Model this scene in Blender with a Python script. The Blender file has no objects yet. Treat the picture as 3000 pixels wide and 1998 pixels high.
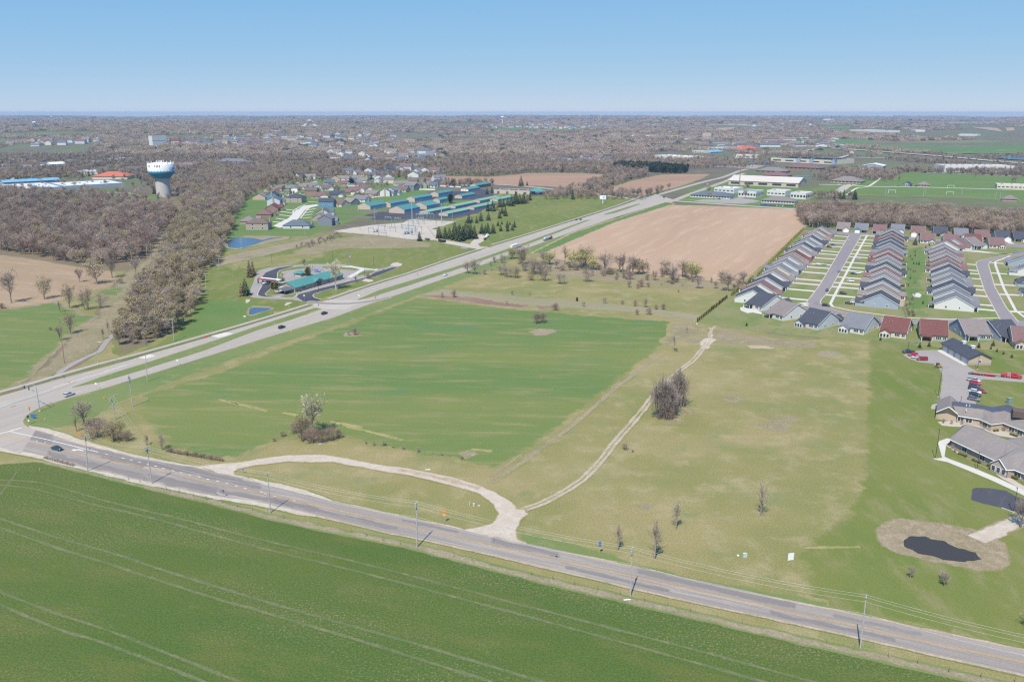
import bpy, math, random
import numpy as np
from mathutils import Vector, Matrix, noise as mnoise
from mathutils.geometry import tessellate_polygon

random.seed(7)
SC = bpy.context.scene
COL = SC.collection
R = math.radians

# ---------------------------------------------------------------- camera, light, air
F, H, YH, CX, CY = 2400.0, 118.0, 330.0, 1500.0, 999.0      # drone: focal length in photo pixels, height in metres, horizon row
TH = math.atan((CY - YH) / F)
cam = bpy.data.objects.new('camera', bpy.data.cameras.new('camera'))
COL.objects.link(cam)
cam.location = (0, 0, H)
cam.rotation_euler = (math.pi / 2 - TH, 0, 0)
cam.data.sensor_width = 36.0
cam.data.lens = 36.0 * F / 3000.0
cam.data.clip_start, cam.data.clip_end = 1.0, 80000.0
SC.camera = cam

SUN_EL, SUN_AZ = 56.0, 199.4          # elevation; azimuth clockwise from +Y
w = bpy.data.worlds.new('World'); SC.world = w; w.use_nodes = True
wn = w.node_tree; wn.nodes.clear()
sky = wn.nodes.new('ShaderNodeTexSky'); sky.sky_type = 'NISHITA'; sky.sun_disc = False
sky.sun_elevation = R(SUN_EL); sky.sun_rotation = R(SUN_AZ)
sky.altitude = 3000; sky.air_density = 0.7; sky.dust_density = 0.0; sky.ozone_density = 6.0
bg = wn.nodes.new('ShaderNodeBackground'); bg.inputs['Strength'].default_value = 0.092
wo = wn.nodes.new('ShaderNodeOutputWorld')
_sp, _cb = wn.nodes.new('ShaderNodeSeparateColor'), wn.nodes.new('ShaderNodeCombineColor')
wn.links.new(sky.outputs[0], _sp.inputs[0])
for _i, (_g, _k) in enumerate(((.585, 1.50), (.279, 2.82), (.02, 5.85))):        # spring sky: paler and more even than the model's
    _p, _m = wn.nodes.new('ShaderNodeMath'), wn.nodes.new('ShaderNodeMath')
    _p.operation, _m.operation = 'POWER', 'MULTIPLY'; _p.inputs[1].default_value = _g; _m.inputs[1].default_value = _k
    wn.links.new(_sp.outputs[_i], _p.inputs[0]); wn.links.new(_p.outputs[0], _m.inputs[0]); wn.links.new(_m.outputs[0], _cb.inputs[_i])
wn.links.new(_cb.outputs[0], bg.inputs[0]); wn.links.new(bg.outputs[0], wo.inputs[0])

sl = bpy.data.lights.new('sun', 'SUN'); sl.energy = 4.2; sl.angle = R(0.53); sl.color = (1.0, 0.95, 0.87)
so = bpy.data.objects.new('sun', sl); COL.objects.link(so)
sd = Vector((math.sin(R(SUN_AZ)) * math.cos(R(SUN_EL)), math.cos(R(SUN_AZ)) * math.cos(R(SUN_EL)), math.sin(R(SUN_EL))))
so.rotation_euler = sd.to_track_quat('Z', 'Y').to_euler()
so.location = (0, -200, 400)

SC.view_settings.view_transform = 'Standard'; SC.view_settings.look = 'None'
SC.view_settings.gamma = 1.0; SC.view_settings.exposure = 0.52
SC.render.engine = 'CYCLES'
cy = SC.cycles
cy.max_bounces = 4; cy.diffuse_bounces = 2; cy.glossy_bounces = 2; cy.transmission_bounces = 2
cy.volume_bounces = 0; cy.transparent_max_bounces = 6
cy.use_denoising = False
cy.filter_width = 1.3

# ---------------------------------------------------------------- pixel <-> place
cT, sT = math.cos(TH), math.sin(TH)
def ray(px, py):
    a, b = (px - CX) / F, -(py - CY) / F
    return Vector((a, cT + b * sT, -sT + b * cT))
def g(px, py, z=0.0):
    d = ray(px, py)
    t = (z - H) / d.z
    return Vector((d.x * t, d.y * t, z))
def smooth(a, b, x):
    t = min(1.0, max(0.0, (x - a) / (b - a)))
    return t * t * (3 - 2 * t)
def elev(x, y):
    d = math.hypot(x, y)
    if d < 2100: return 0.0
    k = smooth(2100, 5200, d)
    a = 34 + 11 * math.sin(x / 900 + 0.7) * math.cos(y / 1300) + 8 * math.sin(x / 410 + y / 700) + 5 * math.sin(x / 170 - y / 300)
    f = smooth(6000, 14500, d)
    b = 19 * f + f * (5 * math.sin(x / 1900 + 1.3) + 3.5 * math.sin(x / 730 + y / 2100))
    return k * a * (1 - 0.3 * f) + b
def gt(px, py):                                   # the same on the rolling land far off
    d = ray(px, py); t = 300.0; step = 40.0
    while t < 16300:
        p = d * t
        if H + p.z < elev(p.x, p.y): break
        t += step; step = max(20.0, t * 0.006)
    lo, hi = t - step, t
    for _ in range(12):
        m = (lo + hi) / 2; p = d * m
        if H + p.z < elev(p.x, p.y): hi = m
        else: lo = m
    p = d * hi
    return Vector((p.x, p.y, elev(p.x, p.y)))
def high(px, py, top, z=0.0):                     # height of an upright thing standing at a spot
    p = g(px, py, z); d = ray(px, top)
    return H + d.z / d.y * p.y - z
def ppm(py): return cT * (py - YH) / H            # photo pixels per metre on the ground row
def V2(p): return Vector((p[0], p[1]))
U = Vector((0.437, 0.9)).normalized()             # the way the highway and the plots run
U3 = Vector((U.x, U.y, 0)); N3 = Vector((U.y, -U.x, 0))
YAW = math.atan2(U.y, U.x)

# ---------------------------------------------------------------- materials
MATS = {}
def lin(r, gg, b):
    f = lambda c: (c / 255 / 12.92) if c <= 10 else ((c / 255 + 0.055) / 1.055) ** 2.4
    return (f(r), f(gg), f(b))
def nd(nt, t, **kw):
    n = nt.nodes.new(t)
    for k, v in kw.items():
        if k in n.inputs: n.inputs[k].default_value = v
        else: setattr(n, k, v)
    return n
def mixc(nt, fac, a, b, bt='MIX'):
    n = nt.nodes.new('ShaderNodeMix'); n.data_type = 'RGBA'; n.blend_type = bt; n.clamp_factor = True
    for s, v in ((n.inputs[0], fac), (n.inputs[6], a), (n.inputs[7], b)):
        if hasattr(v, 'default_value') or hasattr(v, 'is_linked'): nt.links.new(v, s)
        elif isinstance(v, (tuple, list)): s.default_value = (*v[:3], 1)
        else: s.default_value = v
    return n.outputs[2]
def mrange(nt, val, a, b, c=0.0, d=1.0):
    n = nt.nodes.new('ShaderNodeMapRange'); n.clamp = True; n.interpolation_type = 'SMOOTHSTEP'
    nt.links.new(val, n.inputs[0])
    for i, v in enumerate((a, b, c, d)): n.inputs[1 + i].default_value = v
    return n.outputs[0]
def math_(nt, op, a, b=0.0):
    n = nt.nodes.new('ShaderNodeMath'); n.operation = op
    for s, v in zip(n.inputs, (a, b)):
        if hasattr(v, 'is_linked'): nt.links.new(v, s)
        else: s.default_value = v
    return n.outputs[0]
def noise(nt, vec, scale, detail=3.0, rough=0.55, lac=2.0):
    n = nd(nt, 'ShaderNodeTexNoise'); n.inputs['Scale'].default_value = scale; n.inputs['Detail'].default_value = detail
    n.inputs['Roughness'].default_value = rough; n.inputs['Lacunarity'].default_value = lac
    nt.links.new(vec, n.inputs['Vector']); return n.outputs['Fac']
def newmat(name):
    m = bpy.data.materials.new(name); m.use_nodes = True; nt = m.node_tree; nt.nodes.clear()
    o = nt.nodes.new('ShaderNodeOutputMaterial'); b = nt.nodes.new('ShaderNodeBsdfPrincipled')
    nt.links.new(b.outputs[0], o.inputs[0]); b.inputs['Specular IOR Level'].default_value = 0.25
    return m, nt, b
def pm(name, col, rough=0.7, metal=0.0, vary=0.12, scale=1.2, spec=0.25, objvar=0.0):
    """plain painted / weathered surface: a base colour broken up by two scales of noise"""
    if name in MATS: return MATS[name]
    m, nt, b = newmat(name)
    tc = nd(nt, 'ShaderNodeTexCoord')
    f1 = noise(nt, tc.outputs['Object'], scale, 5, 0.65)
    f2 = noise(nt, tc.outputs['Object'], scale * 0.12, 3)
    c = mixc(nt, mrange(nt, f1, 0.3, 0.7), tuple(x * (1 - vary) for x in col), tuple(min(1, x * (1 + vary)) for x in col))
    c = mixc(nt, mrange(nt, f2, 0.35, 0.7), c, tuple(x * (1 - vary * 0.8) for x in col))
    if objvar:
        oi = nd(nt, 'ShaderNodeObjectInfo')
        c = mixc(nt, mrange(nt, oi.outputs['Random'], 0, 1), c, tuple(x * (1 - objvar) for x in col))
    nt.links.new(c, b.inputs['Base Color'])
    b.inputs['Roughness'].default_value = rough; b.inputs['Metallic'].default_value = metal
    b.inputs['Specular IOR Level'].default_value = spec
    MATS[name] = m; return m

# ground covers: three tones, a large, a middle and a fine scale, drawn out along a direction
CV = {}
def cv(k, a, b, c, s1=0.02, s2=0.15, fine=1.6, dirn=None, st=1.0, thr=(0.5, 0.68), amt=0.8, fv=0.25, l=(0.35, 0.65), spk=None):
    CV[k] = dict(a=a, b=b, c=c, s1=s1, s2=s2, fine=fine, dirn=dirn, st=st, thr=thr, amt=amt, fv=fv, l=l, spk=spk)
def cover(nt, k):
    s = CV[k]
    geo = nd(nt, 'ShaderNodeNewGeometry'); vec = geo.outputs['Position']
    if s['dirn'] is not None:
        mp = nd(nt, 'ShaderNodeMapping'); mp.vector_type = 'TEXTURE'
        mp.inputs['Rotation'].default_value = (0, 0, s['dirn']); mp.inputs['Scale'].default_value = (s['st'], 1, 1)
        nt.links.new(vec, mp.inputs['Vector']); v2 = mp.outputs[0]
    else: v2 = vec
    n1 = noise(nt, v2, s['s1'], 4, 0.55)
    n2 = noise(nt, v2, s['s2'], 6, 0.68)
    n3 = noise(nt, vec, s['fine'], 4, 0.75)
    c = mixc(nt, mrange(nt, n1, *s['l']), s['a'], s['b'])
    c = mixc(nt, mrange(nt, n2, s['thr'][0], s['thr'][1], 0, s['amt']), c, s['c'])
    if s['spk']:
        n4 = noise(nt, vec, s['spk'][1], 3, 0.6)
        n5 = noise(nt, v2, s['s1'] * 2.3, 3, 0.6)
        f = math_(nt, 'MULTIPLY', mrange(nt, n4, 0.52, 0.66), mrange(nt, n5, 0.4, 0.66, 0.08, 1.0))
        c = mixc(nt, math_(nt, 'MULTIPLY', f, s['spk'][2]), c, s['spk'][0])
    fv = s['fv']
    br = mrange(nt, n3, 0.25, 0.75, 1 - fv, 1 + fv)
    mul = nd(nt, 'ShaderNodeVectorMath'); mul.operation = 'SCALE'
    nt.links.new(c, mul.inputs[0]); nt.links.new(br, mul.inputs['Scale'])
    return mul.outputs[0]
def cmat(inner, outer=None, wob=0.25, ws=0.12):
    key = 'cover_%s_%s' % (inner, outer)
    if key in MATS: return MATS[key]
    m, nt, b = newmat(key)
    c = cover(nt, inner)
    if outer:
        at = nd(nt, 'ShaderNodeAttribute', attribute_name='edge')
        geo = nd(nt, 'ShaderNodeNewGeometry')
        n = noise(nt, geo.outputs['Position'], ws, 7, 0.72)
        f = math_(nt, 'ADD', at.outputs['Fac'], math_(nt, 'MULTIPLY', math_(nt, 'SUBTRACT', n, 0.5), 2.6))
        c = mixc(nt, mrange(nt, f, 0.5 - wob, 0.5 + wob), cover(nt, outer), c)
    nt.links.new(c, b.inputs['Base Color']); b.inputs['Roughness'].default_value = 0.95
    b.inputs['Specular IOR Level'].default_value = 0.1
    MATS[key] = m; return m

# ---------------------------------------------------------------- mesh helpers
class MB:
    def __init__(s): s.v, s.f, s.mi = [], [], []
    def add(s, vs, fs, mi=0):
        o = len(s.v); s.v.extend([tuple(p) for p in vs]); s.f.extend([tuple(i + o for i in f) for f in fs]); s.mi.extend([mi] * len(fs)); return s
    def box(s, c, size, rz=0.0, mi=0, taper=1.0):
        x, y, z = size[0] / 2, size[1] / 2, size[2] / 2
        co, si = math.cos(rz), math.sin(rz); vs = []
        for dz in (-1, 1):
            t = taper if dz > 0 else 1.0
            for dx, dy in ((-1, -1), (1, -1), (1, 1), (-1, 1)):
                a, b = dx * x * t, dy * y * t
                vs.append((c[0] + a * co - b * si, c[1] + a * si + b * co, c[2] + dz * z))
        return s.add(vs, [(0, 3, 2, 1), (4, 5, 6, 7), (0, 1, 5, 4), (1, 2, 6, 5), (2, 3, 7, 6), (3, 0, 4, 7)], mi)
    def b2(s, x0, x1, y0, y1, z0, z1, mi=0):
        return s.box(((x0 + x1) / 2, (y0 + y1) / 2, (z0 + z1) / 2), (x1 - x0, y1 - y0, z1 - z0), 0, mi)
    def tube(s, pts, rad, n=6, mi=0, cap=True):
        pts = [Vector(p) for p in pts]
        if not hasattr(rad, '__len__'): rad = [rad] * len(pts)
        vs = []
        for i, p in enumerate(pts):
            d = (pts[min(i + 1, len(pts) - 1)] - pts[max(i - 1, 0)]).normalized()
            a = d.cross(Vector((0.13, 0.97, 0.2)) if abs(d.z) > 0.9 else Vector((0, 0, 1))).normalized(); b = d.cross(a)
            for k in range(n):
                t = 2 * math.pi * k / n
                vs.append(p + (a * math.cos(t) + b * math.sin(t)) * rad[i])
        fs = []
        for i in range(len(pts) - 1):
            for k in range(n):
                k2 = (k + 1) % n
                fs.append((i * n + k, i * n + k2, (i + 1) * n + k2, (i + 1) * n + k))
        if cap:
            fs.append(tuple(range(n - 1, -1, -1))); fs.append(tuple((len(pts) - 1) * n + k for k in range(n)))
        return s.add(vs, fs, mi)
    def lathe(s, prof, n=24, mi=0, c=(0, 0)):
        vs = [(c[0] + r * math.cos(2 * math.pi * k / n), c[1] + r * math.sin(2 * math.pi * k / n), z) for r, z in prof for k in range(n)]
        fs = [(i * n + k, i * n + (k + 1) % n, (i + 1) * n + (k + 1) % n, (i + 1) * n + k) for i in range(len(prof) - 1) for k in range(n)]
        return s.add(vs, fs, mi)
    def poly(s, pts, mi=0):
        return s.add(pts, [tuple(range(len(pts)))], mi)
    def prism(s, base, z0, z1, mi=0):                 # base: list of (x,y) counter-clockwise
        n = len(base); vs = [(x, y, z0) for x, y in base] + [(x, y, z1) for x, y in base]
        return s.add(vs, [tuple(range(n - 1, -1, -1)), tuple(range(n, 2 * n))] + [(i, (i + 1) % n, n + (i + 1) % n, n + i) for i in range(n)], mi)
    def mesh(s, name, mats):
        me = bpy.data.meshes.new(name); me.from_pydata(s.v, [], s.f)
        if not isinstance(mats, (list, tuple)): mats = [mats]
        for m in mats: me.materials.append(m)
        if len(mats) > 1: me.polygons.foreach_set('material_index', s.mi)
        me.update(); return me
    def build(s, name, mats, parent=None, smooth=False):
        me = s.mesh(name, mats)
        if smooth: me.shade_smooth()
        return put(name, me, parent)
def put(name, me, parent=None):
    o = bpy.data.objects.new(name, me); COL.objects.link(o)
    if parent is not None: o.parent = parent
    return o
def tag(o, label=None, cat=None, group=None, kind=None):
    if label: o['label'] = label
    if cat: o['category'] = cat
    if group: o['group'] = group
    if kind: o['kind'] = kind
    return o
def root(name, loc, rz=0.0, label=None, cat=None, group=None):
    o = bpy.data.objects.new(name, None); COL.objects.link(o); o.empty_display_size = 0.5
    o.location = (loc[0], loc[1], loc[2] if len(loc) > 2 else 0.0); o.rotation_euler = (0, 0, rz)
    return tag(o, label, cat, group)
KIDS = {}
def dup(o, loc, rz=0.0, label=None, group=None, scale=None, mats=None):
    """a copy of a thing with copies of its parts and their sub-parts; mats: part name -> material of its own"""
    kids = KIDS.setdefault(o.name, list(o.children))
    c = o.copy(); COL.objects.link(c); c.location = (loc[0], loc[1], loc[2] if len(loc) > 2 else 0.0); c.rotation_euler = (0, 0, rz)
    if scale: c.scale = (scale,) * 3 if not hasattr(scale, '__len__') else scale
    if label: c['label'] = label
    if group: c['group'] = group
    def rec(src, dst):
        for k in src.children:
            if k.type == 'EMPTY' and False: continue
            n = k.copy(); COL.objects.link(n); n.parent = dst
            if mats:
                for key, m in mats.items():
                    if k.name.split('.')[0] == key:
                        n.material_slots[0].link = 'OBJECT'; n.material_slots[0].material = m
            rec(k, n)
    rec(o, c)
    return c

# ---------------------------------------------------------------- sheets on the ground
def resample(pts, step, closed=True, curve=False):
    P = [V2(p) for p in pts]; n = len(P); out = []
    rng = n if closed else n - 1
    for i in range(rng):
        p1, p2 = P[i], P[(i + 1) % n]
        p0 = P[i - 1] if (closed or i > 0) else p1
        p3 = P[(i + 2) % n] if (closed or i + 2 < n) else p2
        k = max(1, int((p2 - p1).length / step))
        for j in range(k):
            t = j / k
            if curve:
                q = 0.5 * ((2 * p1) + (p2 - p0) * t + (2 * p0 - 5 * p1 + 4 * p2 - p3) * t * t + (3 * p1 - p0 - 3 * p2 + p3) * t ** 3)
            else: q = p1.lerp(p2, t)
            out.append(q)
    if not closed: out.append(P[-1])
    return out
def jit(P, amp, sc):
    out = []
    for p in P:
        v = mnoise.noise_vector(Vector((p.x * sc, p.y * sc, 3.1)))
        out.append(Vector((p.x + v.x * amp, p.y + v.y * amp)))
    return out
def area(P): return sum(P[i - 1].x * P[i].y - P[i].x * P[i - 1].y for i in range(len(P))) / 2
def sheet_w(name, P, cov, z, outer=None, rim=0.0, kind='structure', slab=0.0, mat=None):
    """flat patch with world outline P; rim metres on either side of the outline blend into the outer cover"""
    if area(P) < 0: P = P[::-1]
    n = len(P); vs, fs, ed = [], [], []
    if rim > 0:
        nor = []
        for i in range(n):
            d = (P[(i + 1) % n] - P[i - 1]); d = d.normalized() if d.length > 1e-6 else Vector((1, 0))
            nor.append(Vector((d.y, -d.x)))
        ri = min(rim, .62 * abs(area(P)) / max(1e-6, sum((P[i] - P[i - 1]).length for i in range(n))))
        I = [p - q * ri for p, q in zip(P, nor)]; O = [p + q * rim for p, q in zip(P, nor)]
    else: I = P
    vs = [(p.x, p.y, z) for p in I]; ed = [1.0] * n
    for t in tessellate_polygon([[Vector((p.x, p.y, 0)) for p in I]]):
        a, b, c = (I[i] for i in t)
        if (b - a).cross(c - a) < 0: t = (t[0], t[2], t[1])
        fs.append(tuple(t))
    if rim > 0:
        vs += [(p.x, p.y, z - 0.002) for p in O]; ed += [0.0] * n
        fs += [(i, n + i, n + (i + 1) % n, (i + 1) % n) for i in range(n)]
    if slab:
        o = len(vs); vs += [(p.x, p.y, z - slab) for p in I]; ed += [1.0] * n
        fs += [(o + i, o + (i + 1) % n, (i + 1) % n, i) for i in range(n)]
    me = bpy.data.meshes.new(name); me.from_pydata(vs, [], fs)
    me.materials.append(mat or cmat(cov, outer))
    if outer:
        at = me.attributes.new('edge', 'FLOAT', 'POINT'); at.data.foreach_set('value', ed)
    me.update(); o = put(name, me)
    if kind: o['kind'] = kind
    return o
def sheet(name, px, cov, z, outer=None, rim=0.0, step=4.0, curve=False, amp=0.0, sc=0.1, **kw):
    P = resample([g(*p) for p in px], step, True, curve)
    if amp: P = jit(P, amp, sc)
    return sheet_w(name, P, cov, z, outer, rim, **kw)
def ribbon_w(name, C, wid, cov, z, kind='structure', amp=0.0, sc=0.3, outer=None, rim=0.0, mat=None):
    n = len(C); L, Rr = [], []
    for i in range(n):
        d = (C[min(i + 1, n - 1)] - C[max(i - 1, 0)]).normalized(); q = Vector((d.y, -d.x))
        ww = wid[i] if hasattr(wid, '__len__') else wid
        L.append(C[i] - q * ww / 2); Rr.append(C[i] + q * ww / 2)
    P = L + Rr[::-1]
    if amp: P = jit(P, amp, sc)
    return sheet_w(name, P, cov, z, outer, rim, kind=kind, mat=mat)
def ribbon(name, px, wid, cov, z, step=3.0, curve=True, **kw):
    return ribbon_w(name, resample([g(*p) for p in px], step, False, curve), wid, cov, z, **kw)
# ---------------------------------------------------------------- ground covers
RD = math.atan2(-0.395, 0.918)          # the way the county road runs
cv('meadow', (.252, .207, .092), (.188, .180, .064), (.305, .248, .135), .017, .075, 2.0, None, 1, (.46, .70), .75, .30, (.36, .62), ((.150, .180, .066), .045, .75))
cv('verge', (.155, .182, .064), (.130, .170, .055), (.225, .212, .105), .03, .2, 2.0, RD, 2.0, (.52, .72), .7, .2)
cv('lawn', (.118, .150, .035), (.152, .163, .045), (.202, .182, .080), .018, .12, 2.4, 1.57, 2.2, (.46, .68), .8, .22)
cv('brightlawn', (.098, .158, .042), (.122, .166, .050), (.165, .175, .072), .02, .09, 1.4, RD, 2, (.55, .75), .6, .15)
cv('crop', (.106, .158, .046), (.150, .172, .052), (.220, .195, .082), .012, .16, 1.9, -0.06, 6.0, (.47, .70), .8, .20, (.38, .62), ((.085, .160, .070), .03, .6))
cv('wheat', (.066, .106, .023), (.083, .113, .026), (.108, .120, .032), .016, .10, 2.2, -0.30, 3.0, (.46, .68), .7, .36, (.38, .62), ((.235, .195, .11), 1.7, .72))
cv('tillage', (.385, .258, .168), (.340, .225, .146), (.415, .292, .190), .010, .10, .7, YAW, 9.0, (.48, .66), .8, .10)
cv('tillage_tan', (.310, .215, .135), (.275, .195, .115), (.345, .250, .165), .012, .12, .7, RD, 7.0, (.48, .66), .8, .12)
cv('stubble_far', (.315, .195, .125), (.275, .170, .110), (.340, .225, .145), .008, .06, .4, 0.2, 6.0, (.48, .66), .8, .10)
cv('brush', (.245, .195, .120), (.200, .175, .090), (.300, .235, .150), .04, .16, 1.2, None, 1, (.48, .66), .8, .30)
cv('dry', (.270, .215, .140), (.215, .180, .110), (.310, .250, .170), .05, .20, 1.3, None, 1, (.48, .66), .8, .28)
cv('rut', (.370, .305, .225), (.320, .255, .175), (.420, .350, .270), .1, .5, 2.0, None, 1, (.46, .64), .8, .2)
cv('reed', (.262, .205, .132), (.215, .172, .100), (.320, .250, .170), .08, .35, 2.5, None, 1, (.45, .65), .8, .34)
cv('maroon', (.190, .110, .085), (.230, .150, .105), (.270, .210, .130), .08, .3, 1.2, RD, 3.0, (.52, .7), .8, .25)
cv('greybare', (.258, .218, .135), (.232, .204, .118), (.205, .195, .105), .04, .14, 1.3, RD, 4.0, (.5, .7), .85, .2)
cv('leaf_floor', (.185, .135, .090), (.150, .125, .075), (.170, .155, .070), .03, .12, 1.0, None, 1, (.5, .7), .7, .25)
cv('concrete', (.395, .345, .290), (.370, .322, .272), (.315, .280, .245), .05, .25, 1.2, YAW, 12.0, (.5, .75), .75, .06)
cv('carriage', (.368, .316, .262), (.340, .294, .246), (.278, .245, .214), .03, .55, 1.2, YAW, 40.0, (.46, .66), .7, .05)
cv('walk', (.370, .335, .285), (.345, .315, .270), (.300, .275, .240), .08, .4, 1.2, None, 1, (.5, .75), .7, .06)
cv('white_walk', (.520, .480, .420), (.490, .455, .400), (.430, .400, .360), .08, .4, 1.2, None, 1, (.5, .75), .6, .05)
cv('asphalt_old', (.290, .248, .210), (.250, .215, .188), (.350, .302, .255), .035, .45, 1.6, RD, 22.0, (.47, .64), .85, .10, (.42, .58))
cv('asphalt_patch', (.190, .166, .150), (.215, .186, .166), (.250, .215, .190), .06, .5, 1.6, RD, 14.0, (.5, .68), .8, .10)
cv('asphalt_dark', (.058, .058, .070), (.070, .069, .080), (.100, .097, .105), .05, .3, 1.5, 0.9, 6.0, (.52, .72), .8, .10)
cv('asphalt_street', (.220, .192, .190), (.235, .206, .202), (.188, .165, .165), .03, .3, 1.3, YAW, 8.0, (.5, .7), .7, .07)
cv('asphalt_lot', (.300, .265, .235), (.278, .246, .220), (.245, .218, .198), .03, .2, 1.3, None, 1, (.5, .7), .7, .07)
cv('gravel', (.430, .360, .285), (.400, .330, .255), (.480, .415, .340), .06, .35, 2.2, None, 1, (.46, .64), .8, .14)
cv('gravel_brown', (.350, .260, .185), (.400, .310, .225), (.300, .230, .160), .06, .3, 1.8, None, 1, (.46, .64), .8, .2)
cv('pad', (.440, .378, .310), (.405, .348, .285), (.350, .298, .245), .03, .2, 1.6, None, 1, (.5, .7), .7, .10)
cv('tramline', (.125, .140, .062), (.095, .128, .050), (.175, .160, .085), .05, .3, 1.6, None, 1, (.46, .66), .85, .25)
cv('strawrow', (.330, .265, .120), (.240, .220, .090), (.150, .175, .06), .1, .5, 2.0, None, 1, (.5, .66), .9, .25)
cv('ditch', (.135, .115, .085), (.165, .135, .100), (.105, .105, .06), .1, .5, 1.6, None, 1, (.5, .7), .8, .3)
cv('mulch', (.165, .095, .070), (.190, .115, .085), (.14, .085, .06), .1, .5, 1.6, None, 1, (.5, .7), .8, .25)
cv('farfield_green', (.085, .150, .050), (.110, .160, .056), (.190, .180, .085), .004, .03, .2, 0.4, 5.0, (.5, .68), .8, .1)
cv('farfield_tan', (.330, .235, .160), (.290, .210, .140), (.36, .28, .2), .004, .03, .2, 0.4, 5.0, (.5, .68), .8, .1)

def water(name, col, rough=0.05, spec=.5):
    m, nt, b = newmat(name)
    b.inputs['Base Color'].default_value = (*col, 1); b.inputs['Roughness'].default_value = rough
    b.inputs['Specular IOR Level'].default_value = spec
    geo = nd(nt, 'ShaderNodeNewGeometry'); n = noise(nt, geo.outputs['Position'], 0.8, 4)
    bu = nd(nt, 'ShaderNodeBump'); bu.inputs['Strength'].default_value = 0.06; nt.links.new(n, bu.inputs['Height'])
    nt.links.new(bu.outputs[0], b.inputs['Normal'])
    return m
W_DARK, W_BLUE = water('pond_water', (.046, .042, .040), .5, .12), water('blue_water', (.045, .085, .135), .22, .28)

# ---------------------------------------------------------------- the land itself, one sheet to the horizon
def make_ground():
    ys = [-900, -500, -200, 0, 300, 700, 1200, 1700, 2100]
    y = 2100
    while y < 16400: y = min(16500, y * 1.035); ys.append(y)
    us = np.linspace(-1, 1, 161)
    vs, nx = [], len(us)
    for yy in ys:
        half = 3000 + max(0, yy) * 0.80
        for u in us:
            x = u * half; vs.append((x, yy, elev(x, yy) if yy > 1500 else 0.0))
    fs = [(j * nx + i, j * nx + i + 1, (j + 1) * nx + i + 1, (j + 1) * nx + i) for j in range(len(ys) - 1) for i in range(nx - 1)]
    me = bpy.data.meshes.new('ground'); me.from_pydata(vs, [], fs)
    m, nt, b = newmat('ground_cover')
    geo = nd(nt, 'ShaderNodeNewGeometry'); sp = nd(nt, 'ShaderNodeSeparateXYZ'); nt.links.new(geo.outputs['Position'], sp.inputs[0])
    near = cover(nt, 'meadow')
    n1 = noise(nt, geo.outputs['Position'], 0.004, 4, .6); n2 = noise(nt, geo.outputs['Position'], 0.03, 4, .6)
    far = mixc(nt, mrange(nt, n1, .42, .6), (.125, .105, .075), (.115, .135, .058))
    far = mixc(nt, mrange(nt, n2, .5, .7, 0, .6), far, (.20, .165, .115))
    vo = nd(nt, 'ShaderNodeTexVoronoi'); vo.inputs['Scale'].default_value = 0.0028; nt.links.new(geo.outputs['Position'], vo.inputs['Vector'])
    sc_ = nd(nt, 'ShaderNodeSeparateColor'); nt.links.new(vo.outputs['Color'], sc_.inputs[0])
    fld = mixc(nt, mrange(nt, sc_.outputs[0], .45, .5), (.30, .215, .15), (.11, .155, .06))
    pick = math_(nt, 'MULTIPLY', mrange(nt, sc_.outputs[1], .62, .63), mrange(nt, sp.outputs[1], 2600, 4200))
    far = mixc(nt, pick, far, fld)
    c = mixc(nt, mrange(nt, sp.outputs[1], 760, 900), near, far)
    nt.links.new(c, b.inputs['Base Color']); b.inputs['Roughness'].default_value = .95; b.inputs['Specular IOR Level'].default_value = .1
    me.materials.append(m); me.shade_smooth(); o = put('ground', me); o['kind'] = 'structure'
make_ground()

# ---------------------------------------------------------------- fields and verges
sheet('wheat_field', [(-400,1300),(-200,1330),(0,1362),(96,1355),(191,1365),(287,1384),(446,1422),(638,1470),(750,1502),(973,1552),(1222,1604),(1500,1675),(1819,1752),(2138,1826),(2250,1852),(2505,1911),(2760,1966),(3000,2020),(3500,2130),(3300,2900),(1500,2900),(-700,2900),(-900,1800)], 'wheat', .03, 'verge', .7, step=3, amp=.5)
sheet('crop_field', [(433,1153),(640,1092),(868,1004),(1040,948),(1200,880),(1223,873),(1330,884),(1480,905),(1600,914),(1700,925),(1830,934),(1962,943),(1958,980),(1945,1004),(1911,1032),(1800,1120),(1650,1235),(1500,1345),(1448,1364),(1330,1345),(1200,1320),(1090,1292),(994,1274),(900,1268),(800,1292),(700,1335),(620,1349),(497,1300),(420,1223),(405,1190)], 'crop', .03, 'meadow', 3.0, amp=1.5)
sheet('mown_lawn', [(2545,1000),(2640,1005),(2800,1020),(3100,1030),(3700,1100),(3700,1900),(3000,1895),(2760,1845),(2505,1792),(2360,1760),(2390,1680),(2330,1620),(2400,1580),(2480,1510),(2520,1450),(2545,1330)], 'lawn', .03, 'meadow', 2.6, amp=.8)
sheet('roadside_grass', [(1525,1592),(1528,1562),(1700,1600),(1850,1650),(2050,1700),(2250,1735),(2420,1765),(2420,1778),(2250,1744),(1978,1686),(1755,1637),(1551,1594)], 'verge', .036, 'meadow', 1.5, amp=.6)
sheet('highway_verge', [(600,1048),(753,999),(983,930),(1200,852),(1363,797),(1549,726),(1800,639),(1812,648),(1560,738),(1375,812),(1225,866),(1010,945),(800,1015),(640,1066),(480,1130),(330,1185),(260,1235),(130,1262),(108,1258),(78,1246),(72,1230),(97,1206),(217,1163),(434,1099)], 'verge', .034, 'meadow', 2.0, amp=.8)
sheet('ploughed_field', [(1800,648),(1953,601),(2060,603),(2200,609),(2341,615),(2350,640),(2359,662),(2300,728),(2218,812),(2193,836),(2120,828),(2055,819),(1928,812),(1800,796),(1700,775),(1634,760),(1583,746),(1640,716),(1720,680)], 'tillage', .03, 'brush', 2.0, amp=1.2)
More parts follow.
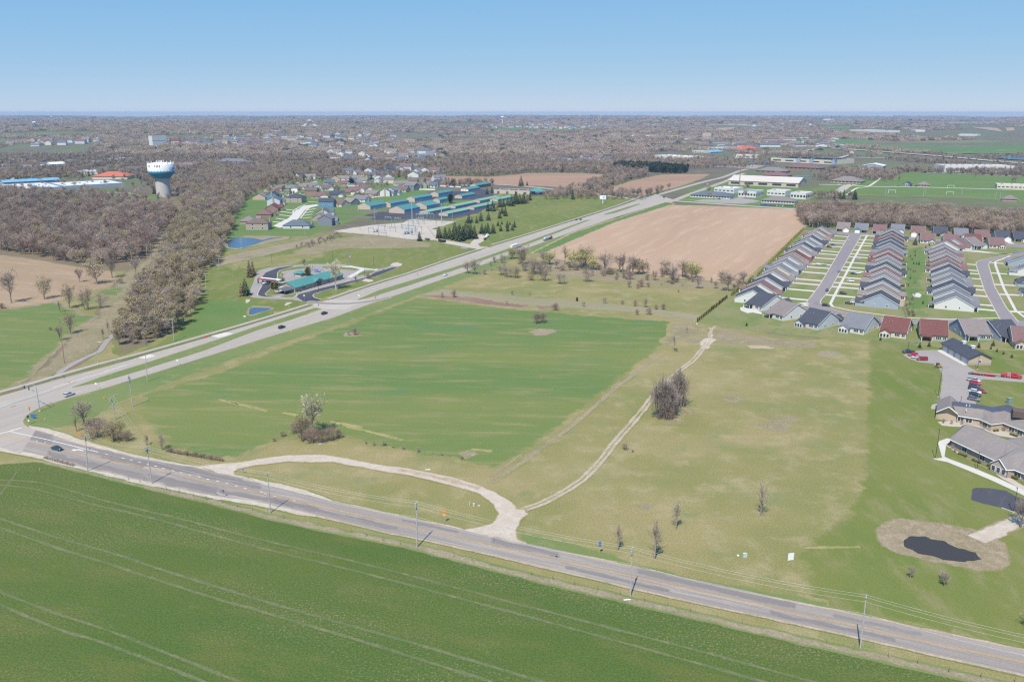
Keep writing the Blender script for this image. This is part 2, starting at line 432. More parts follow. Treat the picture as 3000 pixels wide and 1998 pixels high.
sheet('roadside_grass', [(1812,640),(1953,592),(1975,598),(1955,603),(1800,652),(1690,699),(1590,742),(1560,742),(1680,682)], 'brightlawn', .04, 'tillage', 2.0, amp=.6)
sheet('stubble_field', [(-300,735),(0,749),(90,760),(179,776),(260,788),(321,796),(335,815),(330,835),(250,858),(179,880),(80,895),(0,906),(-300,930)], 'tillage_tan', .03, 'brush', 2.0, amp=2)
sheet('pasture', [(-400,930),(0,911),(90,898),(153,888),(200,905),(230,921),(265,929),(250,945),(219,962),(190,985),(170,1010),(122,1057),(61,1113),(0,1144),(-400,1270)], 'crop', .032, 'brush', 3.0, amp=2)
sheet('pasture', [(300,850),(345,842),(362,853),(340,865),(300,866)], 'crop', .033, 'brush', 2.0, amp=2)
sheet('brush_strip', [(-60,1150),(0,1148),(70,1118),(150,1060),(225,965),(290,930),(320,860),(370,800),(434,760),(470,690),(500,690),(470,760),(430,830),(380,880),(350,960),(300,1010),(240,1060),(160,1100),(100,1135)], 'brush', .031, 'leaf_floor', 2.5, amp=2)
sheet('leaf_floor', [(-900,720),(-300,690),(0,570),(150,590),(420,580),(560,540),(640,470),(780,470),(760,560),(720,640),(660,700),(640,780),(560,860),(520,960),(430,1010),(350,1040),(345,970),(385,885),(440,810),(420,790),(330,795),(260,788),(179,776),(90,760),(0,749),(-300,735)], 'leaf_floor', .026, 'lawn', 3, amp=3)
sheet('bank_lawn', [(350,1062),(600,975),(918,884),(1200,797),(1420,730),(1437,722),(1506,700),(1660,650),(1800,603),(1871,583),(1800,577),(1672,567),(1560,562),(1480,560),(1420,619),(1330,650),(1250,700),(1060,690),(960,690),(860,730),(760,750),(680,760),(600,790),(590,860),(540,960),(480,1000),(420,1030)], 'lawn', .028, 'meadow', 4, amp=3)
sheet('bright_verge', [(430,1034),(600,975),(790,922),(790,905),(730,882),(610,880),(590,900),(560,945),(500,1000)], 'brightlawn', .033, 'lawn', 3, amp=2)
sheet('dry_grass', [(980,700),(1100,685),(1200,703),(1270,712),(1250,725),(1120,728),(1000,728),(930,745),(840,752),(900,720)], 'brush', .032, 'lawn', 5, amp=4)
sheet('dry_grass', [(660,775),(760,755),(860,745),(960,748),(860,775),(760,785),(690,790)], 'meadow', .0325, 'lawn', 6, amp=4)
sheet('dry_bank', [(600,770),(680,745),(800,720),(900,700),(960,690),(950,705),(860,728),(740,758),(640,780)], 'dry', .034, 'lawn', 2.5, amp=2)
sheet('pond_bank', [(655,722),(665,695),(700,688),(780,688),(850,690),(845,700),(760,718),(690,732)], 'dry', .036, 'brightlawn', 2.5, amp=1)
sheet('pond', [(668,722),(676,700),(705,696),(740,698),(770,703),(790,698),(828,695),(826,697),(786,703),(748,716),(710,726),(684,727)], None, .05, mat=W_BLUE, step=3, curve=True)
sheet('pond_bank', [(724,925),(726,905),(742,895),(790,898),(805,904),(770,915),(742,926)], 'dry', .045, 'lawn', 1.0, amp=.5)
sheet('pond', [(728,922),(732,904),(745,901),(799,903),(785,909),(762,915),(740,922)], None, .06, mat=W_BLUE, step=3)
# meadow north of the crop
sheet('bare_strip', [(1210,872),(1240,860),(1300,848),(1400,858),(1560,872),(1700,882),(1860,896),(2010,918),(2100,930),(2030,945),(1960,930),(1880,915),(1700,905),(1560,895),(1400,872),(1290,865)], 'greybare', .033, 'meadow', 3.5, amp=2.5)
sheet('maroon_weeds', [(1225,865),(1300,866),(1400,875),(1480,888),(1552,896),(1530,902),(1440,893),(1330,880),(1240,870)], 'maroon', .036, 'greybare', 1.8, amp=1.5)
sheet('maroon_weeds', [(1570,896),(1630,898),(1640,904),(1580,904)], 'maroon', .036, 'greybare', 1.5, amp=1)
sheet('weedy_strip', [(1550,765),(1640,764),(1800,788),(1928,816),(2055,824),(2190,838),(2170,850),(2050,845),(1900,838),(1750,820),(1600,800),(1520,790)], 'brush', .033, 'meadow', 4, amp=3)
sheet('dry_grass', [(1992,975),(2035,962),(2120,968),(2230,985),(2350,1000),(2390,1012),(2260,1020),(2140,1012),(2060,1005),(2000,1002)], 'brush', .032, 'meadow', 5, amp=4)
sheet('dry_grass', [(1975,948),(2030,955),(2060,975),(2000,990),(1965,1005),(1950,1012),(1965,985)], 'brush', .034, 'meadow', 4, amp=3)
sheet('bare_patch', [(2190,1014),(2250,1014),(2270,1020),(2200,1022)], 'gravel_brown', .036, 'meadow', 1.5, amp=1.5)
sheet('bare_patch', [(2413,1032),(2445,1030),(2455,1040),(2430,1046),(2412,1042)], 'dry', .036, 'meadow', 4.5, amp=2)
for q in ([(2120,1168),(2150,1166),(2180,1172),(2150,1178),(2120,1174)], [(2230,1245),(2290,1240),(2320,1252),(2260,1262)], [(2250,1222),(2300,1218),(2330,1226),(2280,1232)],[(1990,1200),(2020,1196),(2035,1206),(2000,1212)],[(1950,1226),(1985,1224),(1990,1232),(1955,1234)],[(1878,1480),(1890,1475),(1905,1482),(1890,1488)]):
    sheet('bare_patch', q, 'brush', .036, 'meadow', 4.5, amp=2.5)
sheet('bare_patch', [(1548,972),(1580,963),(1620,965),(1631,972),(1600,982),(1568,984)], 'dry', .05, 'crop', .8, amp=.6)
sheet('bare_patch', [(1003,982),(1015,974),(1045,974),(1060,982),(1040,986),(1012,986)], 'dry', .05, 'crop', .8, amp=.6)
sheet('bare_patch', [(1350,1326),(1380,1320),(1394,1330),(1370,1340)], 'dry', .05, 'meadow', 1.5, amp=.8)
for a, bq in (((675,1178),(782,1204)), ((640,1170),(700,1185)), ((985,1240),(1180,1290)), ((1384,1317),(1440,1321)), ((970,1235),(1060,1252)), ((830,1209),(870,1217))):
    ribbon('straw_row', [a, bq], 1.3, 'strawrow', .052, outer='crop', rim=1.0, amp=.6)
ribbon('mower_edge', [(2358,1604),(2450,1603),(2520,1602)], .9, 'strawrow', .05, outer='lawn', rim=.6, amp=.3)
# old wheel rut down the edge of the crop
ribbon('dirt_rut', [(1943,1037),(1900,1063),(1856,1098),(1800,1139),(1710,1218),(1634,1279),(1590,1310),(1557,1333),(1500,1375),(1440,1412)], 1.1, 'dry', .055, outer='meadow', rim=.9, amp=.6)
ribbon('dirt_rut', [(1530,1330),(1500,1350),(1440,1395)], .5, 'dry', .055, outer='meadow', rim=.45, amp=.5)
# sprayer tramlines in the wheat
TL = {'A': [(0,1406),(128,1416),(319,1470),(510,1515),(750,1577),(1069,1652),(1500,1764),(1819,1847),(2120,1925),(2500,2030)],
 'B': [(-60,1418),(0,1421),(96,1432),(255,1473),(446,1518),(750,1601),(1069,1679),(1500,1793),(1819,1880),(2250,2000)],
 'C': [(-60,1500),(0,1519),(160,1572),(319,1617),(510,1680),(750,1753),(903,1798),(1200,1880),(1600,2000)],
 'D': [(-60,1522),(0,1545),(160,1602),(319,1652),(606,1745),(750,1786),(1100,1890),(1450,2000)],
 'E': [(-60,1712),(0,1734),(160,1795),(318,1847),(637,1971),(760,2020)], 'G': [(-60,1745),(0,1771),(160,1838),(318,1888),(599,1998),(700,2040)],
 'H': [(0,1450),(30,1410),(50,1380)]}
for k, pts in TL.items():
    ribbon('tramline', pts, .50 if k != 'H' else .4, 'tramline', .055, outer='wheat', rim=.45, amp=.15)
# rough grass between the wheat and the road, with a dead-grass line along the fence
ribbon('fence_row', [(140,1352),(287,1388),(446,1428),(638,1474),(800,1515),(973,1553),(1222,1604),(1500,1676),(1819,1752),(2138,1826),(2505,1911),(2760,1966),(3050,2032)], 1.2, 'dry', .05, outer='verge', rim=1.3, amp=.7)

# ---------------------------------------------------------------- county road
UP = [(-500,1130),(-250,1182),(0,1238),(86,1257),(137,1271),(255,1307),(383,1339),(574,1371),(750,1413),(973,1469),(1228,1525),(1356,1552),(1500,1587),(1551,1598),(1755,1640),(1978,1690),(2250,1750),(2505,1801),(2760,1855),(3000,1906),(3500,2010)]
LO = [(-500,1215),(-250,1254),(0,1309),(128,1335),(255,1368),(446,1413),(638,1454),(750,1469),(929,1509),(1133,1558),(1292,1590),(1500,1638),(1691,1683),(1883,1728),(2074,1771),(2250,1808),(2537,1871),(2823,1936),(3000,1977),(3500,2090)]
YL = [(-500,1170),(-250,1222),(0,1274),(150,1310.5),(255,1334),(446,1375),(638,1417),(750,1442),(973,1491),(1196,1542),(1500,1612),(1819,1681),(2250,1777),(2505,1833),(2760,1890),(3000,1941),(3500,2050)]
sheet('county_road', UP + LO[::-1], 'asphalt_old', .085, step=2.5, curve=False, amp=.15, sc=.4)
def band(a, b, t0, t1, j=.15):
    """patch of road between fractions t0..t1 of the way across, over the pixel span a..b"""
    def at(E, x):
        for p, q in zip(E, E[1:]):
            if p[0] <= x <= q[0]: return p[1] + (q[1] - p[1]) * (x - p[0]) / (q[0] - p[0])
    xs = [a + (b - a) * i / 24 for i in range(25)]
    f = lambda t: [(x, at(UP, x) * (1 - t) + at(LO, x) * t) for x in xs]
    return f(t0) + f(t1)[::-1]
for a, b, t0, t1 in ((60,150,.03,.42),(255,760,.04,.30),(140,430,.74,.98),(430,640,.66,.97),(1440,1640,.05,.33),(1865,2330,.04,.26),(780,1160,.62,.80),(640,860,.70,.86),(1180,1340,.12,.22),(300,420,.30,.40),(1660,1960,.70,.80),(2260,2620,.70,.82),(2450,2700,.2,.3)):
    sheet('asphalt_patch', band(a, b, t0, t1), 'asphalt_patch', .089, 'asphalt_old', .9, step=1.5, amp=.7, sc=.2)
sheet('gravel_shoulder', [(86,1247),(140,1255),(255,1292),(383,1330),(500,1352),(574,1366),(640,1378),(750,1404),(830,1420),(900,1438),(980,1466),(973,1470),(750,1414),(574,1372),(383,1340),(255,1308),(137,1272),(86,1258)], 'gravel', .08, 'verge', .5, step=2, amp=.5)
sheet('gravel_shoulder', [(-100,1292),(0,1308),(128,1334),(255,1367),(446,1412),(638,1453),(750,1468),(929,1508),(926,1514),(850,1502),(750,1480),(638,1463),(446,1424),(255,1380),(120,1346),(0,1322),(-100,1304)], 'gravel', .08, 'verge', .6, step=2, amp=.7)
for nm, E, s in (('gravel_shoulder', UP[9:], -1), ('gravel_shoulder', LO[8:], 1)):
    C = resample([g(x, y + s * 1.5) for x, y in E], 3, False, False)
    ribbon_w(nm, C, .8, 'gravel_brown', .083, outer='verge', rim=.45, amp=.3)
YEL, WHT = pm('yellow_paint', (.52, .30, .07), .8, vary=.25, scale=.6), pm('white_paint', (.70, .69, .66), .8, vary=.15, scale=.6)
WORN = pm('worn_yellow_paint', (.42, .29, .12), .8, vary=.3, scale=.5)
for dy, m in ((-.17, YEL), (.17, YEL)):
    C = resample([g(*p) for p in YL], 2.5, False, False)
    Q = [Vector((p.x + .4 * dy, p.y + .92 * dy)) for p in C]
    ribbon_w('centre_line', Q, .16, None, .096, mat=m, amp=.04, sc=.5)
ribbon('turn_lane_line', [(30,1264),(64,1272),(150,1291),(287,1325)], .28, None, .096, mat=WHT)
ds = [(980,255),(1130,290),(1205,307),(1280,325),(1360,345),(1430,363),(1500,383),(1590,405),(1665,423),(1745,443),(1830,462),(1910,484),(2000,503),(2085,523),(2170,545),(2255,567)]
for x, y in ds + [(2352+50,600)]:
    x, y = x / 3.136, 1250 + y / 3.136
    ribbon('turn_lane_dash', [(x - 4, y - 1), (x + 4, y + 1)], .25, None, .096, mat=WHT)
for x, y in ((777,1446),(805,1454),(835,1460),(863,1467)):
    ribbon('turn_lane_dash', [(x - 4, y - 1), (x + 4, y + 1)], .22, None, .096, mat=WHT)
ribbon('stop_line', [(-10,1274),(64,1253)], .5, None, .1, mat=WHT)
def arrow(px, py, flip=1):
    c = g(px, py); d = Vector((-.918, .395)); n = Vector((d.y, -d.x)) * flip
    P = [(-2.2,-.2),(0.2,-.2),(0.9,.5),(0.3,.8),(1.9,1.3),(2.2,-.1),(1.5,.15),(0.7,-.75),(-2.2,-.6)]
    mb = MB(); mb.poly([(c.x + d.x * a + n.x * b, c.y + d.y * a + n.y * b, .097) for a, b in P])
    o = mb.build('turn_arrow', WHT); o['kind'] = 'structure'
arrow(229, 1319, -1)
mb = MB()
for i in range(5):                                  # ONLY-lane legend seen as a pale block of letters
    c = g(112 + i * 4.0, 1293 + i * .7); mb.box((c.x, c.y, .1), (.35, 2.0, .006), R(66))
o = mb.build('lane_legend', WHT); o['kind'] = 'structure'

# ---------------------------------------------------------------- highway
NWu = [(-500,1278),(-200,1212),(0,1162),(153,1116),(306,1077),(408,1047),(600,992),(753,946),(916,897),(965,880),(1100,835),(1200,804),(1320,763),(1437,725),(1560,686),(1680,648),(1800,610),(1871,586),(1920,570)]
SEl = [(1975,586),(1958,591),(1800,638),(1685,677),(1549,726),(1488,748),(1363,796),(1200,852),(1080,892),(983,929),(855,967),(753,998),(600,1047),(434,1098),(306,1137.5),(217,1162),(127,1190),(97,1205),(78,1218),(68,1233),(70,1242),(78,1249),(105,1260)]
sheet('highway', NWu + SEl + [(60,1330),(0,1310),(-250,1256),(-500,1215)], 'carriage', .09, step=3, curve=False)
NWl, SEu = [], []
def median(u, l, name='median_grass', cov='verge', z=.20, slab=.12, tip=False):
    sheet(name, u + l[::-1], cov, z, step=3, slab=slab)
median([(212,1135),(306,1102),(434,1062),(600,1008.5),(753,956.5),(860,922),(925,902.5)], [(212,1136),(306,1117),(434,1079),(600,1026.5),(753,968),(855,936),(942,906)])
median([(1049,878),(1110,851),(1200,824),(1353,776.5),(1493,727.5),(1562,703),(1659,667.5),(1715,646.5)], [(1049,880),(1110,864),(1200,836),(1348,786),(1493,735.5),(1583,702),(1685,661.5),(1732,644)])
median([(1771,628),(1800,619),(1835,608),(1874,597)], [(1771,630),(1800,625),(1835,613.5),(1874,599)])
sheet('traffic_island', [(-60,1196),(0,1179),(60,1166),(120,1150),(176,1131),(215,1120),(220,1121),(180,1137),(120,1157),(60,1176),(0,1198),(-60,1214)], 'walk', .2, step=2, slab=.12)
for pts in ([(178,1131),(199,1125),(220,1119)], [(895,924),(915,914),(942,906)], [(1049,880),(1070,875),(1110,865)], [(32,1193),(46,1189)]):
    ribbon('yellow_kerb', pts, .5, None, .215, mat=YEL)
# patches of newer, paler slabs and the driveway apron
sheet('pale_slab', [(404,1048),(440,1038),(455,1043),(425,1052)], 'white_walk', .096)
sheet('pale_slab', [(618,984.5),(661,974),(684,977),(662,985),(640,990)], 'white_walk', .096)
sheet('driveway_apron', [(918,891),(968,878),(1043,880),(1080,876),(1010,908),(940,905),(920,898)], 'concrete', .097, 'carriage', .5, amp=.4)
ribbon('tyre_mark', [(905,884),(950,889),(1010,890),(1080,884),(1140,872)], 2.2, 'asphalt_patch', .099, outer='carriage', rim=1.6, amp=.4)
def lane(us, ls, f, nm, mat, dash=None, wd=.14):
    A = resample([g(*p) for p in us], 4, False); B = resample([g(*p) for p in ls], 4, False)
    n = 140
    def at(Pl, t):
        L = [0]
        for p, q in zip(Pl, Pl[1:]): L.append(L[-1] + (q - p).length)
        s = t * L[-1]
        for i in range(len(L) - 1):
            if L[i + 1] >= s: return Pl[i].lerp(Pl[i + 1], (s - L[i]) / max(1e-6, L[i + 1] - L[i]))
        return Pl[-1]
    C = [at(A, i / n).lerp(at(B, i / n), f) for i in range(n + 1)]
    tot = sum((q - p).length for p, q in zip(C, C[1:]))
    if not dash: ribbon_w(nm, C, wd, None, .099, mat=mat); return
    s = 0; mb = MB()
    while s < tot - dash[0]:
        a, b = at(C, s / tot), at(C, (s + dash[0]) / tot); d = (b - a).normalized() * 1; q = Vector((d.y, -d.x)) * wd / 2
        mb.poly([(a.x - q.x, a.y - q.y, .099), (a.x + q.x, a.y + q.y, .099), (b.x + q.x, b.y + q.y, .099), (b.x - q.x, b.y - q.y, .099)])
        s += dash[1]
    o = mb.build(nm, mat); o['kind'] = 'structure'
PW = WHT
nwu, nwl = [(240,1095),(600,993),(916,899)], [(240,1122),(600,1008),(916,906)]
seu, sel = [(217,1140),(600,1028),(942,907)], [(217,1162),(600,1047),(970,932)]
lane(nwu, nwl, .5, 'lane_line', PW, (3.2, 12)); lane(seu, sel, .5, 'lane_line', PW, (3.2, 12))
lane([(1060,849),(1320,763),(1680,648)], [(1060,866),(1353,777),(1700,654)], .5, 'lane_line', PW, (3.2, 12))
lane([(1080,872),(1350,786),(1690,662)], [(1080,892),(1363,796),(1690,675)], .5, 'lane_line', PW, (3.2, 12))
lane([(153,1131),(306,1086),(370,1066)], [(153,1140),(306,1096),(372,1072)], .5, 'turn_lane_line', PW, None, .3)
for us in (nwu, [(1060,848),(1320,764),(1680,649)]): lane(us, [(x, y + 1) for x, y in us], 1.0, 'edge_line', WHT, None, .12)
for us in (seu, [(1080,872),(1350,786),(1690,663)], [(240,1121),(600,1007),(916,905)]): lane(us, [(x, y + 1) for x, y in us], .6, 'edge_line', WORN, None, .14)
# footway beside the highway, with the dirt strip between, and the field path
FW = [(-300,1214),(0,1148),(153,1105),(220,1086),(306,1062),(408,1036),(600,982),(753,938),(905,891)]
ribbon('footway', FW, 2.7, 'walk', .11)
ribbon('kerb_grass', [(x, y + 6.5 * ppm(y) / 6) for x, y in FW], 1.3, 'ditch', .1, outer='verge', rim=.4)
FW2 = [(960,876),(1100,829),(1200,798.5),(1320,757),(1425,723)]
ribbon('footway', FW2, 2.2, 'walk', .11); ribbon('kerb_grass', [(x, y + 3.4) for x, y in FW2], 1.0, 'ditch', .1, outer='verge', rim=.4)
FW3 = [(1440,717),(1560,681),(1680,643),(1800,605),(1866,580),(1874,571)]
ribbon('footway', FW3, 2.2, 'walk', .11); ribbon('kerb_grass', [(x, y + 2.6) for x, y in FW3], 1.0, 'ditch', .1, outer='verge', rim=.4)
ribbon('field_path', [(168,1104),(178,1090),(205,1072),(250,1048),(290,1030),(302,1015),(318,995),(342,972)], 3.0, 'asphalt_lot', .105)

# ---------------------------------------------------------------- gravel loop and the two-track
LPu = [(590,1366),(640,1360),(690,1356),(750,1346),(846,1333),(948,1332),(1037,1348),(1165,1369),(1292,1392),(1388,1418),(1451,1443),(1500,1470),(1513,1490),(1535,1492),(1548,1506),(1525,1524),(1513,1548),(1517,1578),(1551,1598),(1500,1588),(1388,1560),(1360,1552)]
LPl = [(1388,1549),(1442,1533),(1461,1504),(1445,1475),(1404,1447),(1324,1421),(1196,1392),(1069,1370),(973,1354),(846,1352),(750,1362),(700,1372),(684,1382),(690,1391),(740,1407),(700,1402),(640,1388)]
sheet('gravel_drive', LPu + LPl, 'gravel', .086, 'meadow', .6, step=2.2, curve=False, amp=.5)
ribbon('worn_dirt', [(1165,1376),(1240,1390),(1330,1410),(1400,1432)], 1.6, 'gravel_brown', .09, outer='gravel', rim=1.2, amp=.6)
TT = [(1530,1494),(1596,1470),(1659,1436),(1707,1404),(1730,1381),(1761,1348),(1800,1297),(1833,1260),(1889,1194),(1922,1150),(1989,1087),(2030,1056),(2058,1022),(2073,1003)]
C = resample([g(*p) for p in TT], 2.5, False, True)
for s in (-1, 1):
    Q = []
    for i, p in enumerate(C):
        d = (C[min(i + 1, len(C) - 1)] - C[max(i - 1, 0)]).normalized(); Q.append(p + Vector((d.y, -d.x)) * s * .85)
    ribbon_w('track_rut', Q, .85, 'rut', .075, outer='meadow', rim=.5, amp=.3)
sheet('worn_gravel', [(2050,1008),(2062,992),(2075,990),(2083,980),(2087,992),(2098,995),(2085,1004),(2075,1020),(2055,1026)], 'gravel', .074, 'meadow', 1.0, amp=1.0)
for pts in ([(2075,992),(2078,978),(2088,962),(2096,955)], [(2083,985),(2085,968),(2075,960)]): ribbon('track_rut', pts, .6, 'rut', .073, outer='meadow', rim=.5, amp=.3)

# ---------------------------------------------------------------- detention pond
sheet('reed_bank', [(2567,1548),(2585,1530),(2640,1518),(2700,1522),(2780,1535),(2850,1550),(2890,1565),(2940,1590),(2958,1625),(2950,1655),(2915,1670),(2860,1672),(2790,1660),(2720,1640),(2640,1622),(2590,1598),(2570,1572)], 'reed', .045, 'lawn', 1.2, step=3, curve=True, amp=.7)
sheet('pond', [(2645,1582),(2660,1574),(2700,1573),(2745,1582),(2780,1592),(2810,1606),(2850,1618),(2866,1630),(2862,1640),(2845,1645),(2790,1640),(2740,1630),(2690,1618),(2655,1603)], None, .06, mat=W_DARK, step=1, curve=True, amp=1.5, sc=.42)
ribbon('rock_swale', [(2860,1580),(2900,1563),(2950,1540),(3010,1518),(3080,1490)], [5.0] * 8 + [3.4] * 80, 'gravel', .055, outer='reed', rim=.6, amp=.7)
# ---------------------------------------------------------------- trees: tapered trunk, limbs, and crowns of many fine twigs / needle sprays
def vmat(name, col, col2, var=.25):
    if name in MATS: return MATS[name]
    m, nt, b = newmat(name)
    oi = nd(nt, 'ShaderNodeObjectInfo'); tc = nd(nt, 'ShaderNodeTexCoord')
    n = noise(nt, tc.outputs['Object'], .55, 4, .6)
    c = mixc(nt, mrange(nt, n, .35, .65), col, col2)
    br = mrange(nt, oi.outputs['Random'], 0, 1, 1 - var, 1 + var)
    s = nd(nt, 'ShaderNodeVectorMath'); s.operation = 'SCALE'; nt.links.new(c, s.inputs[0]); nt.links.new(br, s.inputs['Scale'])
    nt.links.new(s.outputs[0], b.inputs['Base Color']); b.inputs['Roughness'].default_value = .9; b.inputs['Specular IOR Level'].default_value = .1
    MATS[name] = m; return m
BARK = vmat('bark', (0.255, 0.210, 0.173), (0.191, 0.160, 0.134))
PALEBARK = vmat('pale_bark', (0.442, 0.403, 0.338), (0.338, 0.299, 0.247))
TW = vmat('bare_twigs', (0.405, 0.315, 0.240), (0.330, 0.255, 0.195))
TWG = vmat('grey_twigs', (0.383, 0.314, 0.253), (0.309, 0.250, 0.201))
TWP = vmat('pale_twigs', (0.446, 0.394, 0.276), (0.361, 0.330, 0.212))
TWR = vmat('brown_twigs', (0.342, 0.237, 0.185), (0.273, 0.187, 0.148))
BUD = vmat('budding_twigs', (0.375, 0.305, 0.180), (0.315, 0.255, 0.155))
GRB = vmat('green_buds', (0.345, 0.300, 0.155), (0.285, 0.250, 0.140))
WIL = vmat('willow_twigs', (0.540, 0.371, 0.101), (0.432, 0.311, 0.095))
NEE = vmat('needles', (0.069, 0.101, 0.053), (0.044, 0.069, 0.039), .2)
NEB = vmat('blue_needles', (0.090, 0.126, 0.102), (0.060, 0.094, 0.074), .2)
ARB = vmat('arborvitae_foliage', (0.256, 0.250, 0.078), (0.175, 0.188, 0.054), .2)
LAR = vmat('larch_twigs', (0.324, 0.223, 0.149), (0.257, 0.189, 0.121))

def bare(seed, h=10.0, rw=.36, base=.22, limbs=8, sec=5, nt=900, tw=.09, tl=(.06, .13), stems=1, up=.5, buds=0, lean=0.0, cone=False, bs=1.0):
    r = random.Random(seed); T, C = MB(), MB()
    cz, rz, rx = h * (base + 1) / 2, h * (1 - base) / 2, rw * h
    def shell(lo=.55, hi=1.0):
        while True:
            v = Vector((r.uniform(-1, 1), r.uniform(-1, 1), r.uniform(-1, 1)))
            if lo < v.length < hi:
                k = 1 + .22 * math.sin(3 * math.atan2(v.y, v.x) + seed) + .12 * math.sin(5 * v.z + seed)
                if cone: k *= 1.28 - .88 * (v.z + 1) / 2
                return Vector((v.x * rx * k, v.y * rx * k, cz + v.z * rz))
    secs = []
    for s in range(stems):
        a0 = r.uniform(0, 6.28); off = Vector((math.cos(a0), math.sin(a0), 0)) * (0 if stems == 1 else rx * r.uniform(.05, .3))
        tip = Vector((off.x * 2.2 + lean * h, off.y * 2.2, h * r.uniform(.8, .93))); mid = off + (tip - off) * .45 + Vector((r.uniform(-1, 1), r.uniform(-1, 1), 0)) * h * .02
        r0 = h * (.020 if stems == 1 else .010)
        T.tube([off, off.lerp(mid, .5), mid, tip], [r0 * 1.15, r0 * .85, r0 * .6, r0 * .12], 5, cap=False)
        nl = max(3, limbs // stems)
        for i in range(nl):
            z = r.uniform(base * .9, .7); p0 = off.lerp(mid, z / .45) if z < .45 else mid.lerp(tip, (z - .45) / .55)
            e = shell(.6, .9); e = Vector((e.x, e.y, max(e.z, p0.z + .05 * h)))
            m = p0.lerp(e, .5) + Vector((0, 0, .03 * h))
            T.tube([p0, m, e], [r0 * .45, r0 * .28, r0 * .08], 4, cap=False)
            for j in range(sec):
                t = r.uniform(.25, 1); q = p0.lerp(m, t * 2) if t < .5 else m.lerp(e, t * 2 - 1)
                e2 = shell(.45, 1.0); e2 = q.lerp(e2, r.uniform(.45, .95)); m2 = q.lerp(e2, .5) + Vector((0, 0, .015 * h))
                T.tube([q, m2, e2], [r0 * .16, r0 * .10, r0 * .04], 3, cap=False); secs.append((q, m2, e2))
        secs.append((mid, mid.lerp(tip, .5), tip))
    for i in range(nt):
        q, m, e = secs[i % len(secs)]; t = r.random() ** .7
        p = q.lerp(m, t * 2) if t < .5 else m.lerp(e, t * 2 - 1)
        d = Vector((p.x, p.y, (p.z - cz) * .8)); d = d.normalized() * .8 if d.length > .01 else Vector((0, 0, 1))
        d = (d + Vector((0, 0, up)) + Vector((r.gauss(0, .6), r.gauss(0, .6), r.gauss(0, .5)))).normalized()
        L = h * r.uniform(*tl); s = d.cross(Vector((r.random(), r.random(), r.random()))).normalized() * tw * r.uniform(.6, 1.2)
        k = p + d * L * .5 + Vector((r.uniform(-1, 1), r.uniform(-1, 1), r.uniform(-1, 1))) * L * .12
        C.add([p - s * .5, p + s * .5, k + s * .3, p + d * L, k - s * .3], [(0, 1, 2, 3, 4)])
        if buds and i % buds == 0:
            c = p + d * L * r.uniform(.5, 1); u = Vector((r.gauss(0, 1), r.gauss(0, 1), r.gauss(0, 1))).normalized() * .016 * h; v = u.cross(d).normalized() * .012 * h
            C.add([c - u, c + v, c + u, c - v], [(0, 1, 2, 3)])
    return T, C
def conifer(seed, h=8.0, rw=.28, layers=15, per=11, droop=.25, col=False):
    r = random.Random(seed); T, C = MB(), MB()
    T.tube([(0, 0, 0), (0, 0, h * .5), (0, 0, h * .95)], [h * .018, h * .012, h * .003], 5, cap=False)
    for i in range(layers):
        f = (i + .5) / layers; z = h * (.05 + .93 * f)
        R0 = rw * h * ((1 - f) ** .85 if not col else math.sin(math.pi * min(.97, .12 + .86 * f)) ** .6) * r.uniform(.88, 1.1)
        n = max(4, int(per * (1.15 - f) + 1)) if not col else per
        for k in range(n):
            a = 2 * math.pi * (k + r.random() * .9) / n + i; rr = R0 * r.uniform(.75, 1.12)
            d = Vector((math.cos(a), math.sin(a), 0)); s = Vector((-d.y, d.x, 0))
            p = Vector((0, 0, z)) + d * rr * .12; e = Vector((0, 0, z - droop * rr + (.35 * rr if col else 0))) + d * rr
            w_ = max(.25 * rr, .035 * h) * r.uniform(.8, 1.25); m = p.lerp(e, .55) + Vector((0, 0, .06 * h * r.uniform(.2, .8)))
            C.add([p, m + s * w_, e, m - s * w_], [(0, 1, 2), (0, 2, 3)])
            for q in range(3):
                t = r.uniform(.35, 1); c = p.lerp(e, t); dd = (d * .5 + s * r.choice((-1, 1)) * r.uniform(.3, .9) + Vector((0, 0, r.uniform(-.5, .4)))) * .075 * h
                vv = Vector((r.gauss(0, 1), r.gauss(0, 1), r.gauss(0, 1))).normalized() * .022 * h
                C.add([c - vv, c + dd, c + vv], [(0, 1, 2)])
    return T, C
KIND = {}
def kind(k, TC, bark, leaf):
    T, C = TC; W = MB(); W.add(T.v, T.f, 0); W.add(C.v, C.f, 1)
    KIND[k] = (T.mesh('trunk', bark), C.mesh('crown', leaf), W.mesh('tree', [bark, leaf]))
B1 = dict(h=10)
kind('bare0', bare(1, nt=2300, tw=.045), BARK, TW); kind('bare1', bare(2, rw=.40, nt=2300, tw=.045), BARK, TWG)
kind('bare2', bare(3, rw=.33, base=.24, nt=2000, tw=.045), BARK, TWR); kind('bare3', bare(4, rw=.43, base=.18, limbs=10, nt=2500, tw=.045), BARK, TW)
kind('bud0', bare(5, rw=.40, nt=2300, tw=.045, buds=2), BARK, BUD); kind('bud1', bare(6, rw=.36, nt=2300, tw=.045, buds=2), BARK, GRB)
kind('fine0', bare(11, rw=.36, base=.16, limbs=12, sec=8, nt=1500, tw=.036, up=.7), BARK, TW)
kind('fine1', bare(12, rw=.40, base=.30, limbs=9, sec=8, nt=2400, tw=.045, up=.7), PALEBARK, TWP)
kind('fine2', bare(13, rw=.31, base=.10, limbs=12, sec=6, nt=1100, tw=.036, up=.8), BARK, TWG)
kind('finebud', bare(14, rw=.42, base=.14, limbs=11, sec=8, nt=1500, tw=.036, buds=3), BARK, BUD)
kind('thin', bare(15, rw=.21, base=.12, limbs=11, sec=4, nt=420, tw=.026, up=.9), BARK, TWG)
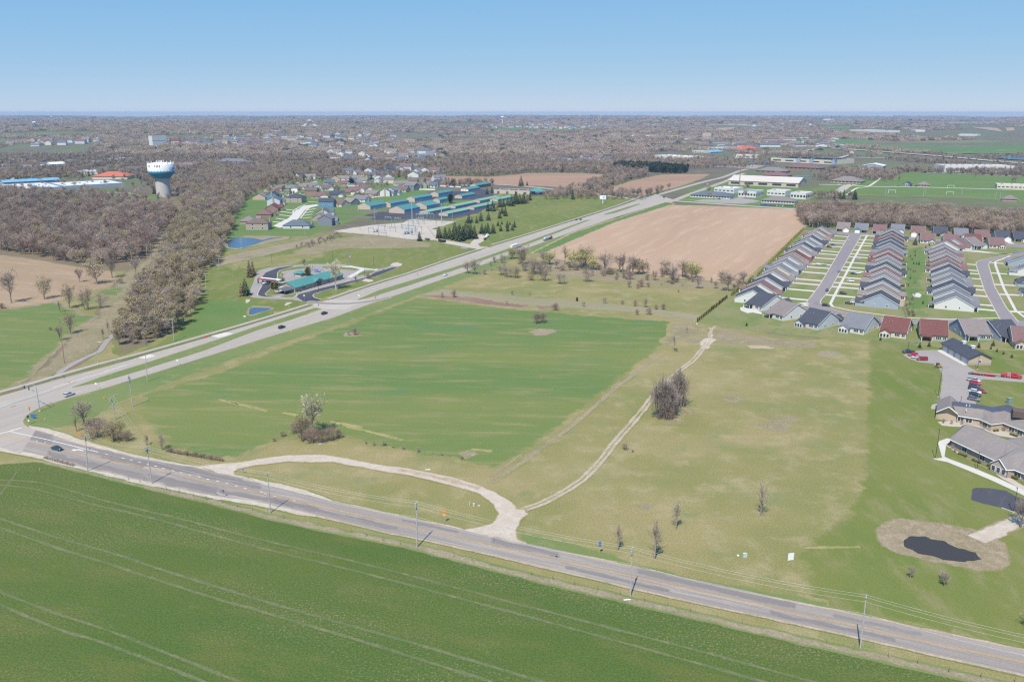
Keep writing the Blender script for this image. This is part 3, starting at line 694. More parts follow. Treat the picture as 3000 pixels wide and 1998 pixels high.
kind('willow', bare(16, rw=.44, base=.16, limbs=10, sec=6, nt=1600, tw=.06, up=-.2, buds=3, tl=(.09, .17)), BARK, WIL)
kind('willowgreen', bare(17, rw=.44, base=.08, limbs=12, sec=7, nt=1700, tw=.036, up=.1, buds=2, tl=(.08, .15)), BARK, vmat('green_willow_twigs', (0.390, 0.350, 0.140), (0.310, 0.290, 0.115)))
kind('shrub0', bare(21, rw=.62, base=.02, limbs=24, sec=6, nt=2200, tw=.06, stems=8, up=.6), BARK, TWR)
kind('shrub1', bare(22, rw=.50, base=.02, limbs=22, sec=7, nt=1300, tw=.048, stems=7, up=.8), BARK, TWG)
kind('shrubbud', bare(23, rw=.55, base=.02, limbs=20, sec=6, nt=1800, tw=.07, stems=7, up=.5, buds=3), BARK, BUD)
kind('tallshrub', bare(24, rw=.36, base=.0, limbs=54, sec=8, nt=4200, tw=.028, stems=14, up=1.1, tl=(.05, .11), cone=True), BARK, vmat('stem_twigs', (.40, .325, .285), (.33, .265, .235)))
kind('spruce0', conifer(31), BARK, NEE); kind('spruce1', conifer(32, rw=.33, layers=14), BARK, NEE)
kind('spruceblue', conifer(33, rw=.31), BARK, NEB); kind('pine', conifer(34, rw=.36, layers=10, per=9, droop=-.1, col=True), BARK, NEE)
kind('arbor', conifer(35, rw=.22, layers=14, per=10, droop=.1, col=True), BARK, ARB)
kind('larch', conifer(36, rw=.24, layers=16, per=9, droop=.15), BARK, LAR)
KH = {k: 10.0 for k in KIND}
for k in ('spruce0', 'spruce1', 'spruceblue', 'pine', 'arbor', 'larch'): KH[k] = 8.0
NAMES = dict(spruce='spruce_tree', pine='pine_tree', arbor='arborvitae', larch='larch_tree', shrub='shrub', tallshrub='shrub', willow='willow_tree', bare='bare_tree', bud='budding_tree', fine='bare_tree', thin='young_tree')
def nm_of(k):
    for q in ('finebud',): 
        if k == q: return 'budding_tree'
    for q, v in NAMES.items():
        if k.startswith(q): return v
WHOLE = {}
TREES = []                                         # every single tree with its place and height
def tree(k, p, h, label, group, parts=True, wide=1.0, cat=None):
    rz = random.uniform(0, 6.28); s = h / KH[k]; nm = nm_of(k)
    z = p.z if len(p) > 2 else 0.0
    if parts:
        o = root(nm, (p[0], p[1], z), rz); put('trunk', KIND[k][0], o); put('crown', KIND[k][1], o)
    else:
        o = put(nm, KIND[k][2]); o.location = (p[0], p[1], z); o.rotation_euler = (0, 0, rz)
        WHOLE.setdefault(k, o)
    o.scale = (s * wide, s * wide, s)
    return tag(o, label, cat or nm.split('_')[-1].replace('arborvitae', 'tree'), group)
def T(k, px, py, top, label, group=None, wide=1.0, parts=True, hmul=1.0):
    h = max(.8, high(px, py, top)) * hmul
    return tree(k, g(px, py), h, label, group, parts, wide)
def scatter(name, pts, kinds, label=None, cat='woodland', scl=None, group=None):
    """one mass of trees nobody could count: instances of the trees above on a cloud of points (x, y, z, height)"""
    me = bpy.data.meshes.new(name); me.from_pydata([p[:3] for p in pts], [], [])
    r = random.Random(len(pts)); n = len(pts)
    idx = [r.randrange(len(kinds)) if p[4] is None else p[4] for p in pts]
    for nm, ty, val in (('idx', 'INT', idx), ('rot', 'FLOAT', [r.uniform(0, 6.28) for _ in pts]), ('scl', 'FLOAT', [p[3] for p in pts])):
        a = me.attributes.new(nm, ty, 'POINT'); a.data.foreach_set('value', val)
    o = put(name, me); o['kind'] = 'stuff'
    if label: o['label'] = label
    if cat: o['category'] = cat
    ng = bpy.data.node_groups.new(name + '_nodes', 'GeometryNodeTree')
    ng.interface.new_socket('Geometry', in_out='INPUT', socket_type='NodeSocketGeometry'); ng.interface.new_socket('Geometry', in_out='OUTPUT', socket_type='NodeSocketGeometry')
    N = ng.nodes; gi, go = N.new('NodeGroupInput'), N.new('NodeGroupOutput'); iop = N.new('GeometryNodeInstanceOnPoints'); jn = N.new('GeometryNodeJoinGeometry')
    for ob in kinds[::-1]:
        q = N.new('GeometryNodeObjectInfo'); q.inputs['Object'].default_value = ob; q.inputs['As Instance'].default_value = True; q.transform_space = 'ORIGINAL'
        ng.links.new(q.outputs['Geometry'], jn.inputs[0])
    def at(nm, ty):
        q = N.new('GeometryNodeInputNamedAttribute'); q.data_type = ty; q.inputs['Name'].default_value = nm; return q.outputs['Attribute']
    cx = N.new('ShaderNodeCombineXYZ'); ng.links.new(at('rot', 'FLOAT'), cx.inputs['Z'])
    ng.links.new(gi.outputs[0], iop.inputs['Points']); ng.links.new(jn.outputs[0], iop.inputs['Instance']); iop.inputs['Pick Instance'].default_value = True
    ng.links.new(at('idx', 'INT'), iop.inputs['Instance Index']); ng.links.new(cx.outputs[0], iop.inputs['Rotation'])
    ng.links.new(at('scl', 'FLOAT'), iop.inputs['Scale']); ng.links.new(iop.outputs[0], go.inputs[0])
    md = o.modifiers.new('grow', 'NODES'); md.node_group = ng
    return o
def inside(P, x, y):
    c = False; n = len(P)
    for i in range(n):
        a, b = P[i], P[i - 1]
        if (a[1] > y) != (b[1] > y) and x < (b[0] - a[0]) * (y - a[1]) / (b[1] - a[1]) + a[0]: c = not c
    return c
def fill(px, step, seed=1, curve=False):
    P = [g(*p) for p in px]; r = random.Random(seed); out = []
    x0, x1 = min(p.x for p in P), max(p.x for p in P); y0, y1 = min(p.y for p in P), max(p.y for p in P)
    y = y0
    while y < y1:
        x = x0
        while x < x1:
            a, b = x + r.uniform(-.45, .45) * step, y + r.uniform(-.45, .45) * step
            if inside(P, a, b): out.append((a, b))
            x += step
        y += step
    return out

# --- the single trees, each read off its own foot and tip in the photograph
t3 = lambda x, y: (1200 + x / 3.92, 600 + y / 3.92)
t4 = lambda x, y: (1800 + x / 3.92, 600 + y / 3.92)
t0 = lambda x, y: (x / 3.92, 600 + y / 3.92)
T('fine1', 916, 1272, 1141, 'pale leafless tree rising out of the brown thicket at the edge of the green field', wide=.98)
T('shrub0', 887, 1290, 1207, 'tall brown thicket shrub at the foot of the pale leafless tree', wide=.85)
for px, py, top, lb in ((915,1297,1246,'dense brown shrub in front of the pale tree trunk'), (940,1298,1248,'low brown shrub in the middle of the thicket under the pale tree'), (970,1290,1243,'brown shrub closing the thicket on the side of the loop drive'), (993,1284,1252,'small round shrub at the end of the thicket, by the tree shadow'), (862,1270,1236,'reddish shrub standing behind the thicket of the pale tree')):
    T('shrub0', px, py, top, lb, wide=1.0)
T('shrub0', 829, 1279, 1258, 'low shrub just off the thicket, beside a yellow marker'); T('shrub0', 803, 1294, 1280, 'small dark shrub standing alone off the thicket of the pale tree')
T('tallshrub', 1939, 1226, 1090, 'large dark pyramid of bare stems standing beside the two-track lane', wide=1.2)
T('tallshrub', 1986, 1190, 1070, 'second tall bare-stemmed tree, behind the dark pyramid on the two-track lane', wide=1.2)
T('tallshrub', 1962, 1213, 1108, 'shorter bare-stemmed tree filling the gap between the two tall ones by the lane', wide=1.3)
T('shrub0', 1960, 1229, 1186, 'low brown bush at the foot of the dark pyramid tree by the lane'); T('shrub1', 2003, 1190, 1155, 'brown bush to one side at the foot of the second tall tree by the lane')
T('shrub0', 1572, 948, 911, 'bare spreading bush on a dry patch inside the green field'); T('shrub0', 1590, 946, 909, 'leaning half of the bare bush on the dry patch inside the green field')
T('shrub0', 1041, 982, 955, 'small bare bush on a dry patch near the highway side of the green field', wide=.8); T('shrub1', 1022, 983, 966, 'thin low bush on the same dry patch near the highway')
T('shrub0', 1628, 910, 884, 'round bare bush at the far edge of the green field', wide=.95)
T('shrub0', 1831, 1318, 1295, 'dark round shrub beside the two-track lane'); T('shrub0', 1853, 1325, 1315, 'tiny brown shrub on a bare patch by the two-track lane')
T('thin', 1973, 1029, 973, 'slim bare sapling at the far corner of the green field'); T('shrub0', 1981, 1030, 1018, 'low bush at the foot of the slim sapling by the field corner'); T('thin', 2012, 977, 955, 'small bare sapling behind the far corner of the green field')
for x, y, tp, lb in ((970,820,560,'bare young tree nearest the gravel loop, behind the roadside'), (1305,900,505,'bare young tree with a crooked trunk standing close to the county road'), (1505,628,330,'bare young tree on a bare patch in the meadow'), (2285,500,160,'bare upright young tree in the middle of the meadow')):
    T('thin', 1500 + x / 3.136, 1350 + y / 3.136, 1350 + tp / 3.136, lb, wide=1.25)
for x, y, tp, lb in ((1310,610,470,'small bare tree on the lawn in front of the dark pond'), (1618,685,520,'forked bare tree on the lawn in front of the pond'), (1600,622,520,'thin bare tree behind the forked tree by the pond')):
    T('fine2', 2250 + x / 3.14, 1500 + y / 3.14, 1500 + tp / 3.14, lb, wide=1.0)
T('fine0', 3015, 1840, 1770, 'dark bare bush cut by the photo edge beside the county road', wide=1.2)
T('fine2', 2990, 1545, 1440, 'bare tree beside the dark asphalt court, its shadow across the lawn', wide=1.1)
# corner by the traffic lights
T('shrub0', 278, 1283, 1216, 'large dark thicket shrub behind the roadside utility poles', wide=1.35); T('fine2', 247, 1248, 1160, 'bare grey tree behind the thicket by the utility poles', wide=1.5)
T('shrubbud', 339, 1291, 1230, 'golden budding shrub next to the dark thicket by the county road', wide=1.25); T('shrub0', 375, 1292, 1255, 'low brown shrub beside the golden budding shrub')
T('shrub1', 474, 1318, 1262, 'oval grey shrub standing alone on the fence line of the county road', wide=.62); T('shrub1', 430, 1304, 1270, 'wispy grey shrub on the fence line near the oval shrub', wide=.6)
T('thin', 225, 1264, 1215, 'thin bare shrub at the road end of the dark thicket', wide=1.2)
for i in range(22):
    x = 488 + i * 7.8; y = 1324 + i * 1.32
    T('shrub0', x, y, y - 11 - 3 * (i % 3), 'low brown shrub in the scrubby hedge along the county road', 'shrubs of the scrubby roadside hedge', parts=False)
for i in range(12):
    x = 132 + i * 7.4; y = 1344 + i * 2.0
    T('shrub0', x, y, y - 9 - 3 * (i % 2), 'low brown shrub on the corner of the wheat field by the road', 'shrubs at the corner of the wheat field', parts=False)
for x, y, tp in ((1855,1375,1330),(1940,1395,1340),(2050,1395,1310),(2160,1420,1385),(2280,1440,1380)):
    T('shrub1', 600 + x / 3.92, 950 + y / 3.92, 950 + tp / 3.92, 'tiny dark shrub in the old fence line between field and loop drive', 'tiny shrubs in the old fence line', wide=1.1)
for x, y, tp in ((95,1470,1400),(375,1505,1470),(600,1550,1500)):
    T('shrub1', 1200 + x / 3.92, 950 + y / 3.92, 950 + tp / 3.92, 'tiny dark shrub in the old fence line between field and loop drive', 'tiny shrubs in the old fence line', wide=1.1)
# pasture corner on the left
for k, x, y, tp, lb, wd in (('fine0',130,1130,690,'tall bare vase-shaped tree at the edge of the tan field',.85),('finebud',510,1085,780,'leaning bare tree with a dark shrub at its foot by the tan field',1.0),('finebud',1110,912,555,'spreading dark-limbed bare tree beside the power line corridor',1.05),('fine2',1290,840,540,'tall grey bare tree with a double trunk by the power line corridor',.9),('fine2',915,890,690,'thin bare tree at the wood edge in front of the tan field',1.0),
    ('finebud',800,1190,870,'bent budding tree arching over the green pasture',.9),('shrub1',1000,1205,900,'big grey-brown thicket at the pasture edge',.8),('shrub1',1150,1190,960,'brown thicket next to the power line corridor pole',.7),('shrub0',1390,905,830,'dark low thicket on the power line corridor',1.3),('finebud',810,1485,1200,'small budding tree on the corner of the green pasture',.9),('thin',690,1235,1085,'sapling on a brown patch in the green pasture',1.2),
    ('thin',1250,1490,1300,'bare pole-like sapling beside the field path',.9),('thin',1185,1545,1400,'thin grey shrub beside the field path',1.3),('fine2',690,1560,1350,'pale bare sapling beside the tall leaning pole',.9),('shrub0',20,1195,1120,'dark shrub at the edge of the tan field',1.5),('fine0',1560,800,560,'bare tree at the corner of the wood by the corridor',1.0),('shrub0',580,1440,1400,'dry grey brush pile beside the highway footway',1.2)):
    T(k, *t0(x, y), 600 + tp / 3.92, lb, wide=wd)
# hedgerow in front of the ploughed field
HR = [(0,'fine0',665,790,630),(0,'fine0',750,800,610),(0,'shrub1',855,800,720),(0,'thin',930,755,630),(0,'shrub1',1055,810,670),(0,'shrub1',1130,835,690),(0,'shrub1',1215,840,690),(0,'fine0',1300,690,430),(0,'willowgreen',1180,625,460),(0,'shrub1',1410,800,570),(0,'shrub0',1400,868,790),(0,'shrub1',1548,872,690),(0,'fine2',1540,672,500),(0,'willowgreen',1610,688,520),(0,'shrub1',1745,912,750),(0,'fine2',1690,740,590),(0,'thin',1780,690,450),(0,'willowgreen',1880,722,490),(0,'willowgreen',2000,722,470),(0,'fine0',2020,700,440),(0,'willowgreen',2110,748,550),(0,'shrub1',2030,885,720),(0,'fine2',2240,800,490),(0,'shrub0',2300,802,710),(0,'shrub0',1760,760,670),(0,'shrub0',2220,802,720),(0,'shrub1',1600,760,680),(0,'shrub1',1320,760,660),
 (1,'fine2',60,775,530),(1,'thin',95,772,520),(1,'fine2',210,802,540),(1,'finebud',285,802,600),(1,'finebud',330,790,600),(1,'thin',375,822,640),(1,'fine0',585,812,590),(1,'fine2',545,832,690),(1,'fine2',660,905,640),(1,'fine0',780,832,600),(1,'willowgreen',885,862,630),(1,'finebud',940,840,650),(1,'fine2',960,965,790),(1,'finebud',1225,872,730),(1,'fine0',1300,995,730),(1,'fine2',1480,912,730),(1,'fine2',1375,985,890),(1,'fine2',1160,965,850),(1,'shrub0',670,912,860),(1,'shrub0',20,862,810),(1,'shrub0',135,860,820)]
HL = {'fine0': 'tall bare tree', 'fine2': 'slender grey bare tree', 'thin': 'thin bare sapling', 'shrub1': 'grey rounded shrub', 'shrub0': 'low brown shrub', 'willowgreen': 'yellow-green budding willow', 'finebud': 'olive budding tree'}
for sgm, k, x, y, tp in HR:
    px, py = (t3 if sgm == 0 else t4)(x, y)
    T(k, px, py, 600 + tp / 3.92, '%s in the hedgerow in front of the ploughed field' % HL[k], 'hedgerow %ss before the ploughed field' % HL[k].split()[-1], wide=1.4)
for sgm, x, y, tp in ((0,370,1068,990),(0,510,1065,960),(0,1120,1142,1090),(0,1175,1036,970),(0,2240,1132,1040),(0,2000,1172,1090),(0,1380,1046,1000),(1,165,950,850),(1,310,945,830),(1,270,965,890),(1,390,945,880),(1,780,940,900),(1,90,1145,1080),(1,240,1165,1080),(1,350,1178,1050),(1,480,1205,1130),(1,560,1205,1120),(1,260,1265,1190),(1,400,1265,1160),(1,735,1005,970),(1,540,930,890)):
    px, py = (t3 if sgm == 0 else t4)(x, y)
    T('shrub1' if y % 2 == 0 else 'shrub0', px, py, 600 + tp / 3.92, 'small scattered shrub on the weedy strip behind the green field', 'small shrubs scattered on the weedy strip', wide=.9)
T('arbor', *t3(1922, 1108), 600 + 1060 / 3.92, 'tiny dark evergreen alone on the weedy strip behind the green field', wide=1.6)
rq = random.Random(31)
for i in range(52):
    x = rq.uniform(1440, 2180); f = (x - 1440) / 740; y = 776 + 52 * f + rq.uniform(-10, 16); hh = rq.uniform(14, 34)
    T(('shrub1', 'shrub0', 'fine2', 'shrub1')[i % 4], x, y, y - hh, 'scrubby grey bush in the brush at the foot of the hedgerow', 'scrubby bushes of the hedgerow', wide=1.0, parts=False)
# evergreens round the substation drive
EG = [(115,418,305),(340,388,245),(410,392,255),(460,390,255),(520,402,200),(580,418,215),(615,405,240),(655,392,170),(700,392,205),(745,392,235),(560,380,230),(830,332,210),(900,335,205),(960,330,215),(870,318,225)]
for i, (x, y, tp) in enumerate(EG):
    lb = 'dark spruce standing alone beside the parked trailers of the substation' if i == 0 else ('dark spruce in the thick clump beside the substation drive' if i < 11 else 'dark spruce in the small clump behind the white truck')
    T(('spruce0', 'spruce1')[i % 2], *t3(x, y), 600 + tp / 3.92, lb, None if i == 0 else ('spruces of the thick clump by the substation' if i < 11 else 'spruces of the clump behind the truck'), wide=1.25)
for i, (x, y, tp) in enumerate(((680,212,98),(715,206,138),(770,212,132),(820,188,78),(905,182,76),(1035,158,55),(1100,132,20),(1015,245,178),(1060,226,176),(1047,303,222),(1122,262,178),(1125,306,212),(1152,232,186),(1180,297,218),(1205,263,178))):
    T(('spruce1', 'spruceblue', 'spruce0')[i % 3], *t3(x, y), 600 + tp / 3.92, 'cone-shaped spruce planted on the slope between the storage units and the highway', 'spruces on the green slope', wide=1.1)
u2 = lambda x, y: (1200 + x / 3.92, 300 + y / 3.92)
for i, (x, y, tp) in enumerate(((900,1252,1150),(955,1252,1120),(1005,1235,1150),(1040,1205,1095),(1080,1200,1110),(1065,1280,1190),(1125,1185,1090),(1170,1192,1060),(1220,1172,1015),(1265,1168,1045),(1310,1165,1030),(1350,1155,1050),(1382,1128,1035))):
    T('larch' if i in (2, 11) else ('spruce0', 'spruce1')[i % 2], *u2(x, y), 300 + tp / 3.92, 'dark spruce in the row screening the end of the storage units' if i not in (2, 11) else 'yellowing conifer in the row screening the storage units', 'conifers screening the storage units', wide=1.25)
for x, y, tp, lb, k in ((890,1057,978,'spruce at the end wall of the service building','spruce1'),(945,1042,962,'second spruce at the end wall of the service building','spruce0'),(1280,962,842,'tall dark spruce behind the roof of the service building','spruce1'),(1350,957,905,'shorter spruce beside the tall spruce behind the service building','spruce0'),(470,1162,1048,'open-crowned pine standing between the storage units','pine'),(505,975,890,'dark pine beside the white fence behind the storage units','pine')):
    T(k, *u2(x, y), 300 + tp / 3.92, lb, wide=1.2)
# round the clinic with the green roof
c4 = lambda x, y: (720 + x / 5.12, 760 + y / 5.12)
for k, x, y, tp, lb, wd in (('larch',60,268,15,'brown larch at the curve of the clinic drive',1.0),('larch',112,240,10,'second brown larch behind the first at the clinic drive',1.0),('arbor',405,455,335,'round olive evergreen at the corner of the clinic, drive-through side',1.7),('arbor',460,458,335,'round olive evergreen touching the clinic wall beside the entrance canopy',1.7),('arbor',935,247,110,'broad olive evergreen behind the clinic roof',1.9),('fine1',1355,458,-40,'tall pale leafless tree between the clinic and the highway',.75),('fine2',1650,342,228,'small budding tree on the clinic verge',1.1),('shrub0',1835,292,185,'reddish small tree beside the low stone sign bed',.8),('fine2',2070,205,128,'small bare tree on the verge of the clinic drive',1.0),('fine2',550,285,180,'small bare tree inside the clinic drive loop',1.0),('shrub0',770,492,455,'brown shrub at the entrance corner of the clinic',1.0),('arbor',820,485,462,'low dark evergreen beside the clinic entrance',2.5)):
    T(k, *c4(x, y), 760 + tp / 5.12, lb, wide=wd)
for k, x, y, tp, lb in (('larch',420,1050,895,'brown conifer on the lawn beside the clinic drive'),('spruce1',470,1042,845,'green conifer on the lawn beside the clinic drive'),('fine2',1140,700,600,'bare tree on the slope behind the clinic')):
    T(k, 600 + x / 3.92, 600 + y / 3.92, 600 + tp / 3.92, lb, wide=1.2)
# evergreens of the gardens
for i, (x, y, tp) in enumerate(((1100,462,368),(1222,502,465),(1265,470,435),(1100,592,560),(970,638,612),(1025,938,900),(1078,1272,1218),(990,1082,1035),(1045,852,820),(1050,752,725),(1085,682,650),(1118,688,655),(1145,690,650),(1190,1138,1095))):
    T('spruce0' if i % 2 else 'spruce1', 2400 + x / 3.92, 600 + y / 3.92, 600 + tp / 3.92, 'small evergreen on the back lawn between the two house rows', 'evergreens on the back lawn between the house rows', wide=1.2)
for i, (x, y, tp) in enumerate(((703,382,335),(1260,452,388),(1152,467,400),(1830,467,400),(1995,445,375),(1970,482,440),(2040,512,468),(2115,542,498),(2210,582,530))):
    T('spruce1', 2400 + x / 3.92, 900 + y / 3.92, 900 + tp / 3.92, 'young spruce on the grass behind the front row of houses', 'young spruces behind the front row of houses', wide=1.2)
T('arbor', 2187, 955, 946, 'small dark evergreen on the lawn at the end of the hedge', wide=1.8)
T('shrubbud', 2437, 664, 650, 'green bush at the wood end of the first house row', wide=1.2)
hp = [g(2041, 946), g(2131, 874)]
for i in range(19):
    p = hp[0].lerp(hp[1], (i + .5) / 19)
    tree('arbor', p, 2.6 + .5 * random.random(), 'young arborvitae in the evenly spaced row at the end of the hedge', 'arborvitaes in the row at the hedge end', False, 1.0)
def hedge(a, b, lab):
    r = random.Random(5); M = MB(); n = int((b - a).length / .9); d = (b - a).normalized(); s = Vector((d.y, -d.x, 0))
    for i in range(n):
        c = a.lerp(b, (i + r.random()) / n); hh = r.uniform(2.4, 3.4)
        for k in range(20):
            f = r.random(); rr = .95 * (1 - f * .75); q = c + s * r.uniform(-rr, rr) + d * r.uniform(-.7, .7) + Vector((0, 0, f * hh))
            u = Vector((r.gauss(0, 1), r.gauss(0, 1), r.gauss(0, 1))).normalized() * .38; v = Vector((r.gauss(0, .4), r.gauss(0, .4), 1)).normalized() * .45
            M.add([q - u, q - v * .6, q + u, q + v], [(0, 1, 2, 3)])
    tag(M.build('hedge', ARB), lab, 'hedge')
hedge(g(2143, 868), g(2176, 842), 'short stretch of olive hedge behind the first gardens of the house row')
hedge(g(2193, 830), g(2206, 820), 'very short stretch of olive hedge between two gaps beside the gardens')
hedge(g(2219, 811), g(2354, 674), 'long olive hedge between the ploughed field and the back gardens')

# --- woods: the nearest trees singly, the rest as one mass
WOOD = {}
def wood(key, px, step, hr, kinds, seed=3):
    r = random.Random(seed); out = []
    for x, y in fill(px, step, seed):
        n = mnoise.noise(Vector((x / 45, y / 45, seed)))
        k = kinds[0] if n < .18 else kinds[1]
        out.append((x, y, 0.0, r.uniform(*hr) * (1 + .25 * mnoise.noise(Vector((x / 30, y / 30, 9)))), r.choice(k)))
    WOOD[key] = out
BK, UK = ('bare0', 'bare1', 'bare2', 'bare3'), ('bud0', 'bud1', 'bare1', 'bare3')
wood('left wood', [(-500,640),(0,738),(100,752),(180,768),(280,780),(330,775),(400,760),(440,745),(470,690),(500,655),(525,632),(480,624),(400,612),(200,612),(0,610),(-500,608)], 7.0, (9, 18), (BK, ('bare0', 'bud0', 'bare2', 'bare3')), 3)
wood('belt', [(345,1015),(380,1012),(440,1005),(500,975),(545,950),(575,915),(588,870),(595,800),(640,765),(662,722),(665,700),(690,660),(640,630),(560,600),(520,655),(480,730),(445,795),(400,865),(360,930),(345,975)], 5.6, (7, 13.5), (('bare1', 'bud0', 'bud0'), ('bud0', 'bud1', 'bare3')), 4)
wood('strip', [(600,690),(650,655),(690,640),(715,600),(735,555),(775,540),(840,535),(850,510),(760,500),(650,500),(580,520),(545,560),(530,600),(560,640)], 8, (12, 17), (BK, UK), 5)
wood('right wood', [(2336,640),(2350,660),(2390,671),(2440,668),(2520,667),(2600,670),(2700,677),(2800,683),(2900,689),(3000,695),(3400,715),(3400,655),(3000,642),(2800,632),(2600,624),(2450,616),(2340,618)], 6.2, (12, 16), (('bare0', 'bare2', 'bare3'), ('bare0', 'bare1', 'bud0')), 6)
wood('thicket', [(860,728),(930,707),(980,690),(1010,690),(980,705),(900,730)], 5, (3, 5.5), (('bare1', 'bare2'), ('bare1',)), 8)
wood('thicket', [(640,740),(700,728),(800,708),(850,700),(840,712),(730,740),(660,760)], 6, (2, 3.5), (('bare1', 'bare2'), ('bare1',)), 9) if False else None
WL = {'left wood': ('leafless brown tree along the edge of the large wood by the tan field', 'trees along the edge of the large wood'), 'belt': ('tree in the mixed bare and budding belt beside the power line corridor', 'trees of the belt beside the power line corridor'), 'strip': ('leafless tree in the wooded strip beside the old residential street', 'trees of the strip by the old residential street'), 'right wood': ('leafless tall tree in the wood behind the new houses', 'trees of the wood behind the new houses'), 'thicket': ('bare bush in the thicket between pond and substation', 'bushes of the thicket by the pond')}
allw = [(t[1] * t[1] + t[0] * t[0], key, t) for key, L in WOOD.items() for t in L]
def inview(x, y): return y > 50 and abs(x) < .64 * y + 15
cand = sorted([c for c in allw if inview(c[2][0], c[2][1])], key=lambda c: c[0])
keep = set()
for key, n in (('belt', 110), ('left wood', 60), ('right wood', 60), ('strip', 20), ('thicket', 28)):
    j = 0
    for c in cand:
        if c[1] == key and j < n: keep.add(id(c)); j += 1
first = {}
for c in cand:
    if id(c) in keep:
        x, y, z, h, k = c[2]; lb, gr = WL[c[1]]
        ad = {'bud0': 'olive-budding', 'bud1': 'green-budding'}.get(k, 'leafless')
        tree(k, Vector((x, y, 0)), h, lb if c[1] != 'belt' else '%s tree in the mixed belt beside the power line corridor' % ad, gr if c[1] != 'belt' else '%s trees of the belt by the power line corridor' % ad, c[1] == 'belt' and y < 620)
for k in ('bare0', 'bare1', 'bare2', 'bare3', 'bud0', 'bud1'):
    if k not in WHOLE: tree(k, g(560, 640), 14, 'leafless tree in the wooded strip beside the old residential street', 'trees of the strip by the old residential street', False)
for k, (px, py, tp) in {'spruce0': (812, 552, 520), 'pine': (1030, 548, 522)}.items():
    if k not in WHOLE: tree(k, g(px, py), high(px, py, tp), 'tall dark evergreen among the old houses' if k == 'spruce0' else 'dark pine among the roofs of the old houses', None, False, 1.3)
PK = ['bare0', 'bare1', 'bare2', 'bare3', 'bud0', 'bud1', 'spruce0']
rest = [c for c in allw if id(c) not in keep]
scatter('woodland', [(t[0], t[1], t[2], t[3] / 10, PK.index(t[4])) for _, _, t in rest], [WHOLE[k] for k in PK], 'mass of leafless brown woods behind the field edges', 'woodland')
# ---------------------------------------------------------------- building materials
def shingle(name, col):
    if name in MATS: return MATS[name]
    m, nt, b = newmat(name); tc = nd(nt, 'ShaderNodeTexCoord')
    mp = nd(nt, 'ShaderNodeMapping'); mp.inputs['Scale'].default_value = (1, 1, 3.2); nt.links.new(tc.outputs['Object'], mp.inputs[0])
    n1 = noise(nt, mp.outputs[0], 2.2, 4, .7); n2 = noise(nt, tc.outputs['Object'], .25, 3)
    c = mixc(nt, mrange(nt, n1, .3, .7), tuple(x * .78 for x in col), tuple(x * 1.18 for x in col))
    c = mixc(nt, mrange(nt, n2, .4, .7, 0, .7), c, tuple(x * .85 for x in col))
    nt.links.new(c, b.inputs['Base Color']); b.inputs['Roughness'].default_value = .85; MATS[name] = m; return m
RF = dict(charcoal=shingle('charcoal_shingle', (.062, .066, .082)), grey=shingle('grey_shingle', (.165, .165, .178)), taupe=shingle('taupe_shingle', (.205, .172, .158)), redbrown=shingle('redbrown_shingle', (.175, .105, .098)), darkred=shingle('darkred_shingle', (.150, .060, .052)), brown=shingle('brown_shingle', (.145, .108, .090)), blue=shingle('bluegrey_shingle', (.105, .125, .150)), tan=shingle('tan_shingle', (.24, .195, .165)))
def siding(name, col):
    if name in MATS: return MATS[name]
    m, nt, b = newmat(name); tc = nd(nt, 'ShaderNodeTexCoord')
    wv = nd(nt, 'ShaderNodeTexWave'); wv.bands_direction = 'Z'; wv.inputs['Scale'].default_value = 1.6; wv.inputs['Distortion'].default_value = 0
    nt.links.new(tc.outputs['Object'], wv.inputs[0]); n2 = noise(nt, tc.outputs['Object'], .5, 4)
    c = mixc(nt, mrange(nt, wv.outputs['Fac'], 0, .3), tuple(x * .88 for x in col), col); c = mixc(nt, mrange(nt, n2, .4, .7, 0, .5), c, tuple(x * .9 for x in col))
    nt.links.new(c, b.inputs['Base Color']); b.inputs['Roughness'].default_value = .7; MATS[name] = m; return m
WM = dict(white=siding('white_siding', (.60, .60, .58)), pale=siding('pale_grey_siding', (.50, .52, .54)), bluegrey=siding('blue_grey_siding', (.30, .35, .41)), slate=siding('slate_siding', (.20, .22, .26)), tan=siding('tan_siding', (.46, .37, .28)), sage=siding('sage_siding', (.34, .35, .25)), cream=siding('cream_siding', (.60, .53, .43)), blue=siding('blue_siding', (.12, .24, .36)), brick=siding('brick', (.30, .17, .13)), stone=siding('stone', (.36, .31, .26)), beige=siding('beige_block', (.50, .42, .34)), taupew=siding('taupe_siding', (.36, .30, .26)))
TRIM = pm('white_trim', (.74, .74, .72), .5, vary=.05); GLASS = pm('window_glass', (.045, .055, .065), .12, spec=.6, vary=.3); DARK = pm('dark_paint_and_shade', (.03, .03, .033), .7)
GDOOR = pm('garage_door_paint', (.72, .71, .69), .5, vary=.06); CONC = pm('poured_concrete', (.50, .46, .41), .85)
TEAL = pm('teal_metal_roof', (.080, .240, .205), .45, vary=.12, scale=.4, spec=.4, objvar=.15); LTEAL = pm('light_green_roof', (.200, .345, .220), .6, vary=.10, scale=.4, objvar=.12)
BLUED = pm('blue_door_paint', (.20, .36, .58), .5, vary=.12, objvar=.18); GREYM = pm('dark_grey_metal', (.12, .125, .14), .5); STEEL = pm('galvanised_steel', (.42, .44, .46), .4, metal=.3)
MEMB = pm('roof_membrane', (.075, .082, .105), .7, vary=.15); WHITER = pm('white_roof', (.62, .61, .59), .6, vary=.08, scale=.3); BEIGER = pm('beige_roof', (.54, .475, .405), .6, vary=.06, scale=.2); GREYR = pm('flat_grey_roof', (.26, .27, .29), .8, vary=.12, scale=.3)
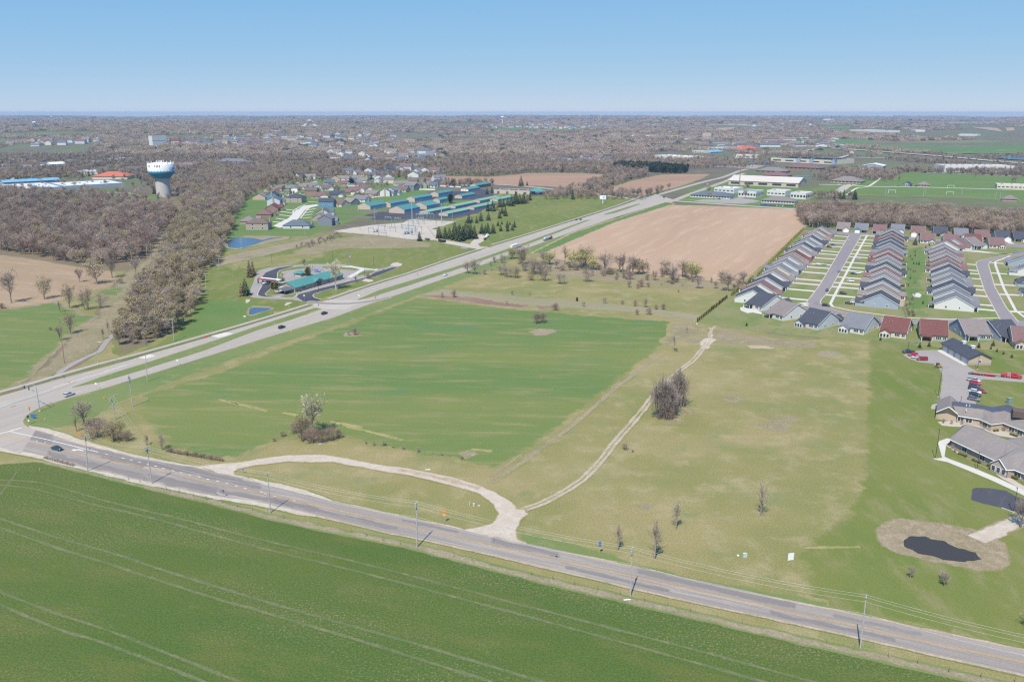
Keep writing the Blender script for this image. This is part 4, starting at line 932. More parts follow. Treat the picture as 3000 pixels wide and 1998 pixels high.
ORANGE = pm('orange_roof', (.50, .125, .065), .6); BLUER = pm('blue_roof', (.16, .36, .50), .5); REDP = pm('red_paint', (.45, .03, .035), .35, spec=.5); BROWNP = pm('dark_brown_screen', (.13, .095, .08), .7)

def gable_mesh(W, D, hw, rh, ridge='x', over=.45, over_g=.35, t=.18, hip=False, x0=0, y0=0, z0=0.0):
    """walls and roof over a W x D footprint with its corner at (x0, y0); returns two mesh builders"""
    w_, r_ = MB(), MB()
    w_.b2(x0, x0 + W, y0, y0 + D, z0, z0 + hw)
    q = []
    if ridge == 'x': L, S, tr = W, D, lambda a, s, z: (x0 + a, y0 + s, z0 + z)
    else: L, S, tr = D, W, lambda a, s, z: (x0 + s, y0 + a, z0 + z)
    k = rh / (S / 2)
    if hip:
        e = over; i = min(S / 2, L / 2 - .3)
        P = [tr(-e, -e, hw - k * e), tr(L + e, -e, hw - k * e), tr(L + e, S + e, hw - k * e), tr(-e, S + e, hw - k * e), tr(i, S / 2, hw + rh), tr(L - i, S / 2, hw + rh)]
        fs = [(0, 1, 5, 4), (1, 2, 5), (2, 3, 4, 5), (3, 0, 4)]
        r_.add(P, fs); r_.add([(p[0], p[1], p[2] - t) for p in P[:4]] + P[:4], [(0, 1, 5, 4), (1, 2, 6, 5), (2, 3, 7, 6), (3, 0, 4, 7)])
        r_.add([(p[0], p[1], p[2] - t) for p in P[:4]], [(3, 2, 1, 0)])
    else:
        for a in (0, L): w_.add([tr(a, 0, hw), tr(a, S, hw), tr(a, S / 2, hw + rh - .02)], [(0, 1, 2)])
        for s0, s1 in ((-over, S / 2), (S + over, S / 2)):
            z_0 = hw - k * over
            A = [tr(-over_g, s0, z_0), tr(L + over_g, s0, z_0), tr(L + over_g, s1, hw + rh), tr(-over_g, s1, hw + rh)]
            B = [(p[0], p[1], p[2] + t) for p in A]
            r_.add(A + B, [(3, 2, 1, 0), (4, 5, 6, 7), (0, 1, 5, 4), (1, 2, 6, 5), (3, 0, 4, 7)])
    return w_, r_
def rake(mb, x, y0, y1, hw, rh, t=.16, d=.06):
    """white boards under the gable roof edge"""
    ym = (y0 + y1) / 2
    for ya in (y0, y1):
        mb.add([(x - d, ya, hw - .28), (x + d, ya, hw - .28), (x + d, ym, hw + rh - .26), (x - d, ym, hw + rh - .26), (x - d, ya, hw + .02), (x + d, ya, hw + .02), (x + d, ym, hw + rh + .04), (x - d, ym, hw + rh + .04)],
               [(0, 3, 2, 1), (4, 5, 6, 7), (0, 1, 5, 4), (1, 2, 6, 5), (2, 3, 7, 6), (3, 0, 4, 7)])
def window(par, c, size, face, n=2, name='window', frame=None):
    """face: unit normal (x,y) the window looks along; frame with its glazing as a sub-part"""
    rz = math.atan2(face[1], face[0]) + math.pi / 2
    f = MB(); f.box((0, 0, 0), (size[0] + .24, .10, size[1] + .24)); o = f.build(name, frame or TRIM, par)
    o.location = c; o.rotation_euler = (0, 0, rz)
    p = MB(); wd = size[0] / n
    for i in range(n): p.box((-size[0] / 2 + wd * (i + .5), -.05, 0), (wd - .12, .06, size[1] - .1))
    p.build('pane', GLASS, o); return o

# ---------------------------------------------------------------- the row houses
def row_house(label, gside, back):
    W, D, hw, rh = 13.2, 22.0, 3.2, 5.8
    o = root('row_house', (0, 0, 0), 0, label, 'house')
    w_, r_ = gable_mesh(W, D, hw, rh, 'x', .5, .35, .2, x0=-W / 2, y0=-D / 2)
    gx = gside * 3.6
    w2, r2 = gable_mesh(6.6, 5.0, 2.9, 2.3, 'y', .4, .35, .18, x0=gx - 3.3, y0=-D / 2 - 3.0)
    w_.add(w2.v, w2.f); r_.add(r2.v, r2.f)
    px = -gside * 3.4
    r_.add([(px - 3.4, -D / 2 - 2.2, 2.75), (px + 3.4, -D / 2 - 2.2, 2.75), (px + 3.4, -D / 2 + .2, 3.5), (px - 3.4, -D / 2 + .2, 3.5), (px - 3.4, -D / 2 - 2.2, 2.55), (px + 3.4, -D / 2 - 2.2, 2.55)], [(0, 1, 2, 3), (4, 0, 3), (0, 4, 5, 1), (1, 5, 2)])
    bx = -gside * 3.6
    if back == 'sunroom':
        w3, r3 = gable_mesh(5.2, 4.0, 2.8, 1.7, 'y', .35, .3, .16, x0=bx - 2.6, y0=D / 2 - .4); w_.add(w3.v, w3.f); r_.add(r3.v, r3.f)
    elif back == 'porch':
        r_.add([(bx - 2.8, D / 2 - .2, 3.3), (bx + 2.8, D / 2 - .2, 3.3), (bx + 2.8, D / 2 + 3.4, 2.75), (bx - 2.8, D / 2 + 3.4, 2.75), (bx - 2.8, D / 2 + 3.4, 2.55), (bx + 2.8, D / 2 + 3.4, 2.55)], [(0, 3, 2, 1), (3, 4, 5, 2), (0, 4, 3), (1, 2, 5)])
    w_.build('wall', WM['white'], o); r_.build('roof', RF['grey'], o)
    for s in (-1, 1):
        tr = MB(); rake(tr, s * (W / 2 + .36), -D / 2 - .5, D / 2 + .5, hw - .25, rh + .25); tr.build('gable_trim', TRIM, o)
    d = MB(); d.box((gx, -D / 2 - 3.03, 1.2), (5.0, .1, 2.35)); d.build('garage_door', GDOOR, o)
    p = MB(); p.b2(px - 2.9, px - .4, -D / 2 - .08, -D / 2 - .02, .2, 2.5); p.build('porch_shade_panel', DARK, o)  # flat dark panel on the wall paints the shade of the porch recess
    for s in (-3.1, 3.1):
        c = MB(); c.box((px + s, -D / 2 - 2.0, 1.3), (.28, .28, 2.6)); c.build('porch_column', TRIM, o)
    window(o, (px + 1.7, -D / 2 - .05, 1.7), (1.9, 1.4), (0, -1))
    window(o, (-gside * -2.2, D / 2 + .05, 1.7), (2.6, 1.5), (0, 1), 3)
    window(o, (gside * 5.2, D / 2 + .05, 1.7), (1.7, 1.5), (0, 1), 2)
    for s in (-1, 1):
        window(o, (s * (W / 2 + .05), 4.5, 1.8), (1.0, 1.4), (s, 0), 1); window(o, (s * (W / 2 + .05), -3.0, 1.9), (.8, 1.0), (s, 0), 1)
    if back == 'sunroom':
        for k in range(3): window(o, (bx - 1.6 + 1.6 * k, D / 2 + 3.66, 1.45), (1.25, 1.9), (0, 1), 1)
        for s in (-1, 1): window(o, (bx + s * 2.66, D / 2 + 1.8, 1.5), (2.2, 1.8), (s, 0), 2)
    elif back == 'porch':
        for s in (-2.5, 2.5):
            c = MB(); c.box((bx + s, D / 2 + 3.2, 1.3), (.25, .25, 2.6)); c.build('porch_column', TRIM, o)
        c = MB(); c.b2(bx - 1.6, bx + 1.6, D / 2 + .02, D / 2 + .08, .2, 2.4); c.build('patio_door', GLASS, o)
    for k in range(3):
        v = MB(); v.tube([(1.5 * k - gside * 2, 3.5 + k * .8, 6), (1.5 * k - gside * 2, 3.5 + k * .8, 8.4 - (3.5 + k * .8) * .536 + .9)], .13, 6); v.build('vent_pipe', TRIM, o)
    return o
RH = {}
rows = []
def lerp_px(a, b, n):
    A, B = g(*a), g(*b); return [A.lerp(B, i / (n - 1)) for i in range(n)]
ordn = ['first', 'second', 'third', 'fourth', 'fifth', 'sixth', 'seventh', 'eighth', 'ninth', 'tenth', 'eleventh', 'twelfth', 'thirteenth', 'fourteenth', 'fifteenth', 'sixteenth', 'seventeenth']
RN = dict(charcoal='charcoal', grey='grey', taupe='taupe', redbrown='red-brown', darkred='dark red', brown='brown', blue='blue-grey', tan='tan')
wl = ['white', 'white', 'pale', 'white', 'cream', 'white', 'white', 'taupew', 'white', 'pale']
def place_row(pts, rz, roofs, where, grp, walls=None, proto=None, sc=1.0):
    for i, p in enumerate(pts):
        key = (1 if (i * 7 + len(where)) % 3 else -1, proto or ('sunroom', 'porch', 'porch', 'none')[(i * 5 + len(where)) % 4])
        ro = roofs[i % len(roofs)]; wa = (walls or wl)[i % len(walls or wl)]; z = rz[i] if hasattr(rz, '__len__') else rz
        lb = '%s-roofed house, %s' % (RN[ro], where % ordn[i])
        if key not in RH:
            RH[key] = row_house(lb, *key); o = RH[key]; o.location = p; o.rotation_euler = (0, 0, z)
            for k in o.children:
                n = k.name.split('.')[0]
                if n in ('wall', 'roof'): k.material_slots[0].link = 'OBJECT'; k.material_slots[0].material = WM[wa] if n == 'wall' else RF[ro]
        else: o = dup(RH[key], p, z, lb, None, None, {'wall': WM[wa], 'roof': RF[ro]})
        o['group'] = grp; o['category'] = 'house'; rows.append((o, p, z, key[0], grp))
        o.scale = (sc, sc, sc)
W_pts = lerp_px((2208, 884), (2404, 691), 15)
place_row(W_pts, YAW, ['charcoal', 'redbrown', 'charcoal', 'taupe', 'grey', 'grey', 'taupe', 'darkred', 'taupe', 'charcoal', 'grey', 'charcoal', 'taupe', 'redbrown', 'grey'], '%s of the row beside the long hedge', 'houses of the row beside the hedge')
E_pts = lerp_px((2576, 896), (2612, 697), 15)
place_row(E_pts, YAW + math.pi, ['charcoal', 'taupe', 'charcoal', 'taupe', 'redbrown', 'charcoal', 'grey', 'darkred', 'redbrown', 'grey', 'charcoal', 'charcoal', 'darkred', 'charcoal', 'taupe'], '%s of the row between the dark street and the back lawn', 'houses of the middle row', ['bluegrey', 'cream'] + wl)
R_pts = lerp_px((2793, 903), (2762, 748), 11)
place_row(R_pts, YAW, ['grey', 'grey', 'charcoal', 'grey', 'grey', 'charcoal', 'redbrown', 'redbrown', 'taupe', 'redbrown', 'grey'], '%s of the row facing the curved street', 'houses of the row on the curved street')
place_row([g(2772, 733), g(2800, 727), g(2836, 724)], [YAW - R(8), YAW - R(22), YAW - R(38)], ['redbrown', 'redbrown', 'taupe'], '%s on the bend of the curved street', 'houses on the bend of the curved street')
place_row([g(3090, 915), g(3062, 872), g(3038, 838), g(3016, 806), g(3002, 781)], [YAW + math.pi + R(a) for a in (14, 12, 8, 0, -12)], ['redbrown', 'charcoal', 'charcoal', 'grey', 'grey'], '%s of the row across the curved street', 'houses across the curved street', ['bluegrey', 'white'])
Bp = [(2469,678),(2522,681),(2575,685),(2628,684),(2688,690),(2752,692),(2813,697),(2874,702),(2933,705),(2987,708)]
place_row([g(*p) + U3 * 9 for p in Bp], [YAW - math.pi / 2 + R(a) for a in (0,0,0,0,0,4,5,6,8,8)], ['taupe', 'grey', 'redbrown', 'grey', 'redbrown', 'charcoal', 'grey', 'redbrown', 'charcoal', 'charcoal'], '%s in the row along the wood, garage to the cross street', 'houses of the row along the wood', ['cream', 'blue', 'taupew', 'pale', 'tan', 'brick', 'tan', 'cream', 'white', 'tan'], None, .92)
place_row([g(*p) + U3 * 8 for p in ((2716,713),(2783,717),(2850,716),(2915,727))], [YAW + math.pi / 2 + R(a) for a in (2, 4, 5, 8)], ['redbrown', 'redbrown', 'darkred', 'redbrown'], '%s of four with its back to the curved street lawn', 'four houses with backs to the lawn', ['white', 'white', 'pale', 'cream'], 'sunroom', .95)
Fp = [((2208,906),-62,'charcoal','white'),((2267,934),-62,'taupe','white'),((2364,961),-54,'charcoal','pale'),((2494,976),-44,'grey','white'),((2614,989),-33,'darkred','cream'),((2735,999),-22,'darkred','sage'),((2866,997),-6,'taupe','bluegrey'),((2965,1000),8,'charcoal','bluegrey'),((3010,1022),-20,'redbrown','tan')]
Fo = ['paved round patio at its back, end of the front house row','white gable side beside the street corner, front house row','pale siding and a sunroom, front house row by the street corner','white walls, middle of the front house row','cream walls and a sunroom, front house row facing the meadow','sage green walls, behind the long garage building','blue-grey gable side, behind the ridge of the garage building','blue-grey gable, near the photo edge in the front house row','tan walls and a sunroom at the photo edge, by the garage']
for i, (p, a, ro, wa) in enumerate(Fp):
    y = Vector((-math.sin(R(a)), math.cos(R(a)), 0))
    place_row([g(*p) + y * 11.5], R(a) + math.pi, [ro], 'x%s', 'houses of the front row', [wa], 'sunroom' if i in (2, 3, 4, 8) else 'porch')
    rows[-1][0]['label'] = '%s-roofed house with %s' % (RN[ro], Fo[i])

# streets, walks, drives and lawns of the new houses
cv('plotgrass', (.165, .180, .062), (.215, .195, .090), (.120, .170, .050), .02, .06, 1.8, YAW, 1.5, (.5, .62), .85, .16, (.4, .58))
sheet('plot_lawns', [(2041,945),(2130,876),(2354,676),(2440,673),(2600,676),(2800,690),(3000,702),(3300,740),(3500,1000),(3100,1028),(2900,1022),(2640,1004),(2545,998),(2480,992),(2420,986),(2380,992),(2300,985),(2180,965),(2110,957)], 'plotgrass', .037, 'meadow', 2, amp=1)
sheet('green_lawn', [(2660,735),(2700,725),(2712,770),(2690,840),(2730,900),(2660,905),(2650,860),(2648,790)], 'brightlawn', .04, 'plotgrass', 5, amp=4)
rs = random.Random(9)
for i in range(34):
    y = 738 + 190 * rs.random() ** .8; x = 2672 - (y - 738) * .06 + rs.uniform(-16, 16)
    tree(rs.choice(('shrub0', 'shrub1', 'shrubbud')), g(x, y), rs.uniform(1.2, 3.4), 'young garden shrub planted on the strip between the middle and curved-street rows', 'young shrubs between the house rows', False)
sheet('straw_patch', [(2618,862),(2648,856),(2658,894),(2642,900),(2630,892)], 'gravel_brown', .043, 'plotgrass', 1, amp=.6)
S1L = [(2488,689),(2400,838),(2364,884),(2366,898),(2383,906),(2400,909),(2461,925),(2558,937),(2665,949),(2760,953),(2910,952),(3060,962)]
S1R = [(3060,944),(2960,938),(2910,937),(2665,939),(2558,929),(2464,914),(2415,898),(2403,888),(2406,878),(2428,855),(2524,689)]
sheet('street', S1L + S1R, 'asphalt_street', .065, step=4)
sheet('street', [(2935,945),(2885,855),(2859,775),(2861,768),(2872,763),(2966,743),(3100,726),(3100,736),(3000,750),(2926,758),(2901,766),(2896,776),(2915,842),(2948,901),(2985,945)], 'asphalt_street', .068, step=3)
sheet('street', [(2430,679),(2490,682),(2660,695),(2800,704),(3000,717),(3200,735),(3200,744),(3000,726),(2800,712),(2660,703),(2500,690),(2430,687)], 'asphalt_street', .067, step=4)
for E in (S1L[:2], [(2400,838),(2364,884),(2366,898),(2383,906),(2461,925),(2558,937),(2665,949),(2910,952)], [(2910,937),(2665,939),(2558,929),(2464,914),(2415,898),(2403,888),(2406,878),(2428,855),(2524,689)], [(2935,945),(2885,855),(2859,775),(2861,768),(2872,763),(2966,743)], [(2926,758),(2901,766),(2896,776),(2915,842),(2948,901),(2985,945)]):
    ribbon('kerb', E, .7, 'gravel', .10, curve=False)
ribbon('footway', [(2541,689),(2500,762),(2450,856),(2433,890),(2440,899),(2502,912),(2655,932),(2780,936),(2925,932)], 1.7, 'white_walk', .09, curve=False)
ribbon('footway', [(2960,750),(2916,767),(2916,776),(2941,845),(2976,911),(3005,932)], 1.7, 'white_walk', .09, curve=False)
def hit(p, d, line):
    best = None
    L = [V2(g(*q)) for q in line]
    for a, b in zip(L, L[1:]):
        e = b - a; den = d.x * e.y - d.y * e.x
        if abs(den) < 1e-9: continue
        w_ = a - V2(p); t = (w_.x * e.y - w_.y * e.x) / den; s = (w_.x * d.y - w_.y * d.x) / den
        if 0 <= s <= 1 and t > 0 and (best is None or t < best): best = t
    return best
SL = {'houses of the row beside the hedge': S1L[:4], 'houses of the middle row': [(2406,878),(2428,855),(2524,689)], 'houses of the row on the curved street': [(2935,945),(2885,855),(2859,775),(2861,768)], 'houses on the bend of the curved street': [(2861,768),(2872,763),(2966,743)], 'houses across the curved street': [(2985,945),(2948,901),(2915,842),(2896,776),(2901,766)], 'houses of the row along the wood': [(2430,679),(2490,682),(2660,695),(2800,704),(3000,717),(3200,735)], 'houses of the front row': S1L[1:]}
DRV = []
for o, p, rz, gs, grp in rows:
    if grp not in SL: continue
    f = Vector((math.sin(rz), -math.cos(rz))); x = Vector((math.cos(rz), math.sin(rz)))
    a = V2(p) + x * gs * 3.6 * o.scale.x + f * 13.8 * o.scale.x; t = hit(a, f, SL[grp])
    if t and t < 45:
        b = a + f * (t + .3); ribbon_w('driveway', resample([a, b], 5, False), 4.6, 'white_walk', .085); DRV.append((a, f, t, grp))
sheet('patio', [(2168,902),(2180,898),(2195,903),(2215,907),(2233,917),(2230,921),(2205,916),(2190,918),(2170,910)], 'white_walk', .075, curve=True)
sheet('patio', [(2673,862),(2690,858),(2700,866),(2695,872),(2680,870)], 'white_walk', .075, curve=True)
ribbon('silt_fence_line', [(2110,958),(2150,962),(2230,972)], .5, 'ditch', .06); ribbon('dirt_ridge', [(2238,973),(2290,981),(2330,984),(2400,990)], 1.3, 'ditch', .06, outer='meadow', rim=.6, amp=.5)
ribbon('dirt_ridge', [(2550,999),(2620,1003),(2680,1007)], 1.2, 'ditch', .06, outer='lawn', rim=.6, amp=.5); ribbon('silt_fence_line', [(2645,898),(2655,930)], .9, 'ditch', .06)

# ---------------------------------------------------------------- garage building and the care home, lower right
def corner(px, py, W, rz=None):
    """frame with its right-hand front corner at a ground pixel; x to the right, y away along the plots"""
    a = (YAW - math.pi / 2) if rz is None else rz; x = Vector((math.cos(a), math.sin(a), 0))
    return g(px, py) - x * W, a
sheet('yard', [(2690,1027),(2770,1024),(2830,1070),(2870,1092),(2990,1098),(3300,1105),(3300,1130),(3000,1121),(2880,1111),(2862,1115),(2858,1190),(2840,1200),(2760,1200),(2752,1190),(2761,1100),(2752,1078),(2735,1066),(2690,1061),(2660,1050),(2645,1040)], 'asphalt_lot', .066, 'lawn', .3, step=3)
sheet('apron', [(2745,1028),(2758,1024),(2835,1070),(2822,1070)], 'white_walk', .07)
A, B, Cc = g(2758, 1025.5), g(2836, 1070), g(2902.5, 1070)
ga = math.atan2((Cc - B).y, (Cc - B).x); GW, GD = (Cc - B).length, (A - B).length
o = root('garage_building', B, ga, 'long four-bay garage building with a charcoal gable roof beside the parking yard', 'garage')
ayw = math.atan2((A - B).y, (A - B).x) - ga
w_, r_ = gable_mesh(GW, GD, 3.6, 2.6, 'y', .7, .8, .25)
sh = lambda v: [(p[0] + (p[1] * math.cos(ayw) if True else 0), p[1] * math.sin(ayw), p[2]) for p in v]
w_.v, r_.v = sh(w_.v), sh(r_.v); w_.build('wall', WM['tan'], o); r_.build('roof', RF['charcoal'], o)
sb = MB(); sb.b2(-.04, GW + .04, -.06, 0, 0, 1.1); sb.build('stone_base', WM['stone'], o)
def sp(a, b): return (a + b * math.cos(ayw), b * math.sin(ayw))
for i in range(4):
    q = MB(); P0, P1 = sp(-.06, GD * (.06 + i * .24)), sp(-.06, GD * (.06 + i * .24) + GD * .17)
    q.add([(*P0, .05), (*P1, .05), (*P1, 2.9), (*P0, 2.9)], [(0, 1, 2, 3)]); q.build('garage_door', pm('bluegrey_door', (.52, .56, .62), .5, vary=.05), o)
for i in range(2):
    q = MB(); c = sp(GW / 2, GD * (.30 + .32 * i)); q.box((c[0], c[1], 6.8), (1.3, 1.3, 1.1), ayw); q.box((c[0], c[1], 7.45), (1.9, 1.9, .2), ayw); q.build('roof_ventilator', TRIM, o)
window(o, (GW * .5, -.05, 1.9), (1.3, 1.2), (0, -1), 2)
d = MB(); d.add([(*sp(-.06, 1.0), .05), (*sp(-.06, 2.2), .05), (*sp(-.06, 2.2), 2.2), (*sp(-.06, 1.0), 2.2)], [(0, 1, 2, 3)]); d.build('door', TRIM, o)

def kpx(sc, x0, y0): return lambda x, y, z=0.0: g(x0 + x / sc, y0 + y / sc, z)
def wall_under(mb, E, inset, z1, z0=0.0):
    """walls dropping from an eave line, set in under the overhang (away from the viewer)"""
    W_ = []
    for i, p in enumerate(E):
        d = (E[min(i + 1, len(E) - 1)] - E[max(i - 1, 0)]); q = Vector((-d.y, d.x, 0)).normalized() * inset; W_.append(p + q)
    for a, b in zip(W_, W_[1:]): mb.add([(a.x, a.y, z0), (b.x, b.y, z0), (b.x, b.y, z1), (a.x, a.y, z1)], [(0, 1, 2, 3)])
    return W_
FR = shingle('care_home_shingle', (.225, .195, .178))
def slab_poly(mb, pts, t=.2):
    n = len(pts); up = [(p.x, p.y, p.z) for p in pts]; lo = [(p.x, p.y, p.z - t) for p in pts]
    mb.add(up + lo, [tuple(range(n)), tuple(range(2 * n - 1, n - 1, -1))] + [(i, n + i, n + (i + 1) % n, (i + 1) % n) for i in range(n)])
k8 = kpx(7.128, 2680, 1080)
o = root('care_home', (0, 0, 0), 0, 'long single-storey building with a white-trimmed front gable and a flat dark roof strip', 'building')
e = 3.1
EL, PK, ER, RB, BL, BR = k8(450,900,e), k8(715,795,6.4), k8(940,975,e), k8(740,560,6.4), k8(470,655,e), k8(905,690,e)
rf = MB(); slab_poly(rf, [EL, PK, RB, BL]); slab_poly(rf, [PK, ER, k8(900,800,4.6), BR, RB]); slab_poly(rf, [BL, RB, BR])
Ev = [k8(900,985,e), k8(1370,1060,e), k8(1600,1165,e), k8(1850,1135,e), k8(2281,1300,e), k8(2900,1540,e)]
Rv = [k8(800,775,6.2), k8(1440,850,6.2), k8(1625,910,6.2), k8(1880,880,6.2), k8(2281,1020,6.2), k8(2900,1250,6.2)]
for i in range(5): slab_poly(rf, [Ev[i], Ev[i + 1], Rv[i + 1], Rv[i]])
rf.build('roof', FR, o)
fl = MB(); Bv = [k8(790,678,6.0), k8(1300,740,6.0), k8(1610,800,6.0), k8(1940,748,6.0), k8(2281,885,6.0), k8(2900,1120,6.0)]
Rl = [Vector((p.x, p.y, 6.05)) for p in Rv]
for i in range(5): slab_poly(fl, [Rl[i], Rl[i + 1], Bv[i + 1], Bv[i]], .3)
fl.build('flat_roof', MEMB, o)
wb = MB(); W1 = wall_under(wb, Ev, .6, e + .1); wall_under(wb, [EL, ER], .5, e + .05); wall_under(wb, [BL, EL], .5, e); wall_under(wb, [Bv[5], Bv[4], Bv[3], Bv[2], Bv[1], Bv[0]], .1, 5.75)
gy = (ER - EL).normalized(); gn = Vector((-gy.y, gy.x, 0)) * .45
a, b, c = EL + gn + gy * .6, ER + gn - gy * .6, PK + gn; wb.add([(a.x, a.y, e), (b.x, b.y, e), (c.x, c.y, 6.0)], [(0, 1, 2)])
wb.build('wall', WM['tan'], o)
tm = MB()
for p, q in ((EL, PK), (PK, ER)): tm.tube([p - gn * .2 + Vector((0, 0, -.15)), q - gn * .2 + Vector((0, 0, -.15))], .22, 4)
for p, q in zip(Ev, Ev[1:]): tm.tube([p + Vector((0, 0, -.12)), q + Vector((0, 0, -.12))], .13, 4)
tm.build('white_trim', TRIM, o)
def wwin(par, seg, t, size, z, n=2):
    a, b = seg; d = (b - a).normalized(); nrm = Vector((d.y, -d.x, 0)); p = a.lerp(b, t) + nrm * .06
    window(par, (p.x, p.y, z), size, (nrm.x, nrm.y), n)
for s, t in ((0, .14), (0, .50), (1, .45), (3, .42), (3, .80), (4, .3)): wwin(o, (W1[s], W1[s + 1]), t, (2.2, 1.6), 1.7)
for x, y in ((1075,790),(1145,795),(1072,890)):
    v = MB(); p = k8(x, y, 6.3 if y < 850 else 5.2); v.tube([p, p + Vector((0, 0, .9))], .14, 6); v.build('vent_pipe', TRIM, o)
sc_ = MB(); p = k8(2200, 1000, 6.2); sc_.box((p.x + 2, p.y, 7.3), (9, 5, 2.4), R(-25)); sc_.build('roof_screen', BROWNP, o)
b2 = kpx(3.136, 2250, 1100)
o = root('care_home_wing', (0, 0, 0), 0, 'lower wing with a broad taupe hip roof, brown porch roof and screened gable porch', 'building')
Ev = [b2(1662,582,e), b2(1880,685,e), b2(2080,778,e), b2(2190,868,e), b2(2268,868,e), b2(2352,902,e), b2(2700,1080,e)]
rd = [b2(1826,447,7.2), b2(1990,512,7.2), b2(2200,592,7.2), b2(2330,645,7.2), b2(2420,680,7.2), b2(2520,720,7.2), b2(2800,850,7.2)]
rf = MB()
for i in range(6): slab_poly(rf, [Ev[i], Ev[i + 1], rd[i + 1], rd[i]])
Bk = [b2(1750,430,e), b2(2000,480,e)]
slab_poly(rf, [Ev[0], rd[0], b2(1780,462,e)]); slab_poly(rf, [rd[2], rd[6], b2(2800,640,7.0), b2(2330,566,7.0), b2(2230,572,5.8)]); slab_poly(rf, [rd[0], b2(1780,462,e), b2(1990,490,e), rd[1]])
gl, gp, gr = b2(2038,800,e), b2(2126,766,5.6), b2(2192,868,e); gb = rd[3]
slab_poly(rf, [gl, gp, gb, Ev[2]]); slab_poly(rf, [gp, gr, rd[4], gb]); rf.build('roof', FR, o)
pr = MB(); slab_poly(pr, [b2(2028,752,2.9), b2(1762,627,2.9), b2(1812,597,4.0), b2(2068,712,4.0)], .25); pr.build('porch_roof', RF['brown'], o)
wb = MB(); W1 = wall_under(wb, Ev, .8, e); W2 = wall_under(wb, [gl, gr], .5, e); gy = (gr - gl).normalized(); gn = Vector((-gy.y, gy.x, 0)) * .5
a, b, c = gl + gn, gr + gn, gp + gn; wb.add([(a.x, a.y, e), (b.x, b.y, e), (c.x, c.y, 5.4)], [(0, 1, 2)]); wall_under(wb, [b2(1780,462,e), Ev[0]], .5, e); wb.build('wall', WM['taupew'], o)
tm = MB()
for p, q in ((gl, gp), (gp, gr), (b2(2028,752,2.85), b2(1762,627,2.85)), (b2(2028,752,2.85), b2(2068,712,3.9))) + tuple(zip(Ev, Ev[1:])): tm.tube([p - Vector((0, 0, .1)), q - Vector((0, 0, .1))], .13, 4)
tm.build('white_trim', TRIM, o)
for s, t in ((0, .62), (1, .40), (4, .3), (5, .3)): wwin(o, (W1[s], W1[s + 1]), t, (2.2, 1.7), 1.6)
for t in (.2, .5, .8): wwin(o, (W2[0], W2[1]), t, (1.3, 1.8), 1.7, 1)
for x, y in ((1775,660),(1890,715),(2020,775)):
    q = MB(); p = b2(x, y + 42); q.box((p.x, p.y, 1.45), (.25, .25, 2.9)); q.build('porch_post', TRIM, o)
sheet('care_home_walk', [(2732,1345),(2760,1341),(2748,1298),(2752,1292),(2775,1284),(2790,1287),(2786,1296),(2772,1302),(2767,1338),(2785,1346),(2850,1370),(2920,1399),(2985,1429),(3060,1470),(3055,1480),(2980,1442),(2900,1405),(2830,1376),(2776,1354)], 'white_walk', .075, step=2)
sheet('planting_bed', [(2768,1303),(2800,1325),(2850,1350),(2905,1378),(2935,1402),(2960,1415),(3020,1450),(3030,1442),(2960,1400),(2905,1380),(2840,1345),(2790,1312),(2785,1303)], 'pad', .07, step=2)
sheet('planting_bed', [(2746,1236),(2760,1247),(2790,1250),(2815,1251),(2830,1245),(2875,1256),(2895,1266),(2925,1277),(2960,1282),(3000,1290),(3000,1270),(2900,1250),(2830,1238),(2800,1232)], 'pad', .07, step=2)
sheet('asphalt_court', [(2845,1464),(2849,1432),(2858,1429),(2900,1430),(2945,1437),(2980,1456),(3060,1490),(3060,1525),(2990,1508),(2935,1488),(2880,1475)], 'asphalt_dark', .068, step=2)
ribbon('kerb', [(2934,1487),(2990,1508),(3050,1528)], .4, 'white_walk', .09)
sheet('patio', [(2728,1192),(2732,1185),(2745,1183),(2745,1199),(2728,1199)], 'walk', .07)
for i, (x, y) in enumerate(((1665,1310),(1725,1305),(2010,1385),(2065,1405),(2120,1420))):
    tree('arbor', k8(x, y), .9, 'clipped green bush in the stone bed of the upper wing', 'clipped bushes of the upper wing', False, 3.2)
for i, (x, y) in enumerate(((1762,725),(1790,735),(1815,748),(1887,783),(1912,795),(1940,807),(2025,833),(2245,942),(2278,953))):
    tree('arbor', b2(x, y), 1.0, 'clipped green bush in the stone bed of the lower wing', 'clipped bushes of the lower wing', False, 3.0)
for i, (x, y) in enumerate(((590,1140),(770,1160),(980,1170),(1340,1200),(1850,1310))):
    tree('shrub1', k8(x, y), 2.2, 'bare ornamental shrub in the stone bed of the upper wing', 'bare shrubs of the upper wing', False, 1.0)
for i, (x, y) in enumerate(((1690,675),(1720,705))):
    tree('shrub1', b2(x, y), 2.0, 'bare ornamental shrub at the end of the lower wing', 'bare shrubs of the lower wing', False, 1.0)

# ---------------------------------------------------------------- self-storage units
def store(cx, cy, ex, ey, W, h, rh, rm, label, side=BLUED, nd_=9, wm='beige', grp='self-storage buildings', hidden_end=False):
    L = (g(ex, ey) - g(cx, cy)).length; p, a = corner(cx, cy, W)
    o = root('storage_building', p, a, label, 'storage building', grp)
    w_, r_ = gable_mesh(W, L, h, rh, 'y', .25, .2, .12); w_.build('wall', WM[wm], o); r_.build('roof', rm, o)
    if side:
        s = L / nd_
        for i in range(nd_):
            d = MB(); d.box((W + .03, s * (i + .5), h * .47), (.1, s * .80, h * .86)); d.build('roll_door', side, o)
    gt = MB(); gt.box((W + .08, L / 2, h - .12), (.12, L, .3)); gt.build('gutter', GREYM, o)
    return o
q8 = lambda x, y: (1180 + x / 7.84, 500 + y / 7.84)
z8 = lambda x, y: (950 + x / 7.84, 450 + y / 7.84)
